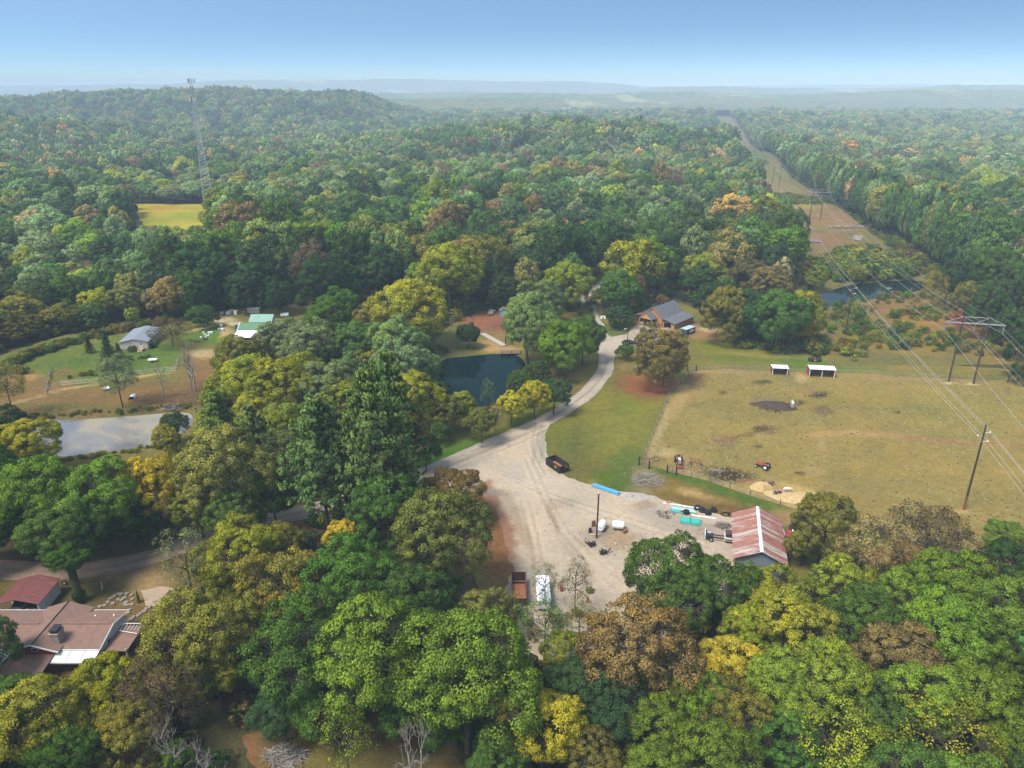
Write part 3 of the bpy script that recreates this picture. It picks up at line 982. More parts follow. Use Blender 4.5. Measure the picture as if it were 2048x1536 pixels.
BROAD = [tree_meshes('broad%d' % i, 20 + i, nb, nc, nl, lf, 900, lobe=lb, spread=sp, flat=fl, cl=(.085, .15), rag=.16)
         for i, (nb, nc, nl, lf, lb, sp, fl) in enumerate([(10, 34, 140, .034, (.34, .5), .57, .95), (14, 26, 140, .033, (.26, .42), .64, .9), (9, 38, 140, .035, (.40, .54), .53, 1.0),
                                                          (17, 22, 135, .033, (.22, .38), .68, .92), (12, 28, 140, .034, (.3, .46), .6, .85), (13, 28, 138, .034, (.27, .46), .62, 1.0)])]
SPARSE = [tree_meshes('sparse%d' % i, 60 + i, nb, nc, nl, .042, 250, tr=.04, lobe=(.3, .46), spread=.6, flat=1.0, cl=(.12, .22)) for i, (nb, nc, nl) in enumerate([(10, 16, 46), (13, 14, 40), (9, 14, 22)])]
MIDS = [tree_meshes('middle%d' % i, 90 + i, nb, nc + 5, nl + 18, .062, 500, lobe=lb, spread=sp, flat=fl) for i, (nb, nc, nl, lb, sp, fl) in enumerate([(9, 14, 42, (.36, .52), .56, .95), (13, 11, 40, (.26, .44), .62, .92), (8, 16, 44, (.42, .56), .52, 1.0), (11, 12, 40, (.3, .48), .6, 1.0)])]


def pine_mesh(name, seed, whorls, nbr, tuft, nleaf, leaf, prof, tr=.05, up=.25, lo=-.85, base=-1.35):
    r = np.random.default_rng(seed)
    tv, tf = [], []

    def put(v, f):
        n = len(tv)
        tv.extend(v)
        tf.extend(tuple(i + n for i in q) for q in f)
    put(*tube_arr([0, 0, base], [0, 0, .97], tr, tr * .15, 7))
    P_, N_, T_ = [], [], []
    for w in range(whorls):
        t = (w + .5 * r.random()) / whorls
        z = lo + (1.0 - lo) * t
        rad = prof(t) * (1 + r.normal() * .1)
        for k in range(nbr):
            a = 2 * math.pi * (k + r.random() * .7) / nbr + w * 1.1
            L_ = rad * r.uniform(.7, 1.12)
            tip = np.array([L_ * math.cos(a), L_ * math.sin(a), z + L_ * up * r.uniform(.3, 1.3)])
            s = np.array([0, 0, z - .03])
            put(*tube_arr(s, tip, tr * .22, tr * .05, 3))
            side = np.array([-math.sin(a), math.cos(a), 0])
            for j in range(tuft):
                f = r.uniform(.22, 1.0)
                c = s + (tip - s) * f + side * (1 - abs(f - .55)) * L_ * r.uniform(-.28, .28) + np.array([0, 0, r.uniform(-.01, .035)])
                d = rdir(r, nleaf) + np.array([0, 0, .75]) + (tip - s) / (L_ + 1e-6) * .5
                d /= np.linalg.norm(d, axis=1)[:, None]
                P_.append(c + d * leaf * r.uniform(.2, 1.0, nleaf)[:, None])
                N_.append(np.cross(d, rdir(r, nleaf)))
                T_.append(np.full(nleaf, r.random()))
    pos = np.concatenate(P_)
    nr = np.concatenate(N_)
    nr /= np.linalg.norm(nr, axis=1)[:, None] + 1e-9
    tone = np.concatenate(T_)
    out = pos * np.array([1, 1, .3])
    out /= np.linalg.norm(out, axis=1)[:, None] + 1e-9
    fl = np.sign((nr * (out * .6 + np.array([0, 0, .7]))).sum(1))[:, None]
    nr = nr * np.where(fl == 0, 1, fl)
    V = leaf_quads(r, pos, nr, np.full(len(pos), leaf * 1.1), 1.3)
    sn = out * .6 + np.array([0, 0, .7]) + nr * .45
    sn /= np.linalg.norm(sn, axis=1)[:, None]
    tn = np.clip(tone * .6 + r.random(len(tone)) * .4, 0, 1)
    A = np.repeat(np.stack([tn, tone * .5, tn * 0], 1), 4, 0)
    cm = fast_mesh(name + '_crown', V, np.arange(len(V)).reshape(-1, 4), np.repeat(sn, 4, 0), {'leaf': A}, [M_LEAF])
    return cm, fast_mesh(name + '_limbs', np.array(tv), np.array(tf), mats=[M_BARK])


PINES = [pine_mesh('pine%d' % i, 130 + i, 15, 6, 13, 17, .05, lambda t: (1 - t) ** .75 * 1.0 * (.75 + .5 * min(1, t * 4)) * .95 + .06, up=.22) for i in range(3)]
SPRUCE = [pine_mesh('spruce%d' % i, 150 + i, 20, 8, 7, 9, .05, lambda t: (1 - t) * 1.0 + .03, up=-.05, lo=-.96, base=-1.08) for i in range(1)]


def bare_mesh(name, seed, depth=5, ln=.75, m=None, spread=.55, n0=3, tr=.06):
    r = np.random.default_rng(seed)
    V, F_ = [], []

    def grow_(p, d, L_, rad, k):
        d = d / np.linalg.norm(d)
        e = p + d * L_
        v, f = tube_arr(p, e, rad, rad * .6, 5 if k < 2 else 3, r.normal(size=3) * L_ * .08)
        n = len(V)
        V.extend(v)
        F_.extend(tuple(i + n for i in q) for q in f)
        if k >= depth: return
        for _ in range(n0 if k else 4):
            nd = d + r.normal(size=3) * spread + np.array([0, 0, .15])
            t = r.uniform(.55, 1.0)
            grow_(p + d * L_ * t, nd, L_ * r.uniform(.5, .75), rad * .5, k + 1)
    grow_(np.array([0, 0, 0.]), np.array([r.normal() * .08, r.normal() * .08, 1.]), ln, tr, 0)
    V = np.array(V)
    V[:, 2] /= V[:, 2].max()
    return fast_mesh(name, V, np.array(F_), mats=[m or M_DEAD])


BARE = [bare_mesh('bare%d' % i, 170 + i) for i in range(3)]
FAR_PROTO = bpy.data.collections.new('wood_shapes')
SHRUB_PROTO = bpy.data.collections.new('shrub_shapes')


def proto(col, name, me):
    o = bpy.data.objects.new(name, me)
    col.objects.link(o)
    return o


for i, (nb, nc, nl, lf, inn, lb, sp) in enumerate([(10, 18, 42, .07, 400, (.34, .5), .57), (14, 14, 40, .07, 400, (.26, .42), .64), (9, 20, 42, .072, 400, (.4, .54), .53), (15, 13, 34, .07, 300, (.24, .42), .66),
                                                    (8, 11, 16, .135, 120, (.36, .52), .56), (11, 9, 16, .135, 120, (.28, .46), .62), (7, 12, 16, .14, 120, (.42, .56), .52)]):
    proto(FAR_PROTO, 'w%02d' % i, joined('wood%d' % i, crown(200 + i, nb, nc, nl, lf, inn, lobe=lb, spread=sp), 210 + i))
for i, (nb, nc, nl) in enumerate([(7, 9, 22), (9, 8, 20), (6, 9, 12)]):
    proto(SHRUB_PROTO, 's%02d' % i, joined('shrub%d' % i, crown(240 + i, nb, nc, nl, .13, 120, lobe=(.3, .55), spread=.5), 250 + i, -1.1, .03))


def scatter(name, pts, scl, rot, idx, tint, col, label, kind='stuff'):
    me = bpy.data.meshes.new(name)
    n = len(pts)
    me.vertices.add(n)
    me.vertices.foreach_set('co', np.asarray(pts, np.float32).ravel())
    for an, ty, key, d in (('scl', 'FLOAT_VECTOR', 'vector', scl), ('rot', 'FLOAT', 'value', rot), ('idx', 'INT', 'value', idx), ('tint', 'FLOAT_COLOR', 'color', tint)):
        a = me.attributes.new(an, ty, 'POINT')
        a.data.foreach_set(key, np.asarray(d, np.int32 if ty == 'INT' else np.float32).ravel())
    me.update()
    o = link(bpy.data.objects.new(name, me))
    ng = bpy.data.node_groups.new(name, 'GeometryNodeTree')
    ng.interface.new_socket('Geometry', in_out='INPUT', socket_type='NodeSocketGeometry')
    ng.interface.new_socket('Geometry', in_out='OUTPUT', socket_type='NodeSocketGeometry')
    N, L = ng.nodes, ng.links
    gi, go = N.new('NodeGroupInput'), N.new('NodeGroupOutput')
    ip = N.new('GeometryNodeInstanceOnPoints')
    ci = N.new('GeometryNodeCollectionInfo')
    ci.inputs['Collection'].default_value = col
    ci.inputs['Separate Children'].default_value = True
    ci.inputs['Reset Children'].default_value = True

    def at(nm, ty):
        q = N.new('GeometryNodeInputNamedAttribute')
        q.data_type = ty
        q.inputs[0].default_value = nm
        return q.outputs[0]
    cx = N.new('ShaderNodeCombineXYZ')
    L.new(at('rot', 'FLOAT'), cx.inputs[2])
    er = N.new('FunctionNodeEulerToRotation')
    L.new(cx.outputs[0], er.inputs[0])
    L.new(gi.outputs[0], ip.inputs['Points'])
    L.new(ci.outputs[0], ip.inputs['Instance'])
    ip.inputs['Pick Instance'].default_value = True
    L.new(at('idx', 'INT'), ip.inputs['Instance Index'])
    L.new(er.outputs[0], ip.inputs['Rotation'])
    L.new(at('scl', 'FLOAT_VECTOR'), ip.inputs['Scale'])
    L.new(ip.outputs[0], go.inputs[0])
    md = o.modifiers.new('wood', 'NODES')
    md.node_group = ng
    return tag(o, label, None, None, kind)


# ---------------------------------------------------------------- colours of leaves
COL = {'G': ('deep green', (0.054, 0.102, 0.024), .1), 'B': ('bright green', (0.103, 0.155, 0.023), .2), 'Y': ('yellow-green', (0.155, 0.18, 0.026), .35), 'L': ('golden yellow', (0.275, 0.24, 0.028), .3),
       'O': ('olive', (0.128, 0.138, 0.038), .3), 'R': ('rust-brown', (0.128, 0.096, 0.045), .25), 'A': ('orange', (0.32, 0.175, 0.03), .3), 'D': ('dark green', (0.034, 0.064, 0.026), .05),
       'S': ('pale sage', (0.108, 0.15, 0.068), .25), 'P': ('blue-green', (0.112, 0.162, 0.058), .15), 'M': ('crimson', (.200, .030, .035), .1), 'W': ('pale tan', (.230, .175, .085), .2), 'K': ('grey-brown', (.085, .065, .040), .1), 'T': ('mixed green and rust', (0.105, 0.108, 0.032), .5)}
for k_ in COL: COL[k_] = (COL[k_][0], tuple(c * 1.4 for c in COL[k_][1]), COL[k_][2])
TREES = []        # everything the labels are made from


def plant(u, v, w, c, asp=1.0, kind='broad', ratio=.78, world=None, name=None, label=None, cat='tree', group=None):
    """one tree: its crown is w pixels wide round (u, v) as the camera sees it; asp = crown height / width"""
    W = w / 10.0
    if v < 735 and ratio == .78: ratio = .92
    for _ in range(6):
        Hc = asp * W
        h = Hc / ratio
        zc = h - Hc / 2
        p = P(u, v, zc)
        depth = p.y * CP - (zc - CAM_H) * SP
        W = w * depth / FPX
    Hc = asp * W
    h = Hc / ratio
    return put_tree(p.x, p.y, W, Hc, h, c, kind, u, name, label, cat, group, v)


def put_tree(x, y, W, Hc, h, c, kind, u, name, label, cat, group, v=None):
    z0 = T(x, y)
    root = link(bpy.data.objects.new(name or {'broad': 'broadleaf_tree', 'sparse': 'thin_leaved_tree', 'mid': 'broadleaf_tree', 'pine': 'pine_tree', 'spruce': 'spruce_tree', 'shrub': 'shrub'}[kind], None))
    root.empty_display_size = .5
    root.location = (x, y, z0)
    root.rotation_euler = (0, 0, rnd.random() * 6.283)
    cm, lm = rnd.choice({'broad': BROAD, 'sparse': SPARSE, 'mid': MIDS, 'pine': PINES, 'spruce': SPRUCE, 'shrub': BROAD}[kind])
    s = (W / 2 * rnd.uniform(.94, 1.06), W / 2 * rnd.uniform(.94, 1.06), Hc / 2)
    zc = h - Hc / 2
    cr = mobj('crown', cm, None, root, (0, 0, zc), None, s)
    nm, rgb, turn = COL[c]
    j = rnd.uniform(.85, 1.18)
    cr.color = (rgb[0] * j * rnd.uniform(.88, 1.14), rgb[1] * j * rnd.uniform(.94, 1.06), rgb[2] * j * rnd.uniform(.8, 1.2), turn * rnd.uniform(.4, 1.5))
    base = {'pine': 1.35, 'spruce': 1.08}.get(kind, 1.62)
    t = mobj('trunk', lm, None, root, (0, 0, zc), None, s)
    TREES.append(dict(o=root, x=x, y=y, u=u, v=v, W=W, h=h, c=nm, kind=kind, label=label, cat=cat, group=group))
    return root


# the trees one can tell apart near the camera: (u, v, width, colour[, crown height / width[, kind]])
HAND = [
    (85, 1440, 180, 'Y'), (215, 1375, 150, 'Y'), (255, 1470, 130, 'O'), (130, 1520, 150, 'G'), (22, 1400, 110, 'G'), (395, 1272, 215, 'O', .95), (330, 1375, 150, 'K', 1.2, 'sparse'), (430, 1340, 130, 'O'),
    (575, 1185, 190, 'T', .95), (700, 1160, 190, 'G'), (820, 1215, 170, 'G'), (610, 1300, 230, 'G'), (755, 1310, 250, 'B', 1.05), (660, 1395, 150, 'G'), (480, 1110, 160, 'Y', .9), (560, 1085, 90, 'O'),
    (885, 1070, 200, 'O', 1.0), (905, 980, 120, 'R', .8), (770, 1020, 150, 'G'), (690, 1068, 80, 'L', .8), (372, 1125, 115, 'S', 1.3, 'sparse'), (930, 1340, 270, 'B', 1.05), (850, 1420, 150, 'G'), (1085, 1455, 165, 'L', 1.0), (690, 1480, 115, 'Y', 1.3, 'sparse'),
    (1280, 1290, 225, 'R', .95), (1340, 1370, 120, 'T'), (1215, 1350, 130, 'R'), (1125, 1300, 85, 'Y'), (1090, 1245, 110, 'S', 1.1, 'sparse'), (1160, 1240, 80, 'O', 1.2, 'sparse'), (1325, 1148, 165, 'G'), (1432, 1170, 140, 'G'), (1365, 1195, 140, 'G'),
    (1525, 1185, 125, 'Y', .9), (1580, 1250, 165, 'Y', .95), (1500, 1270, 120, 'Y'), (1690, 1175, 125, 'Y'), (1650, 1045, 120, 'T', 1.0), (1610, 1085, 70, 'O'), (1745, 1095, 120, 'W', 1.1, 'sparse'), (1855, 1085, 180, 'K', .85, 'sparse'), (1880, 1060, 90, 'R', 1.0, 'sparse'), (2012, 1068, 80, 'B', .7), (2030, 1135, 130, 'D'), (1810, 1135, 70, 'A', 1.2, 'sparse'),
    (1815, 1190, 130, 'B'), (1905, 1180, 170, 'B'), (1990, 1230, 170, 'B'), (1890, 1260, 180, 'B'), (1730, 1245, 150, 'G'), (2030, 1310, 140, 'B'), (1800, 1320, 180, 'R', .85), (1650, 1260, 90, 'O'),
    (1470, 1335, 140, 'L', .85), (1400, 1400, 140, 'B'), (1560, 1375, 160, 'B'), (1660, 1370, 170, 'Y'), (1480, 1440, 150, 'T'), (1320, 1465, 150, 'B'), (1240, 1415, 160, 'D'), (1750, 1420, 140, 'G'), (1850, 1395, 170, 'B'), (1960, 1400, 170, 'B'),
    (1690, 1500, 190, 'Y', .85, 'sparse'), (1895, 1490, 200, 'Y', .85, 'sparse'), (1580, 1490, 140, 'G'), (1430, 1520, 170, 'B'), (2030, 1470, 130, 'B'), (1160, 1385, 140, 'D'), (1190, 1510, 130, 'T'), (1310, 1560, 150, 'B'), (1000, 1520, 130, 'G'), (1790, 1560, 170, 'G'), (560, 1420, 110, 'D'), (2110, 1180, 150, 'G'), (2120, 1400, 160, 'B'), (2110, 1550, 160, 'G'), (-60, 1300, 140, 'G'), (-50, 1480, 160, 'B'), (1950, 1590, 170, 'B'),
    (1152, 1165, 72, 'R', 1.5, 'sparse'), (1090, 1165, 62, 'S', 1.5, 'sparse'), (1010, 1215, 80, 'T', 1.1, 'sparse'), (960, 1230, 110, 'O'),
    (80, 995, 170, 'B'), (195, 1000, 165, 'B'), (130, 1070, 150, 'G'), (25, 1030, 120, 'G'), (8, 850, 90, 'D'), (55, 880, 105, 'Y', .9), (310, 975, 130, 'L', 1.1), (445, 935, 160, 'O', 1.25), (210, 945, 60, 'G'), (333, 880, 62, 'Y', 1.2), (348, 850, 56, 'D'), (470, 1035, 120, 'G'), (258, 1025, 100, 'G'), (395, 1010, 100, 'Y'), (-40, 960, 150, 'G'), (-70, 1060, 130, 'G'), (545, 985, 100, 'G'),
    (640, 910, 165, 'P', 1.5, 'pine'), (745, 880, 185, 'P', 1.6, 'pine'), (775, 810, 130, 'P', 1.7, 'pine'), (805, 955, 110, 'P', 1.3, 'pine'), (690, 965, 120, 'P', 1.2, 'pine'), (435, 850, 95, 'P', 1.5, 'pine'), (505, 880, 100, 'P', 1.5, 'pine'), (560, 905, 80, 'S', 1.4, 'sparse'), (575, 850, 110, 'O'), (850, 900, 60, 'D'),
    (500, 760, 120, 'Y'), (470, 712, 84, 'O'), (440, 780, 80, 'Y'), (565, 770, 120, 'Y'), (615, 690, 110, 'S'), (660, 650, 110, 'G'), (570, 680, 90, 'S', 1.1), (715, 685, 100, 'G'), (645, 770, 110, 'S'), (527, 695, 62, 'K'), (700, 750, 84, 'S', 1.2), (640, 725, 70, 'D'), (820, 620, 150, 'Y', .95), (795, 685, 115, 'S'), (800, 735, 120, 'S'), (842, 735, 84, 'S'), (822, 790, 110, 'Y'), (870, 795, 66, 'D'), (735, 640, 60, 'O'), (740, 730, 70, 'T'), (690, 800, 90, 'Y'), (510, 820, 90, 'Y'), (605, 740, 80, 'Y'), (680, 610, 80, 'G'), (745, 780, 80, 'G'),
    (936, 668, 44, 'D', 1.2), (925, 812, 60, 'Y', 1.1), (963, 842, 58, 'T', 1.1), (1023, 810, 62, 'L', 1.0), (1070, 790, 62, 'L', 1.1), (1042, 768, 58, 'G'), (1076, 750, 62, 'D'), (1060, 645, 120, 'S', 1.25), (1085, 600, 90, 'S'), (1130, 690, 104, 'B', 1.1), (1168, 672, 76, 'G', 1.3), (1108, 785, 62, 'D'), (893, 822, 72, 'T'), (975, 785, 32, 'S', 1.8, 'sparse'), (1138, 565, 100, 'Y'), (990, 835, 34, 'W', 1.4, 'sparse'), (880, 860, 40, 'G'),
    (1238, 580, 86, 'G', 1.1), (1272, 580, 48, 'R', 1.3), (1330, 708, 108, 'R', 1.15), (1300, 525, 100, 'B', 1.1), (1345, 528, 80, 'D'), (1410, 540, 84, 'Y'), (1428, 600, 72, 'D', 1.3), (1450, 625, 90, 'O', 1.2), (1500, 625, 90, 'D', 1.2), (1475, 640, 60, 'G', 1.4), (1560, 630, 110, 'G', 1.1), (1604, 625, 80, 'Y', 1.3), (1540, 570, 84, 'R'), (1632, 552, 52, 'Y'), (1545, 500, 72, 'O'), (1585, 500, 52, 'D'), (1400, 560, 70, 'D'), (1500, 560, 80, 'K'), (1605, 655, 50, 'L', .9),
    (900, 545, 120, 'Y', 1.15), (850, 560, 80, 'B'), (975, 555, 90, 'D'), (1050, 530, 84, 'D'), (1010, 580, 70, 'D'), (760, 540, 90, 'D', 1.2), (640, 560, 90, 'D', 1.2), (690, 560, 70, 'G', 1.2), (570, 540, 50, 'S', 2.0, 'sparse'), (440, 560, 90, 'D', 1.2), (500, 570, 80, 'D', 1.2), (560, 590, 70, 'D'), (390, 580, 80, 'G', 1.2), (340, 590, 72, 'W', 1.2), (310, 600, 60, 'W', 1.0), (890, 455, 46, 'M', .9), (655, 503, 32, 'M', .7), (1240, 478, 46, 'A', 1.5), (1205, 470, 60, 'R'),
    (262, 630, 30, 'Y', 1.1), (195, 605, 66, 'Y'), (250, 600, 70, 'O'), (140, 590, 80, 'G'), (85, 600, 80, 'D'), (130, 630, 60, 'T'), (180, 632, 60, 'G', .8), (40, 625, 80, 'O'), (60, 650, 60, 'T', .8), (100, 640, 60, 'O', .8), (15, 665, 60, 'T', .8), (-40, 640, 90, 'O'), (340, 662, 72, 'K', .8, 'sparse'), (405, 632, 54, 'G', .8), (233, 755, 72, 'S', 1.2, 'sparse'), (10, 770, 70, 'O', 1.3, 'sparse'),
    (1900, 560, 60, 'D', 1.5), (1935, 600, 60, 'T', 1.5), (1870, 580, 46, 'T', 1.5, 'sparse'), (1975, 620, 70, 'D', 1.5), (2020, 590, 90, 'D', 1.4), (2035, 660, 80, 'D', 1.3), (1980, 540, 90, 'G', 1.2), (1925, 640, 40, 'M', 1.0, 'sparse'), (2080, 700, 100, 'D', 1.2), (2010, 500, 90, 'D'),
]
for hh in HAND:
    u, v, w, c = hh[:4]
    plant(u, v, w, c, hh[4] if len(hh) > 4 else 1.0, hh[5] if len(hh) > 5 else 'broad')
NHAND = len(TREES)
for u, v, w, asp in ((176, 688, 24, 1.5), (214, 697, 44, 1.7), (236, 700, 24, 1.3)):
    plant(u, v, w, 'D', asp, 'spruce', .95)

# ---------------------------------------------------------------- the woods beyond
CLEAR = [lawn, past, home, yard, glade, litter, field, lane2, smooth_poly(POND_FAR, 0)]


def free(x, y, marg=2.5):
    ok = np.ones(len(x), bool)
    for p in CLEAR:
        a = np.array(p)
        m = ok & (x > a[:, 0].min() - marg) & (x < a[:, 0].max() + marg) & (y > a[:, 1].min() - marg) & (y < a[:, 1].max() + marg)
        if m.any():
            ok[m] &= ~(inpoly(x[m], y[m], p) | (edist(x[m], y[m], p) < marg))
    d = x - corr_x(y)
    ok &= ~((d > -28 - np.where(y < 330, 8, 0)) & (d < 28 + np.where(y < 400, 10, 0)) & (y > 190) & (y < 2600))
    rc = np.array(ROAD_CL)
    m = ok & (y < 330)
    if m.any():
        dd = np.full(m.sum(), 1e9)
        for q in rc[::2]:
            dd = np.minimum(dd, np.hypot(x[m] - q[0], y[m] - q[1]))
        ok[m] &= dd > 5.5
    return ok


def jgrid(y0, y1, s, k=.78, pad=60, left=None):
    o = []
    y = y0
    while y < y1:
        hw = k * y + pad
        x = np.arange(-hw, hw, s)
        o.append(np.stack([x + (rng.random(len(x)) - .5) * s * .9, np.full(len(x), y) + (rng.random(len(x)) - .5) * s * .9], 1))
        y += s * .93
    return np.concatenate(o)


pts = np.concatenate([jgrid(262, 700, 11.3), jgrid(700, 1500, 12.5), jgrid(1500, 2450, 15.5)])
side = jgrid(40, 262, 9.0, .9, 40)
hu = np.abs(side[:, 0]) > .70 * side[:, 1] + 22           # the woods go on outside the picture's edges
pts = np.concatenate([pts, side[hu]])
pts = pts[free(pts[:, 0], pts[:, 1], 3.0)]
ht = np.array([(t['x'], t['y'], t['W']) for t in TREES])
keep = np.ones(len(pts), bool)
nearm = pts[:, 1] < 420
dd = np.hypot(pts[nearm][:, None, 0] - ht[None, :, 0], pts[nearm][:, None, 1] - ht[None, :, 1]) - ht[None, :, 2] * .42
keep[np.where(nearm)[0]] = dd.min(1) > 2.2
pts = pts[keep]
x, y = pts[:, 0], pts[:, 1]
n = len(pts)
stand = fbm(x / 60, y / 60, 3)
hgt = np.maximum(8, 14 + 12 * stand + rng.normal(size=n) * 3.2)
W = hgt * rng.uniform(.5, .92, n)
u_, v_ = PX(x, y, terr(x, y) + hgt * .6)
young = np.exp(-(((u_ - 340) / 120) ** 2 + ((v_ - 365) / 24) ** 2))
hgt *= 1 - .45 * young
ug = 1024 + FPX * x / (y * CP + CAM_H * SP)
low = sstep(420, 250, ug) * sstep(430, 380, y) * sstep(230, 270, y)
hgt = hgt * (1 - .35 * low)
W = W * (1 - .25 * low)
sight = (ug > 250) & (ug < 432) & (y > 250) & (y < 445)
hgt = np.where(sight, np.minimum(hgt, np.maximum(2.0, 68 * (1 - y / 440))), hgt)
W = np.where(sight, np.minimum(W, hgt * .8), W)
edge = np.abs(np.abs(x - corr_x(y)) - 36) < 8
hgt = np.where(edge & (y > 300), np.maximum(hgt, 17) * 1.05, hgt)
sp = fbm(x / 34 + 7, y / 34 + 3, 3) + rng.normal(size=n) * .11 + .0
keys = list('GDOSYRKBTWA')
probs = np.zeros((n, len(keys)))
pd = dict(G=.33, D=.25, O=.12, S=.17, Y=.035, R=.02, K=.025, B=.06, T=.02, W=.01, A=.002)
for i, k in enumerate(keys):
    probs[:, i] = pd[k]
warm = sstep(.52, .62, fbm(x / 55 + 20, y / 55 + 31, 3))
pale = sstep(.52, .64, fbm(x / 75 + 70, y / 75 + 11, 3))
dark = sstep(.5, .62, fbm(x / 90 + 5, y / 90 + 81, 3))
brown_ridge = np.exp(-(((u_ - 1360) / 150) ** 2 + ((v_ - 345) / 22) ** 2)) + .8 * np.exp(-(((u_ - 1090) / 120) ** 2 + ((v_ - 470) / 40) ** 2)) + .5 * np.exp(-(((u_ - 860) / 80) ** 2 + ((v_ - 560) / 50) ** 2))
right_pale = sstep(1550, 1750, u_) * sstep(420, 340, v_)
for i, k in enumerate(keys):
    if k in 'RKTA': probs[:, i] *= 1 + 2.2 * warm + 7 * brown_ridge
    if k in 'SYW': probs[:, i] *= 1 + 2.2 * pale + 3.5 * young + 1.6 * right_pale + 1.8 * sstep(520, 250, u_) * sstep(330, 400, v_)
    if k in 'D': probs[:, i] *= 1 + 1.6 * dark + 1.5 * edge
    if k in 'O': probs[:, i] *= 1 + .9 * right_pale
probs /= probs.sum(1)[:, None]
pick = (probs.cumsum(1) < rng.random(n)[:, None]).sum(1).clip(0, len(keys) - 1)
# the largest-looking of them are trees of their own, the rest one wood
vis = (u_ > -60) & (u_ < 2108) & (v_ > 0) & (v_ < 1560)
app = np.where(vis, W / np.hypot(x, y), 0)
NOWN = 300 - sum(1 for t in TREES if t['kind'] == 'broad')
order = np.argsort(-app)
own = np.zeros(n, bool)
own[order[:max(0, NOWN)]] = True
for i in np.where(own)[0]:
    put_tree(float(x[i]), float(y[i]), float(W[i]), float(hgt[i] * .82), float(hgt[i]), keys[pick[i]], 'mid', float(u_[i]), None, None, 'tree', None, float(v_[i]))
k = ~own
x, y, W, hgt, pick = x[k], y[k], W[k], hgt[k], pick[k]
n = len(x)
# the straight, vine-hung wall of trees along the corridor's right edge
ye = np.concatenate([np.arange(296, 760, 4.2), np.arange(760, 1900, 7.0)])
ye = np.concatenate([ye, ye + 2.1])
rowb = np.concatenate([np.zeros(len(ye) // 2), np.full(len(ye) - len(ye) // 2, 5.0)])
xe = corr_x(ye) + 29.5 + np.where(ye < 400, 8, 0) + rowb + rng.uniform(-1.2, 1.2, len(ye))
he = rng.uniform(21, 29, len(ye))
x, y = np.concatenate([x, xe]), np.concatenate([y, ye])
W = np.concatenate([W, rng.uniform(7, 11, len(ye))])
hgt = np.concatenate([hgt, he])
pick = np.concatenate([pick, rng.choice([keys.index(q) for q in 'DDDGGOS'], len(ye))])
isw = np.concatenate([np.zeros(n, bool), np.ones(len(ye), bool)])
n = len(x)
z = terr(x, y)
Hc = np.where(isw, hgt * .98, hgt * .82)
tint = np.array([1.38, 1.34, 1.6]) * np.array([COL[q][1] for q in keys])[pick] * (rng.uniform(.82, 1.2, (n, 1)) * rng.uniform(.9, 1.1, (n, 3)))
turn = np.array([COL[q][2] for q in keys])[pick] * rng.uniform(.1, .9, n)
idx = np.where(np.hypot(x, y) < 820, rng.integers(0, 4, n), rng.integers(4, 7, n))
scatter('distant_woods', np.stack([x, y, z + hgt - Hc / 2], 1), np.stack([W / 2, W / 2, Hc / 2], 1), rng.random(n) * 6.28, idx, np.column_stack([tint, turn]), FAR_PROTO, 'autumn woods stretching from behind the ponds to the hills')
print('trees own', len(TREES), 'wood', n)

# canopy of the woods too far away to tell trees apart
xs2 = np.arange(-1, 1.0001, 1 / 260)
ys2 = np.concatenate([np.arange(2380, 4200, 14), np.arange(4200, 9800, 40)])
A_, B_ = np.meshgrid(xs2, ys2)
cx = (A_ * (.86 * B_ + 150)).ravel()
cyv = B_.ravel()
bump = fbm(cx / 26, cyv / 30, 3)
spc = fbm(cx / 120 + 3, cyv / 200 + 9, 4)
cz = terr(cx, cyv) + 9 + 15 * bump
V = np.stack([cx, cyv, cz], 1)
nx2, ny2 = len(xs2), len(ys2)
ii = (np.arange(ny2 - 1)[:, None] * nx2 + np.arange(nx2 - 1)[None, :]).ravel()
Q = np.stack([ii, ii + 1, ii + 1 + nx2, ii + nx2], 1)
fc = np.array([.06, .09, .035]) * (1 - spc[:, None]) + np.array([.12, .115, .04]) * spc[:, None]
fu, fv = PX(cx, cyv, cz)
op = sstep(.7, .76, fbm(cx / 260 + 31, cyv / 420 + 77, 3))[:, None] * .4
fc = fc * (1 - op) + np.array([.34, .30, .14]) * op
fc = fc * (.7 + .6 * rng.random((len(fc), 1)))
tag(mobj('far_woods', fast_mesh('far_woods', V, Q, attrs={'col': fc}, mats=[ground_mat('far_canopy', (.01, .04, .12), (.15, .2, .25), (1.05, 1, .9), 1, 3)])), 'hazy wooded ridges along the horizon', None, None, 'stuff')

# undergrowth: below the near trees, along wood edges and in the corridor
U = []


def ring(n, f, c, s):
    U.append((n, f, c, s))


q = jgrid(45, 300, 3.4, .8, 20)
q = q[free(q[:, 0], q[:, 1], .5)]
q = q[rng.random(len(q)) < .62]
us, vs_ = PX(q[:, 0], q[:, 1], 0 * q[:, 0])
sz = rng.uniform(1.0, 2.6, len(q))
cc = rng.choice(list('GDOTRYK'), len(q), p=[.26, .26, .2, .12, .06, .05, .05])
E1 = [(q, sz, cc)]
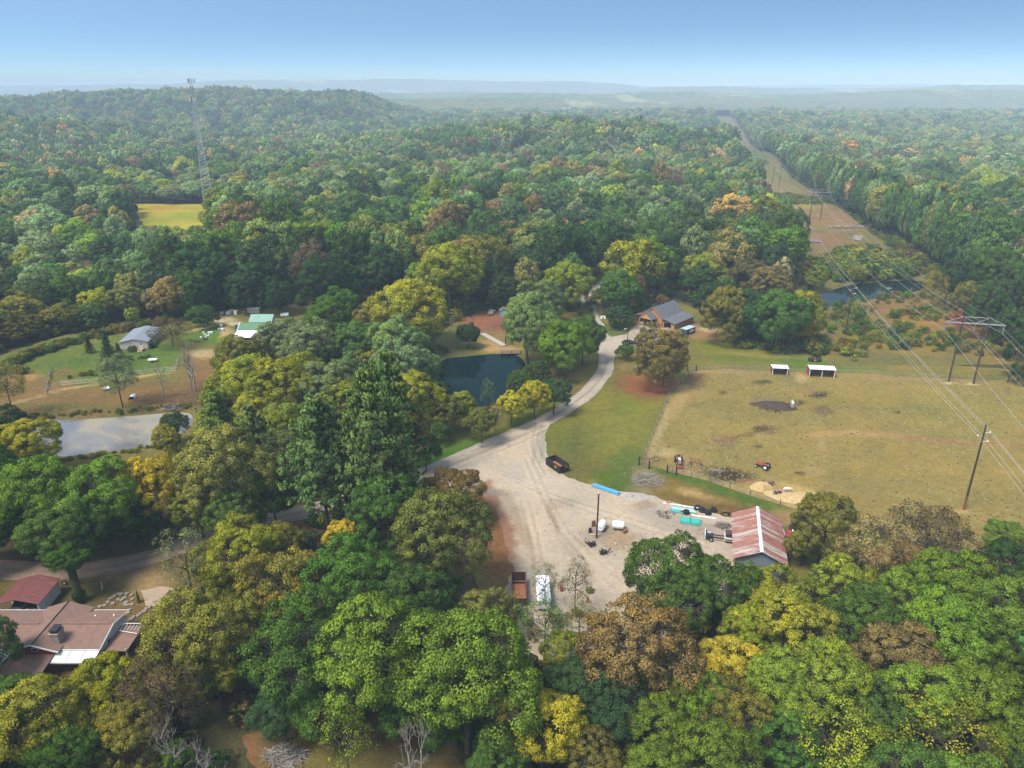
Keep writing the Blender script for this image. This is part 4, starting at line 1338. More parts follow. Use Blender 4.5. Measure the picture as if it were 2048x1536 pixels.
# corridor scrub
q = jgrid(200, 900, 3.0, .8, 20)
d = q[:, 0] - corr_x(q[:, 1])
q = q[(d > -36) & (d < 38)]
us, vs_ = PX(q[:, 0], q[:, 1], 0 * q[:, 0])
dens = np.zeros(len(q))
for pu, pv, ru, rv, k in [(1730, 540, 110, 28, .95), (1820, 680, 110, 22, .9), (1740, 660, 90, 16, .9), (1690, 625, 60, 22, .8), (1720, 690, 60, 12, .8), (1870, 690, 60, 16, .8), (1860, 630, 90, 14, .75), (1790, 600, 80, 10, .6), (1960, 700, 60, 16, .5), (1600, 395, 70, 8, .9), (1560, 385, 50, 8, .9), (1500, 315, 40, 10, .7), (1480, 290, 30, 14, .5), (1720, 500, 40, 6, .6)]:
    dens = np.maximum(dens, k * (((us - pu) / ru) ** 2 + ((vs_ - pv) / rv) ** 2 < 1))
dens = np.maximum(dens, .45 * (np.abs(q[:, 0] - corr_x(q[:, 1])) > 25))
ok = (rng.random(len(q)) < dens) & ~inpoly(q[:, 0], q[:, 1], POND_FAR) & ~inpoly(q[:, 0], q[:, 1], past) & ~inpoly(q[:, 0], q[:, 1], lawn)
q = q[ok]
u2, v2 = PX(q[:, 0], q[:, 1], 0 * q[:, 0])
tall = ((u2 - 1735) / 115) ** 2 + ((v2 - 538) / 30) ** 2 < 1
E1.append((q, rng.uniform(.7, 1.7, len(q)) * np.where(tall, 2.1, 1), rng.choice(list('GBOYTDR'), len(q), p=[.24, .14, .24, .12, .14, .07, .05])))
# hedge lines and pond banks
for line, w, dn, smin, smax, cs in [([(-200, 800), (0, 742), (60, 715), (150, 685), (250, 660), (330, 646)], 3, 2.2, .7, 1.6, 'OTGDR'), ([(48, 712), (75, 705), (108, 690)], 1.6, 1.5, .6, 1.2, 'OTK'), ([(140, 758), (170, 752), (200, 748)], 2, 1.2, .5, 1.0, 'KTG'), ([(200, 745), (260, 738)], 2, 1.5, .4, .8, 'G'), ([(250, 722), (290, 716)], 1, 1.5, .4, .7, 'RG'), ([(-10, 745), (40, 748)], 3, 1.5, .8, 1.6, 'OTK'), ([(430, 620), (480, 612), (560, 608), (640, 610)], 3, 1.5, .8, 1.8, 'GDS'),
                                     ([(1475, 690), (1540, 700), (1620, 708), (1660, 700)], 4, 1.3, .7, 1.6, 'GDOT'), ([(1680, 712), (1700, 715), (1722, 712)], 4, 1.0, .9, 1.6, 'YO'), ([(880, 812), (930, 826), (1000, 815)], 3, 1.5, .5, 1.2, 'TRO'), ([(860, 700), (850, 740), (860, 790)], 5, 1.2, .7, 1.5, 'GD'), ([(1570, 1110), (1590, 1060), (1620, 1100)], 6, 1.6, .4, 1.1, 'DOK'), ([(90, 925), (200, 912), (330, 890)], 1.5, 2.5, .3, .6, 'OT'), ([(60, 833), (200, 826), (380, 812)], 1.5, 2.0, .3, .6, 'OTG'), ([(1170, 640), (1180, 610), (1215, 575)], 4, 1.5, .5, 1.2, 'TOS'), ([(990, 1225), (1040, 1240), (1110, 1250), (1200, 1240)], 7, 1.2, .5, 1.3, 'TORS')]:
    pl, cl_ = strip(wp(line), w)
    a = np.array(cl_)
    L_ = np.hypot(*np.diff(a, axis=0).T).sum()
    m = int(L_ * dn)
    t = rng.random(m) * (len(a) - 1)
    i0 = t.astype(int)
    q = a[i0] + (a[np.minimum(i0 + 1, len(a) - 1)] - a[i0]) * (t - i0)[:, None] + rng.normal(size=(m, 2)) * w * .4
    E1.append((q, rng.uniform(smin, smax, m), rng.choice(list(cs), m)))
q = np.concatenate([e[0] for e in E1])
sz = np.concatenate([e[1] for e in E1])
cc = np.concatenate([e[2] for e in E1])
rgb = np.array([COL[c][1] for c in cc]) * rng.uniform(.75, 1.25, (len(cc), 1)) * rng.uniform(.9, 1.1, (len(cc), 3))
tn = np.array([COL[c][2] for c in cc])
sx = sz * rng.uniform(.8, 1.3, len(sz))
scatter('undergrowth', np.column_stack([q, terr(q[:, 0], q[:, 1]) + sz * .8]), np.stack([sx, sx, sz], 1), rng.random(len(q)) * 6.28, rng.integers(0, 3, len(q)), np.column_stack([rgb, tn]), SHRUB_PROTO, 'low scrub and brambles along wood edges and under the power lines')
print('undergrowth', len(q))
# ---------------------------------------------------------------- materials of built things
M_SHING = mat('brown_shingle', (.24, .14, .105), .9, (.17, .10, .078), 1.2, .3, .75, bump=.4, bscale=14, fine=.35)
M_GREYROOF = mat('grey_shingle', (.13, .135, .15), .85, (.10, .105, .115), 1.0, bump=.3, bscale=12)
M_GREYROOF2 = mat('blue_grey_shingle', (.22, .24, .27), .85, (.17, .19, .22), .8)
M_WHITE = mat('white_paint', (.78, .77, .74), .6, (.62, .60, .56), .8)
M_WHITEMETAL = mat('white_metal', (.8, .82, .85), .45, (.66, .69, .72), .6, spec=.5)
M_CREAM = mat('cream_siding', (.56, .50, .44), .7, (.47, .42, .37), .8)
M_RED = mat('red_paint', (.34, .045, .04), .65, (.24, .035, .03), 1.0)
M_REDROOF = mat('red_metal_roof', (.17, .055, .05), .6, (.27, .12, .10), .9, .5, .75, stretch=(1, 6, 1))
M_TIMBER = mat('orange_timber', (.40, .205, .11), .7, (.31, .155, .08), 1.2, stretch=(1, 1, 4))
M_LIGHTWOOD = mat('light_wood', (.50, .36, .22), .8, (.38, .27, .17), 1.4)
M_GREYWOOD = mat('grey_wood', (.23, .20, .175), .9, (.14, .12, .10), 1.6)
M_DARKWOOD = mat('creosote_wood', (.035, .028, .025), .85, (.06, .045, .035), 1.5)
M_BROWNPOLE = mat('brown_pole', (.075, .05, .04), .85, (.045, .03, .025), 1.0)
M_GREENROOF = mat('green_metal_roof', (.10, .20, .10), .5, (.085, .165, .09), .5)
M_TEALROOF = mat('pale_green_metal_roof', (.20, .34, .27), .5, (.16, .28, .23), .5)
M_BLACK = mat('black_metal', (.02, .02, .022), .5, (.035, .03, .03), 2)
M_RUBBER = mat('rubber', (.018, .018, .02), .8)
M_RUST = mat('rust', (.26, .095, .04), .9, (.12, .055, .035), 2.0, bump=.3)
M_GALV = mat('galvanised', (.52, .54, .56), .45, (.40, .42, .44), 1.0, metal=.4)
M_ARM = mat('weathered_arm', (.34, .33, .33), .7, (.26, .25, .25), 1.0)
M_WIRE = mat('wire', (.42, .42, .43), .5, (.36, .36, .37), 1.0, metal=.2)
M_GLASS = mat('dark_glass', (.02, .025, .03), .1, (.03, .035, .04), 1.0, spec=.6)
M_BLUEPIPE = mat('blue_pipe', (.08, .33, .52), .5, (.10, .28, .42), 1)
M_TEAL = mat('teal_pipe', (.05, .43, .36), .5, (.06, .33, .28), 1)
M_PALE_TEAL = mat('pale_teal', (.32, .62, .60), .5, (.25, .48, .47), 1)
M_HAY = mat('hay', (.50, .36, .17), .95, (.36, .25, .11), 1.5, bump=1.0, bscale=6, fine=.4)
M_MANURE = mat('dark_muck', (.045, .03, .024), .95, (.075, .05, .035), 1.2, bump=1.0, bscale=5)
M_STONE = mat('stone', (.36, .31, .26), .9, (.25, .21, .17), 1.2, bump=.6)
M_CONC = mat('concrete', (.42, .39, .35), .9, (.34, .31, .27), .8)
M_SHEDBLUE = mat('blue_grey_paint', (.20, .30, .35), .7, (.16, .25, .30), 1)
M_NAVY = mat('navy_metal', (.03, .06, .085), .5, (.04, .075, .10), 1)
M_ORANGE = mat('tractor_orange', (.38, .11, .05), .6, (.28, .085, .04), 2)
M_TRACRED = mat('tractor_red', (.22, .05, .04), .6, (.15, .045, .035), 2)
M_MAROON = mat('maroon_paint', (.085, .03, .03), .4, (.12, .06, .05), 2)
M_SILVER = mat('silver_paint', (.42, .44, .46), .3, (.38, .40, .42), 1, spec=.6)
M_IVY = mat('ivy_bark', (.05, .075, .025), .9, (.07, .06, .04), 3, bump=1)
M_SKIRT = mat('skirting', (.33, .29, .24), .8)
M_SHADE = mat('interior_shade', (.03, .026, .024), .9)  # near-black colour standing in for the shade inside open buildings
M_BLUETARP = mat('blue_plastic', (.04, .12, .33), .5)


def rust_roof_mat():
    m, nt, N, L, b = node_mat('rusty_sheet')
    tc = N.new('ShaderNodeTexCoord').outputs['Object']
    oi = N.new('ShaderNodeObjectInfo')
    ad = N.new('ShaderNodeVectorMath')
    sc_ = N.new('ShaderNodeVectorMath'); sc_.operation = 'SCALE'
    cb = N.new('ShaderNodeCombineXYZ')
    for k in range(3): L.new(oi.outputs['Random'], cb.inputs[k])
    L.new(cb.outputs[0], sc_.inputs[0]); sc_.inputs['Scale'].default_value = 40
    mp = N.new('ShaderNodeMapping'); mp.inputs['Scale'].default_value = (.35, 2.2, .35)
    L.new(tc, mp.inputs[0]); L.new(mp.outputs[0], ad.inputs[0]); L.new(sc_.outputs[0], ad.inputs[1])
    n1 = noise(N, L, ad.outputs[0], 1.1, 6, .65)
    r1 = ramp(N, .52, .72)
    sh = N.new('ShaderNodeMath'); sh.operation = 'MULTIPLY_ADD'; sh.inputs[1].default_value = .26; L.new(oi.outputs['Random'], sh.inputs[0]); L.new(n1.outputs[0], sh.inputs[2])
    sb = N.new('ShaderNodeMath'); sb.operation = 'SUBTRACT'; sb.inputs[1].default_value = .09; L.new(sh.outputs[0], sb.inputs[0])
    L.new(sb.outputs[0], r1.inputs[0])
    n2 = noise(N, L, tc, 2.5, 4)
    r2 = ramp(N, .3, .7)
    L.new(n2.outputs[0], r2.inputs[0])
    rust = mix(N, L, r2.outputs[0], (.20, .07, .05), (.28, .115, .08))
    L.new(mix(N, L, r1.outputs[0], rust, (.36, .325, .30)), b.inputs['Base Color'])
    b.inputs['Roughness'].default_value = .6
    return m


M_RUSTROOF = rust_roof_mat()


def sign_mat(name, bgc, marks):
    """a flat printed panel: bars of colour at (x0, x1, z0, z1) of the panel's own box coordinates"""
    m, nt, N, L, b = node_mat(name)
    g = N.new('ShaderNodeTexCoord').outputs['Generated']
    s = N.new('ShaderNodeSeparateXYZ')
    L.new(g, s.inputs[0])
    c = None
    prev = bgc
    for ax, x0, x1, z0, z1, col in marks:
        v = None
        for sock, lo, hi in ((s.outputs[ax], x0, x1), (s.outputs[2], z0, z1)):
            for op, th in (('GREATER_THAN', lo), ('LESS_THAN', hi)):
                q = N.new('ShaderNodeMath'); q.operation = op
                L.new(sock, q.inputs[0]); q.inputs[1].default_value = th
                if v is None: v = q.outputs[0]
                else:
                    w = N.new('ShaderNodeMath'); w.operation = 'MULTIPLY'
                    L.new(v, w.inputs[0]); L.new(q.outputs[0], w.inputs[1]); v = w.outputs[0]
        prev = mix(N, L, v, prev, col)
    L.new(prev, b.inputs['Base Color'])
    b.inputs['Roughness'].default_value = .5
    return m


def gable(root, x0, x1, y0, y1, eave, ridge, axis, m, over=.35, t=.12, name='roof', z=0):
    """two roof slopes over a box; axis is the ridge's direction. Returns the slope objects"""
    out = []
    if axis == 'y':
        xm = (x0 + x1) / 2
        k = (ridge - eave) / (xm - x0)
        for s, xe in ((-1, x0 - over), (1, x1 + over)):
            ze = eave - over * k
            q = [(xe, y0 - over, ze), (xm, y0 - over, ridge), (xm, y1 + over, ridge), (xe, y1 + over, ze)]
            if s < 0: q = q[::-1]
            nr = (Vector(q[1]) - Vector(q[0])).cross(Vector(q[2]) - Vector(q[1]))
            if nr.z < 0: q = q[::-1]
            out.append(MB().slab([Vector(a) + Vector((0, 0, t + z)) for a in q], t).build(name, m, root))
    else:
        ym = (y0 + y1) / 2
        k = (ridge - eave) / (ym - y0)
        for s, ye in ((-1, y0 - over), (1, y1 + over)):
            ze = eave - over * k
            q = [(x0 - over, ye, ze), (x1 + over, ye, ze), (x1 + over, ym, ridge), (x0 - over, ym, ridge)]
            nr = (Vector(q[1]) - Vector(q[0])).cross(Vector(q[2]) - Vector(q[1]))
            if nr.z < 0: q = q[::-1]
            out.append(MB().slab([Vector(a) + Vector((0, 0, t + z)) for a in q], t).build(name, m, root))
    return out


def tri_wall(mb, a, b, apex, t):
    """gable triangle between two eave points and an apex, t thick"""
    a, b, c = Vector(a), Vector(b), Vector(apex)
    n = (b - a).cross(c - a).normalized() * t / 2
    mb.add([a + n, b + n, c + n, a - n, b - n, c - n], [(0, 1, 2), (5, 4, 3), (0, 3, 4, 1), (1, 4, 5, 2), (2, 5, 3, 0)])


def wheel(root, c, r, w, rim=M_GALV, axis='y', name='wheel'):
    Mx = RX90 if axis == 'y' else RY90
    o = MB().torus(c, r * .72, r * .28, Matrix(Mx) @ Matrix.Diagonal((1, 1, w / (r * .7))), 14, 6).build(name, M_RUBBER, root, True)
    MB().lathe([(.01, -w * .3), (r * .5, -w * .3), (r * .5, w * .3), (.01, w * .3)], c, Mx, 12).build('rim', rim, o)
    return o


def g(u, v, z=0.0):
    p = P(u, v, 0)
    return (p.x, p.y, T(p.x, p.y) + .06 + z)


# ---------------------------------------------------------------- brown-roofed house, bottom left
h = thing('ranch_house', 'low house with brown shingle roof, stone chimney and red gable, beside the carport', 'house', (-66, 84, .05))
w = MB()
w.wall((-14, -3.6), (8.5, -3.6), 3.0, .2)
w.wall((-14, 3.8), (8.5, 3.8), 3.0, .2, [(16.0, 17.0, 1.0, 2.2)])
w.wall((8.5, -3.5), (8.5, 3.7), 3.0, .2, [(2.0, 3.0, 1.0, 2.2)])
tri_wall(w, (8.5, -3.6, 3.0), (8.5, 3.8, 3.0), (8.5, .1, 3.85), .2)
w.build('wall', M_WHITE, h)
for q in (((-14.4, -3.9), (8.9, -3.9), -3.9), ((-14.4, 4.2), (8.9, 4.2), 4.2)):
    s = q[2]
    pts_ = [(-14.4, s, 2.92), (8.9, s, 2.92), (8.9, .1, 3.95), (-14.4, .1, 3.95)]
    if s > 0: pts_ = pts_[::-1]
    MB().slab([Vector(a) + Vector((0, 0, .12)) for a in pts_], .12).build('roof', M_SHING, h)
MB().box((-8, .1, 4.1), (13, .35, .1)).box((5, .1, 4.1), (7, .35, .1)).build('ridge_cap', M_SHING, h)
for s in (-1, 1):
    pts_ = [(.2, -4.9, 4.25), (.2, 4.6, 4.25), (.2 + s * 3.5, 4.6, 3.1), (.2 + s * 3.5, -4.9, 3.1)]
    if s > 0: pts_ = pts_[::-1]
    MB().slab([Vector(a) + Vector((0, 0, .14)) for a in pts_], .12).build('roof', M_SHING, h)
MB().tube([(.2, -4.9, 4.43), (.2, 4.6, 4.43)], .09, 6).build('ridge_cap', mat('dark_ridge', (.08, .06, .055), .9), h)
gw = MB()
tri_wall(gw, (-2.9, -4.5, 3.2), (3.3, -4.5, 3.2), (.2, -4.5, 4.25), .15)
gw.wall((-2.9, -4.5), (3.3, -4.5), 3.2, .15, z0=0)
gw.build('gable_wall', M_RED, h)
fr = MB().box((.5, -4.62, 3.55), (.9, .08, .5)).build('window', M_WHITE, h)
MB().box((.5, -4.68, 3.55), (.68, .04, .3)).build('pane', M_GLASS, fr)
for s in (-1, 1):
    MB().slab([(.2, -5.0, 4.42), (.2, -4.88, 4.42), (.2 + s * 3.6, -4.88, 3.24), (.2 + s * 3.6, -5.0, 3.24)] if s > 0 else [(.2, -4.88, 4.42), (.2, -5.0, 4.42), (.2 - 3.6, -5.0, 3.24), (.2 - 3.6, -4.88, 3.24)], .18).build('bargeboard', M_WHITE, h)
ch = MB().box((2.6, -2.6, 4.1), (1.1, 1.5, 1.7)).box((2.6, -2.6, 5.0), (1.3, 1.7, .15)).build('chimney', M_STONE, h)
MB().box((2.6, -2.6, 5.3), (.9, 1.3, .45)).box((2.6, -2.6, 5.56), (1.1, 1.5, .08)).build('chimney_cap', M_BLACK, ch)
MB().slab([(-3.1, -8.2, 2.35), (3.0, -8.2, 2.35), (3.0, -4.6, 2.75), (-3.1, -4.6, 2.75)], .12).build('porch_roof', M_SHING, h)
MB().wall((-3.0, -8.0), (2.9, -8.0), 2.2, .15).build('porch_wall', M_CREAM, h)
MB().slab([(-9.5, -8.4, 2.62), (-3.2, -8.4, 2.62), (-3.2, -1.6, 2.74), (-9.5, -1.6, 2.74)], .18).build('flat_roof', mat('white_membrane', (.74, .75, .75), .7, (.42, .42, .42), 1.5, .55, .75), h)
wa = MB().wall((-9.4, -1.5), (-3.6, -1.5), 3.1, .15, z0=.3).build('wing_wall', M_WHITE, h)
w_ = MB().box((-4.6, -1.62, 3.0), (1.0, .06, .4)).build('window', M_GALV, wa)
for k in range(3):
    MB().slab([(3.1 + k * 1.95, -5.8, 2.45), (4.95 + k * 1.95, -5.8, 2.45), (4.95 + k * 1.95, -4.0, 2.78), (3.1 + k * 1.95, -4.0, 2.78)], .06).build('sunroom_panel', M_WHITEMETAL, h)
MB().box((6, -5.8, 2.3), (6.2, .12, .2)).tube([(8.7, -5.8, 0), (8.7, -5.8, 2.3)], .08).build('sunroom_frame', M_WHITE, h)
MB().slab([(8.9, -3.4, 2.25), (12.2, -3.4, 2.2), (12.2, 1.8, 2.2), (8.9, 1.8, 2.25)], .1).build('deck_roof', M_SHING, h)
dk = MB()
for k in range(7):
    dk.tube([(8.9 + k * .5, 1.9, 2.5), (8.9 + k * .5, .6, 2.5)], .04, 4)
dk.tube([(8.9, 1.95, 2.5), (12.2, 1.95, 2.5)], .06, 4)
dk.tube([(9.0, .5, 2.5), (12.2, -.2, 2.5)], .06, 4)
for px_, py_ in ((12.1, 1.8), (12.1, -3.3), (9.1, 1.8)): dk.tube([(px_, py_, 0), (px_, py_, 2.6)], .08, 4)
dk.build('pergola', M_WHITE, h)
for px_, py_ in ((5.2, 2.2), (7.9, 2.3)):
    MB().tube([(px_, py_, 3.4), (px_, py_, 3.75)], .12, 8).build('vent_pipe', M_WHITE, h)

for s_, y_ in ((-1, -4.0), (1, 4.3)):
    MB().box((-2.7 if s_ < 0 else -2.7, y_, 2.93), (23.3, .08, .22)).build('gutter', M_WHITE, h)
for x_ in (8.95,):
    for ya, yb in ((-3.95, .1), (4.25, .1)):
        MB().tube([(x_, ya, 2.98), (x_, yb, 4.0)], .09, 4).build('bargeboard', M_WHITE, h)
# carport and car
h = thing('carport', 'open carport with faded red metal roof next to the brown-roofed house', 'carport', (-75.2, 93.3, .05), R(2))
for o_ in gable(h, -3.0, 3.0, -2.9, 2.9, 2.45, 3.25, 'y', M_REDROOF, .25, .06):
    for k in range(14):
        pass
rib = MB()
for k in range(17):
    yv = -3.1 + k * .39
    for s in (-1, 1):
        rib.tube([(s * .05, yv, 3.34), (s * 3.22, yv, 2.48)], .035, 3)
rib.build('roof_rib', M_REDROOF, h)
for px_, py_ in ((-2.9, -2.8), (2.9, -2.8), (-2.9, 2.8), (-2.9, 0)):
    MB().box((px_, py_, 1.25), (.16, .16, 2.5)).build('post', M_WHITE, h)
MB().wall((2.9, -2.6), (2.9, 2.9), 2.4, .1).build('side_panel', M_WHITE, h)


def car(name, label, loc, rz, body, cat='car', L_=4.5, W_=1.75):
    c = thing(name, label, cat, loc, rz)
    prof = [(-.5, .35), (-.5, .75), (-.47, .86), (-.2, .93), (.22, .95), (.46, .88), (.5, .72), (.5, .35)]
    vs, fs = [], []
    for s in (-1, 1):
        for px_, pz_ in prof: vs.append((px_ * L_, s * W_ / 2 * (1 if pz_ < .8 else .93), pz_))
    n = len(prof)
    fs = [tuple(range(n)), tuple(range(2 * n - 1, n - 1, -1))] + [(i, n + i, n + (i + 1) % n, (i + 1) % n) for i in range(n)]
    b = MB(); b.add(vs, fs); b.build('body', body, c)
    cab = [(-.42, .9), (-.3, 1.35), (.06, 1.4), (.25, .94)]
    vs = []
    for s in (-1, 1):
        for px_, pz_ in cab: vs.append((px_ * L_, s * W_ / 2 * (.9 if pz_ < 1 else .74), pz_))
    gl = MB(); gl.add(vs, [(0, 1, 2, 3), (7, 6, 5, 4), (0, 4, 5, 1), (1, 5, 6, 2), (2, 6, 7, 3), (3, 7, 4, 0)]); gl.build('windows', M_GLASS, c)
    MB().box((-.12 * L_, 0, 1.405), (.34 * L_, W_ * .7, .05)).build('roof', body, c)
    for sx in (-.31, .32):
        for sy in (-1, 1): wheel(c, (sx * L_, sy * W_ * .46, .33), .33, .2)
    for sy in (-1, 1): MB().box((.495 * L_, sy * .6, .68), (.06, .35, .14)).build('headlight', M_WHITEMETAL, c)
    return c


car('silver_car', 'silver car parked under the red-roofed carport', (-76.3, 92.6, .12), R(-90), M_SILVER)
car('black_car', 'black car parked under the carport beside the silver car', (-73.9, 93.4, .12), R(-90), M_BLACK)
p = g(225, 1172)
t_ = thing('tyre_casing', 'white-rimmed tyre leaning at the back corner of the carport', 'tyre', g(130, 1170))
wheel(t_, (0, 0, .4), .42, .25, M_WHITE, 'y', 'tread')
tag(MB().tube([(0, 0, 0), (.1, 0, 1.6)], .06, 6).build('white_stake', M_WHITE, loc=g(205, 1180)), 'thin white stake in the yard between lane and house', 'stake')
st = link(bpy.data.objects.new('stone_path', None))
tag(st, 'stone path and stepping stones between the house and the patio', None, None, 'structure')
rr = random.Random(4)
sm = []
for k in range(5):
    n = 7
    ps = [(math.cos(6.283 * i / n) * rr.uniform(.3, .5), math.sin(6.283 * i / n) * rr.uniform(.25, .42)) for i in range(n)]
    b = MB(); b.add([(a, c, 0) for a, c in ps] + [(a * .92, c * .92, .16) for a, c in ps], [tuple(range(n))[::-1], tuple(range(n, 2 * n))] + [(i, (i + 1) % n, n + (i + 1) % n, n + i) for i in range(n)])
    me = b.mesh('stone'); me.materials.append(mat('path_stone', (.27, .22, .175), .9, (.19, .15, .12), 1.2)); sm.append(me)
for (u, v) in [(300, 1216), (294, 1220), (287, 1223), (281, 1227), (275, 1231), (268, 1236), (262, 1241), (256, 1246), (249, 1197), (243, 1192), (252, 1204), (256, 1212), (259, 1220), (258, 1228), (250, 1235), (238, 1190), (230, 1194), (222, 1199), (214, 1205), (207, 1211), (201, 1216), (248, 1211), (243, 1200), (225, 1207), (262, 1212), (252, 1226), (234, 1200), (264, 1200), (262, 1192), (255, 1188)]:
    q = g(u + rr.uniform(-2, 2), v + rr.uniform(-2, 2))
    mobj('stone', rr.choice(sm), None, st, q, rr.random() * 6)

# ---------------------------------------------------------------- grey-roofed home on the meadow
h = thing('manufactured_home', 'long cream home with blue-grey roof on the green meadow', 'house', (-116.6, 213.6, .06), R(8))
w = MB()
w.wall((-4, 0), (4, 0), 2.6, .15, [(5.6, 6.5, .7, 2.4)])
w.wall((-4, 13.5), (4, 13.5), 2.6, .15)
w.wall((-4, .1), (-4, 13.4), 2.6, .15)
w.wall((4, .1), (4, 13.4), 2.6, .15, [(3, 4, 1.1, 2.1), (7, 8.2, 1.1, 2.1)])
tri_wall(w, (-4, 0, 2.6), (4, 0, 2.6), (0, 0, 3.5), .15)
tri_wall(w, (-4, 13.5, 2.6), (4, 13.5, 2.6), (0, 13.5, 3.5), .15)
w.build('wall', M_CREAM, h)
gable(h, -4, 4, 0, 13.5, 2.6, 3.5, 'y', M_GREYROOF2, .4, .12)
MB().box((0, -.02, .25), (8.1, .2, .5)).build('skirting', M_SKIRT, h)
d_ = MB().box((2.05, -.06, 1.55), (.85, .08, 1.7)).build('door', M_WHITE, h)
MB().box((2.05, -.11, 1.9), (.45, .03, .7)).build('pane', M_GLASS, d_)
for yv in (3.5, 7.6):
    f = MB().box((4.08, yv, 1.6), (.06, 1.0, 1.0)).build('window', M_WHITE, h)
    MB().box((4.12, yv, 1.6), (.03, .8, .8)).build('pane', M_GLASS, f)
MB().box((2.05, -.9, .55), (1.6, 1.4, .12)).box((2.05, -1.8, .3), (1.4, .4, .1)).box((2.05, -2.2, .12), (1.4, .4, .1)).tube([(1.3, -1.5, 0), (1.3, -1.5, 1.4)], .05, 4).tube([(2.8, -1.5, 0), (2.8, -1.5, 1.4)], .05, 4).tube([(1.3, -1.5, 1.4), (1.3, -.2, 1.4)], .05, 4).tube([(2.8, -1.5, 1.4), (2.8, -.2, 1.4)], .05, 4).build('steps', M_LIGHTWOOD, h)
for (u, v, w_, lb) in [(263, 697, 16, 'round clipped green shrub under the gable end of the cream home'), (305, 690, 13, 'low green shrub by the right wall of the cream home')]:
    plant(u, v, w_, 'G', .8, 'shrub', .97, None, None, lb, 'shrub')
t_ = thing('garden_table', 'white flat table standing on the grass below the cream home', 'table', g(306, 724), R(5))
MB().box((0, 0, .8), (2.4, 1.7, .06)).build('tabletop', M_WHITE, t_)
for sx in (-1, 1):
    for sy in (-1, 1): MB().box((sx * 1.0, sy * .7, .4), (.07, .07, .8)).build('leg', M_GALV, t_)
t_ = thing('animal_hut', 'small corrugated half-pipe hut open at its front, on the brown bank', 'hut', g(263, 800), R(5))
b = MB(); n = 12
vs = []
for k in range(2):
    for i in range(n + 1):
        a = math.pi * i / n
        for rr_ in (.85, .78): vs.append((rr_ * math.cos(a), k * 1.9, rr_ * 1.15 * math.sin(a)))
m2 = 2 * (n + 1)
fs = []
for i in range(n):
    a = 2 * i
    fs += [(a, a + 2, m2 + a + 2, m2 + a), (a + 1, m2 + a + 1, m2 + a + 3, a + 3), (a, a + 1, a + 3, a + 2)]
b.add(vs, fs); b.build('shell', M_GALV, t_, True)
b = MB(); b.add([(.8 * math.cos(math.pi * i / n), 1.85, .9 * math.sin(math.pi * i / n)) for i in range(n + 1)], [tuple(range(n + 1))]); b.build('back_panel', M_SHADE, t_)
t_ = thing('stock_tank', 'round galvanised stock tank on the brown bank left of the hut', 'tank', g(214, 780))
MB().lathe([(.95, 0), (1.0, .55), (1.03, .6), (.93, .6), (.9, .12)], n=20).build('shell', M_GALV, t_, True)

# fences
def fence(label, px, step, hgt, m, group=None, wires=(.35, .75, 1.1), pr=.06, wr=.012, name='wire_fence', heavy=()):
    pts_ = [P(u, v) for u, v in px]
    f = thing(name, label, 'fence', (pts_[0].x, pts_[0].y, 0), 0, group)
    o0 = pts_[0]
    path = []
    for a, b in zip(pts_[:-1], pts_[1:]):
        n = max(1, round((b - a).length / step))
        path += [a + (b - a) * i / n for i in range(n)]
    path.append(pts_[-1])
    me = MB().tube([(0, 0, -.2), (0, 0, hgt)], pr, 6).mesh('post'); me.materials.append(m)
    for q in path:
        mobj('post', me, None, f, (q.x - o0.x, q.y - o0.y, T(q.x, q.y)), rnd.random(), (1, 1, rnd.uniform(.92, 1.06)))
    for zz in wires:
        MB().tube([(q.x - o0.x, q.y - o0.y, T(q.x, q.y) + zz) for q in path], wr, 3).build('wire', M_GALV, f)
    return f


fence('wire fence along the far side of the dry pasture', FENCE_TOP[:-1] + [(2200, 770)], 4.2, 1.35, M_GREYWOOD)
fence('wire fence between the mown lawn and the pasture', FENCE_SIDE, 4.0, 1.35, M_DARKWOOD, wires=(.3, .6, .9, 1.2))
fence('wire fence along the near side of the pasture above the gravel lot', FENCE_LOW[1:], 4.2, 1.3, M_DARKWOOD)
for a, b, lb in [((1278, 930), (1298, 938), 'dark post-and-rail brace at the pasture corner next to the lawn'), ((1334, 946), (1352, 950), 'dark post-and-rail brace in the pasture fence below the tractor'), ((2015, 765), (2034, 766), 'dark post-and-rail brace in the far pasture fence right of the pylon'), ((1374, 742), (1392, 743), 'dark post-and-rail brace at the pasture corner by the big sycamore')]:
    A, B = P(*a), P(*b)
    t_ = thing('rail_brace', lb, 'fence', (A.x, A.y, 0), 0, 'fence braces')
    d_ = B - A
    for q in (Vector((0, 0, 0)), d_): MB().tube([(q.x, q.y, -.2), (q.x, q.y, 1.9)], .17, 8).build('post', M_DARKWOOD, t_)
    MB().tube([(0, 0, 1.2), (d_.x, d_.y, 1.2)], .08, 6).build('rail', M_GREYWOOD, t_)
    MB().tube([(0, 0, .4), (d_.x, d_.y, .4)], .05, 6).build('rail', M_GREYWOOD, t_)
fence('pale garden fence across the meadow above the brown bank', [(92, 783), (120, 772), (200, 765), (262, 752), (310, 745), (352, 742), (356, 722)], 3.5, 1.3, M_LIGHTWOOD, wires=(.3, .8, 1.25), wr=.03, name='garden_fence')
t_ = thing('rail_fence', 'weathered zigzag rail fence at the left end of the garden', 'fence', tuple(P(97, 762)))
for k in range(6):
    a = P(102 - k * 1.8, 742 + k * 8) - P(97, 762); b = P(102 - (k + 1) * 1.8, 742 + (k + 1) * 8) - P(97, 762)
    a.x += .4 * (-1) ** k; b.x -= .4 * (-1) ** k
    MB().tube([(a.x, a.y, -.1), (a.x, a.y, 1.4)], .09, 5).build('post', M_GREYWOOD, t_)
    for zz in (.4, .8, 1.2): MB().tube([(a.x, a.y, zz), (b.x, b.y, zz)], .07, 5).build('rail', M_GREYWOOD, t_)

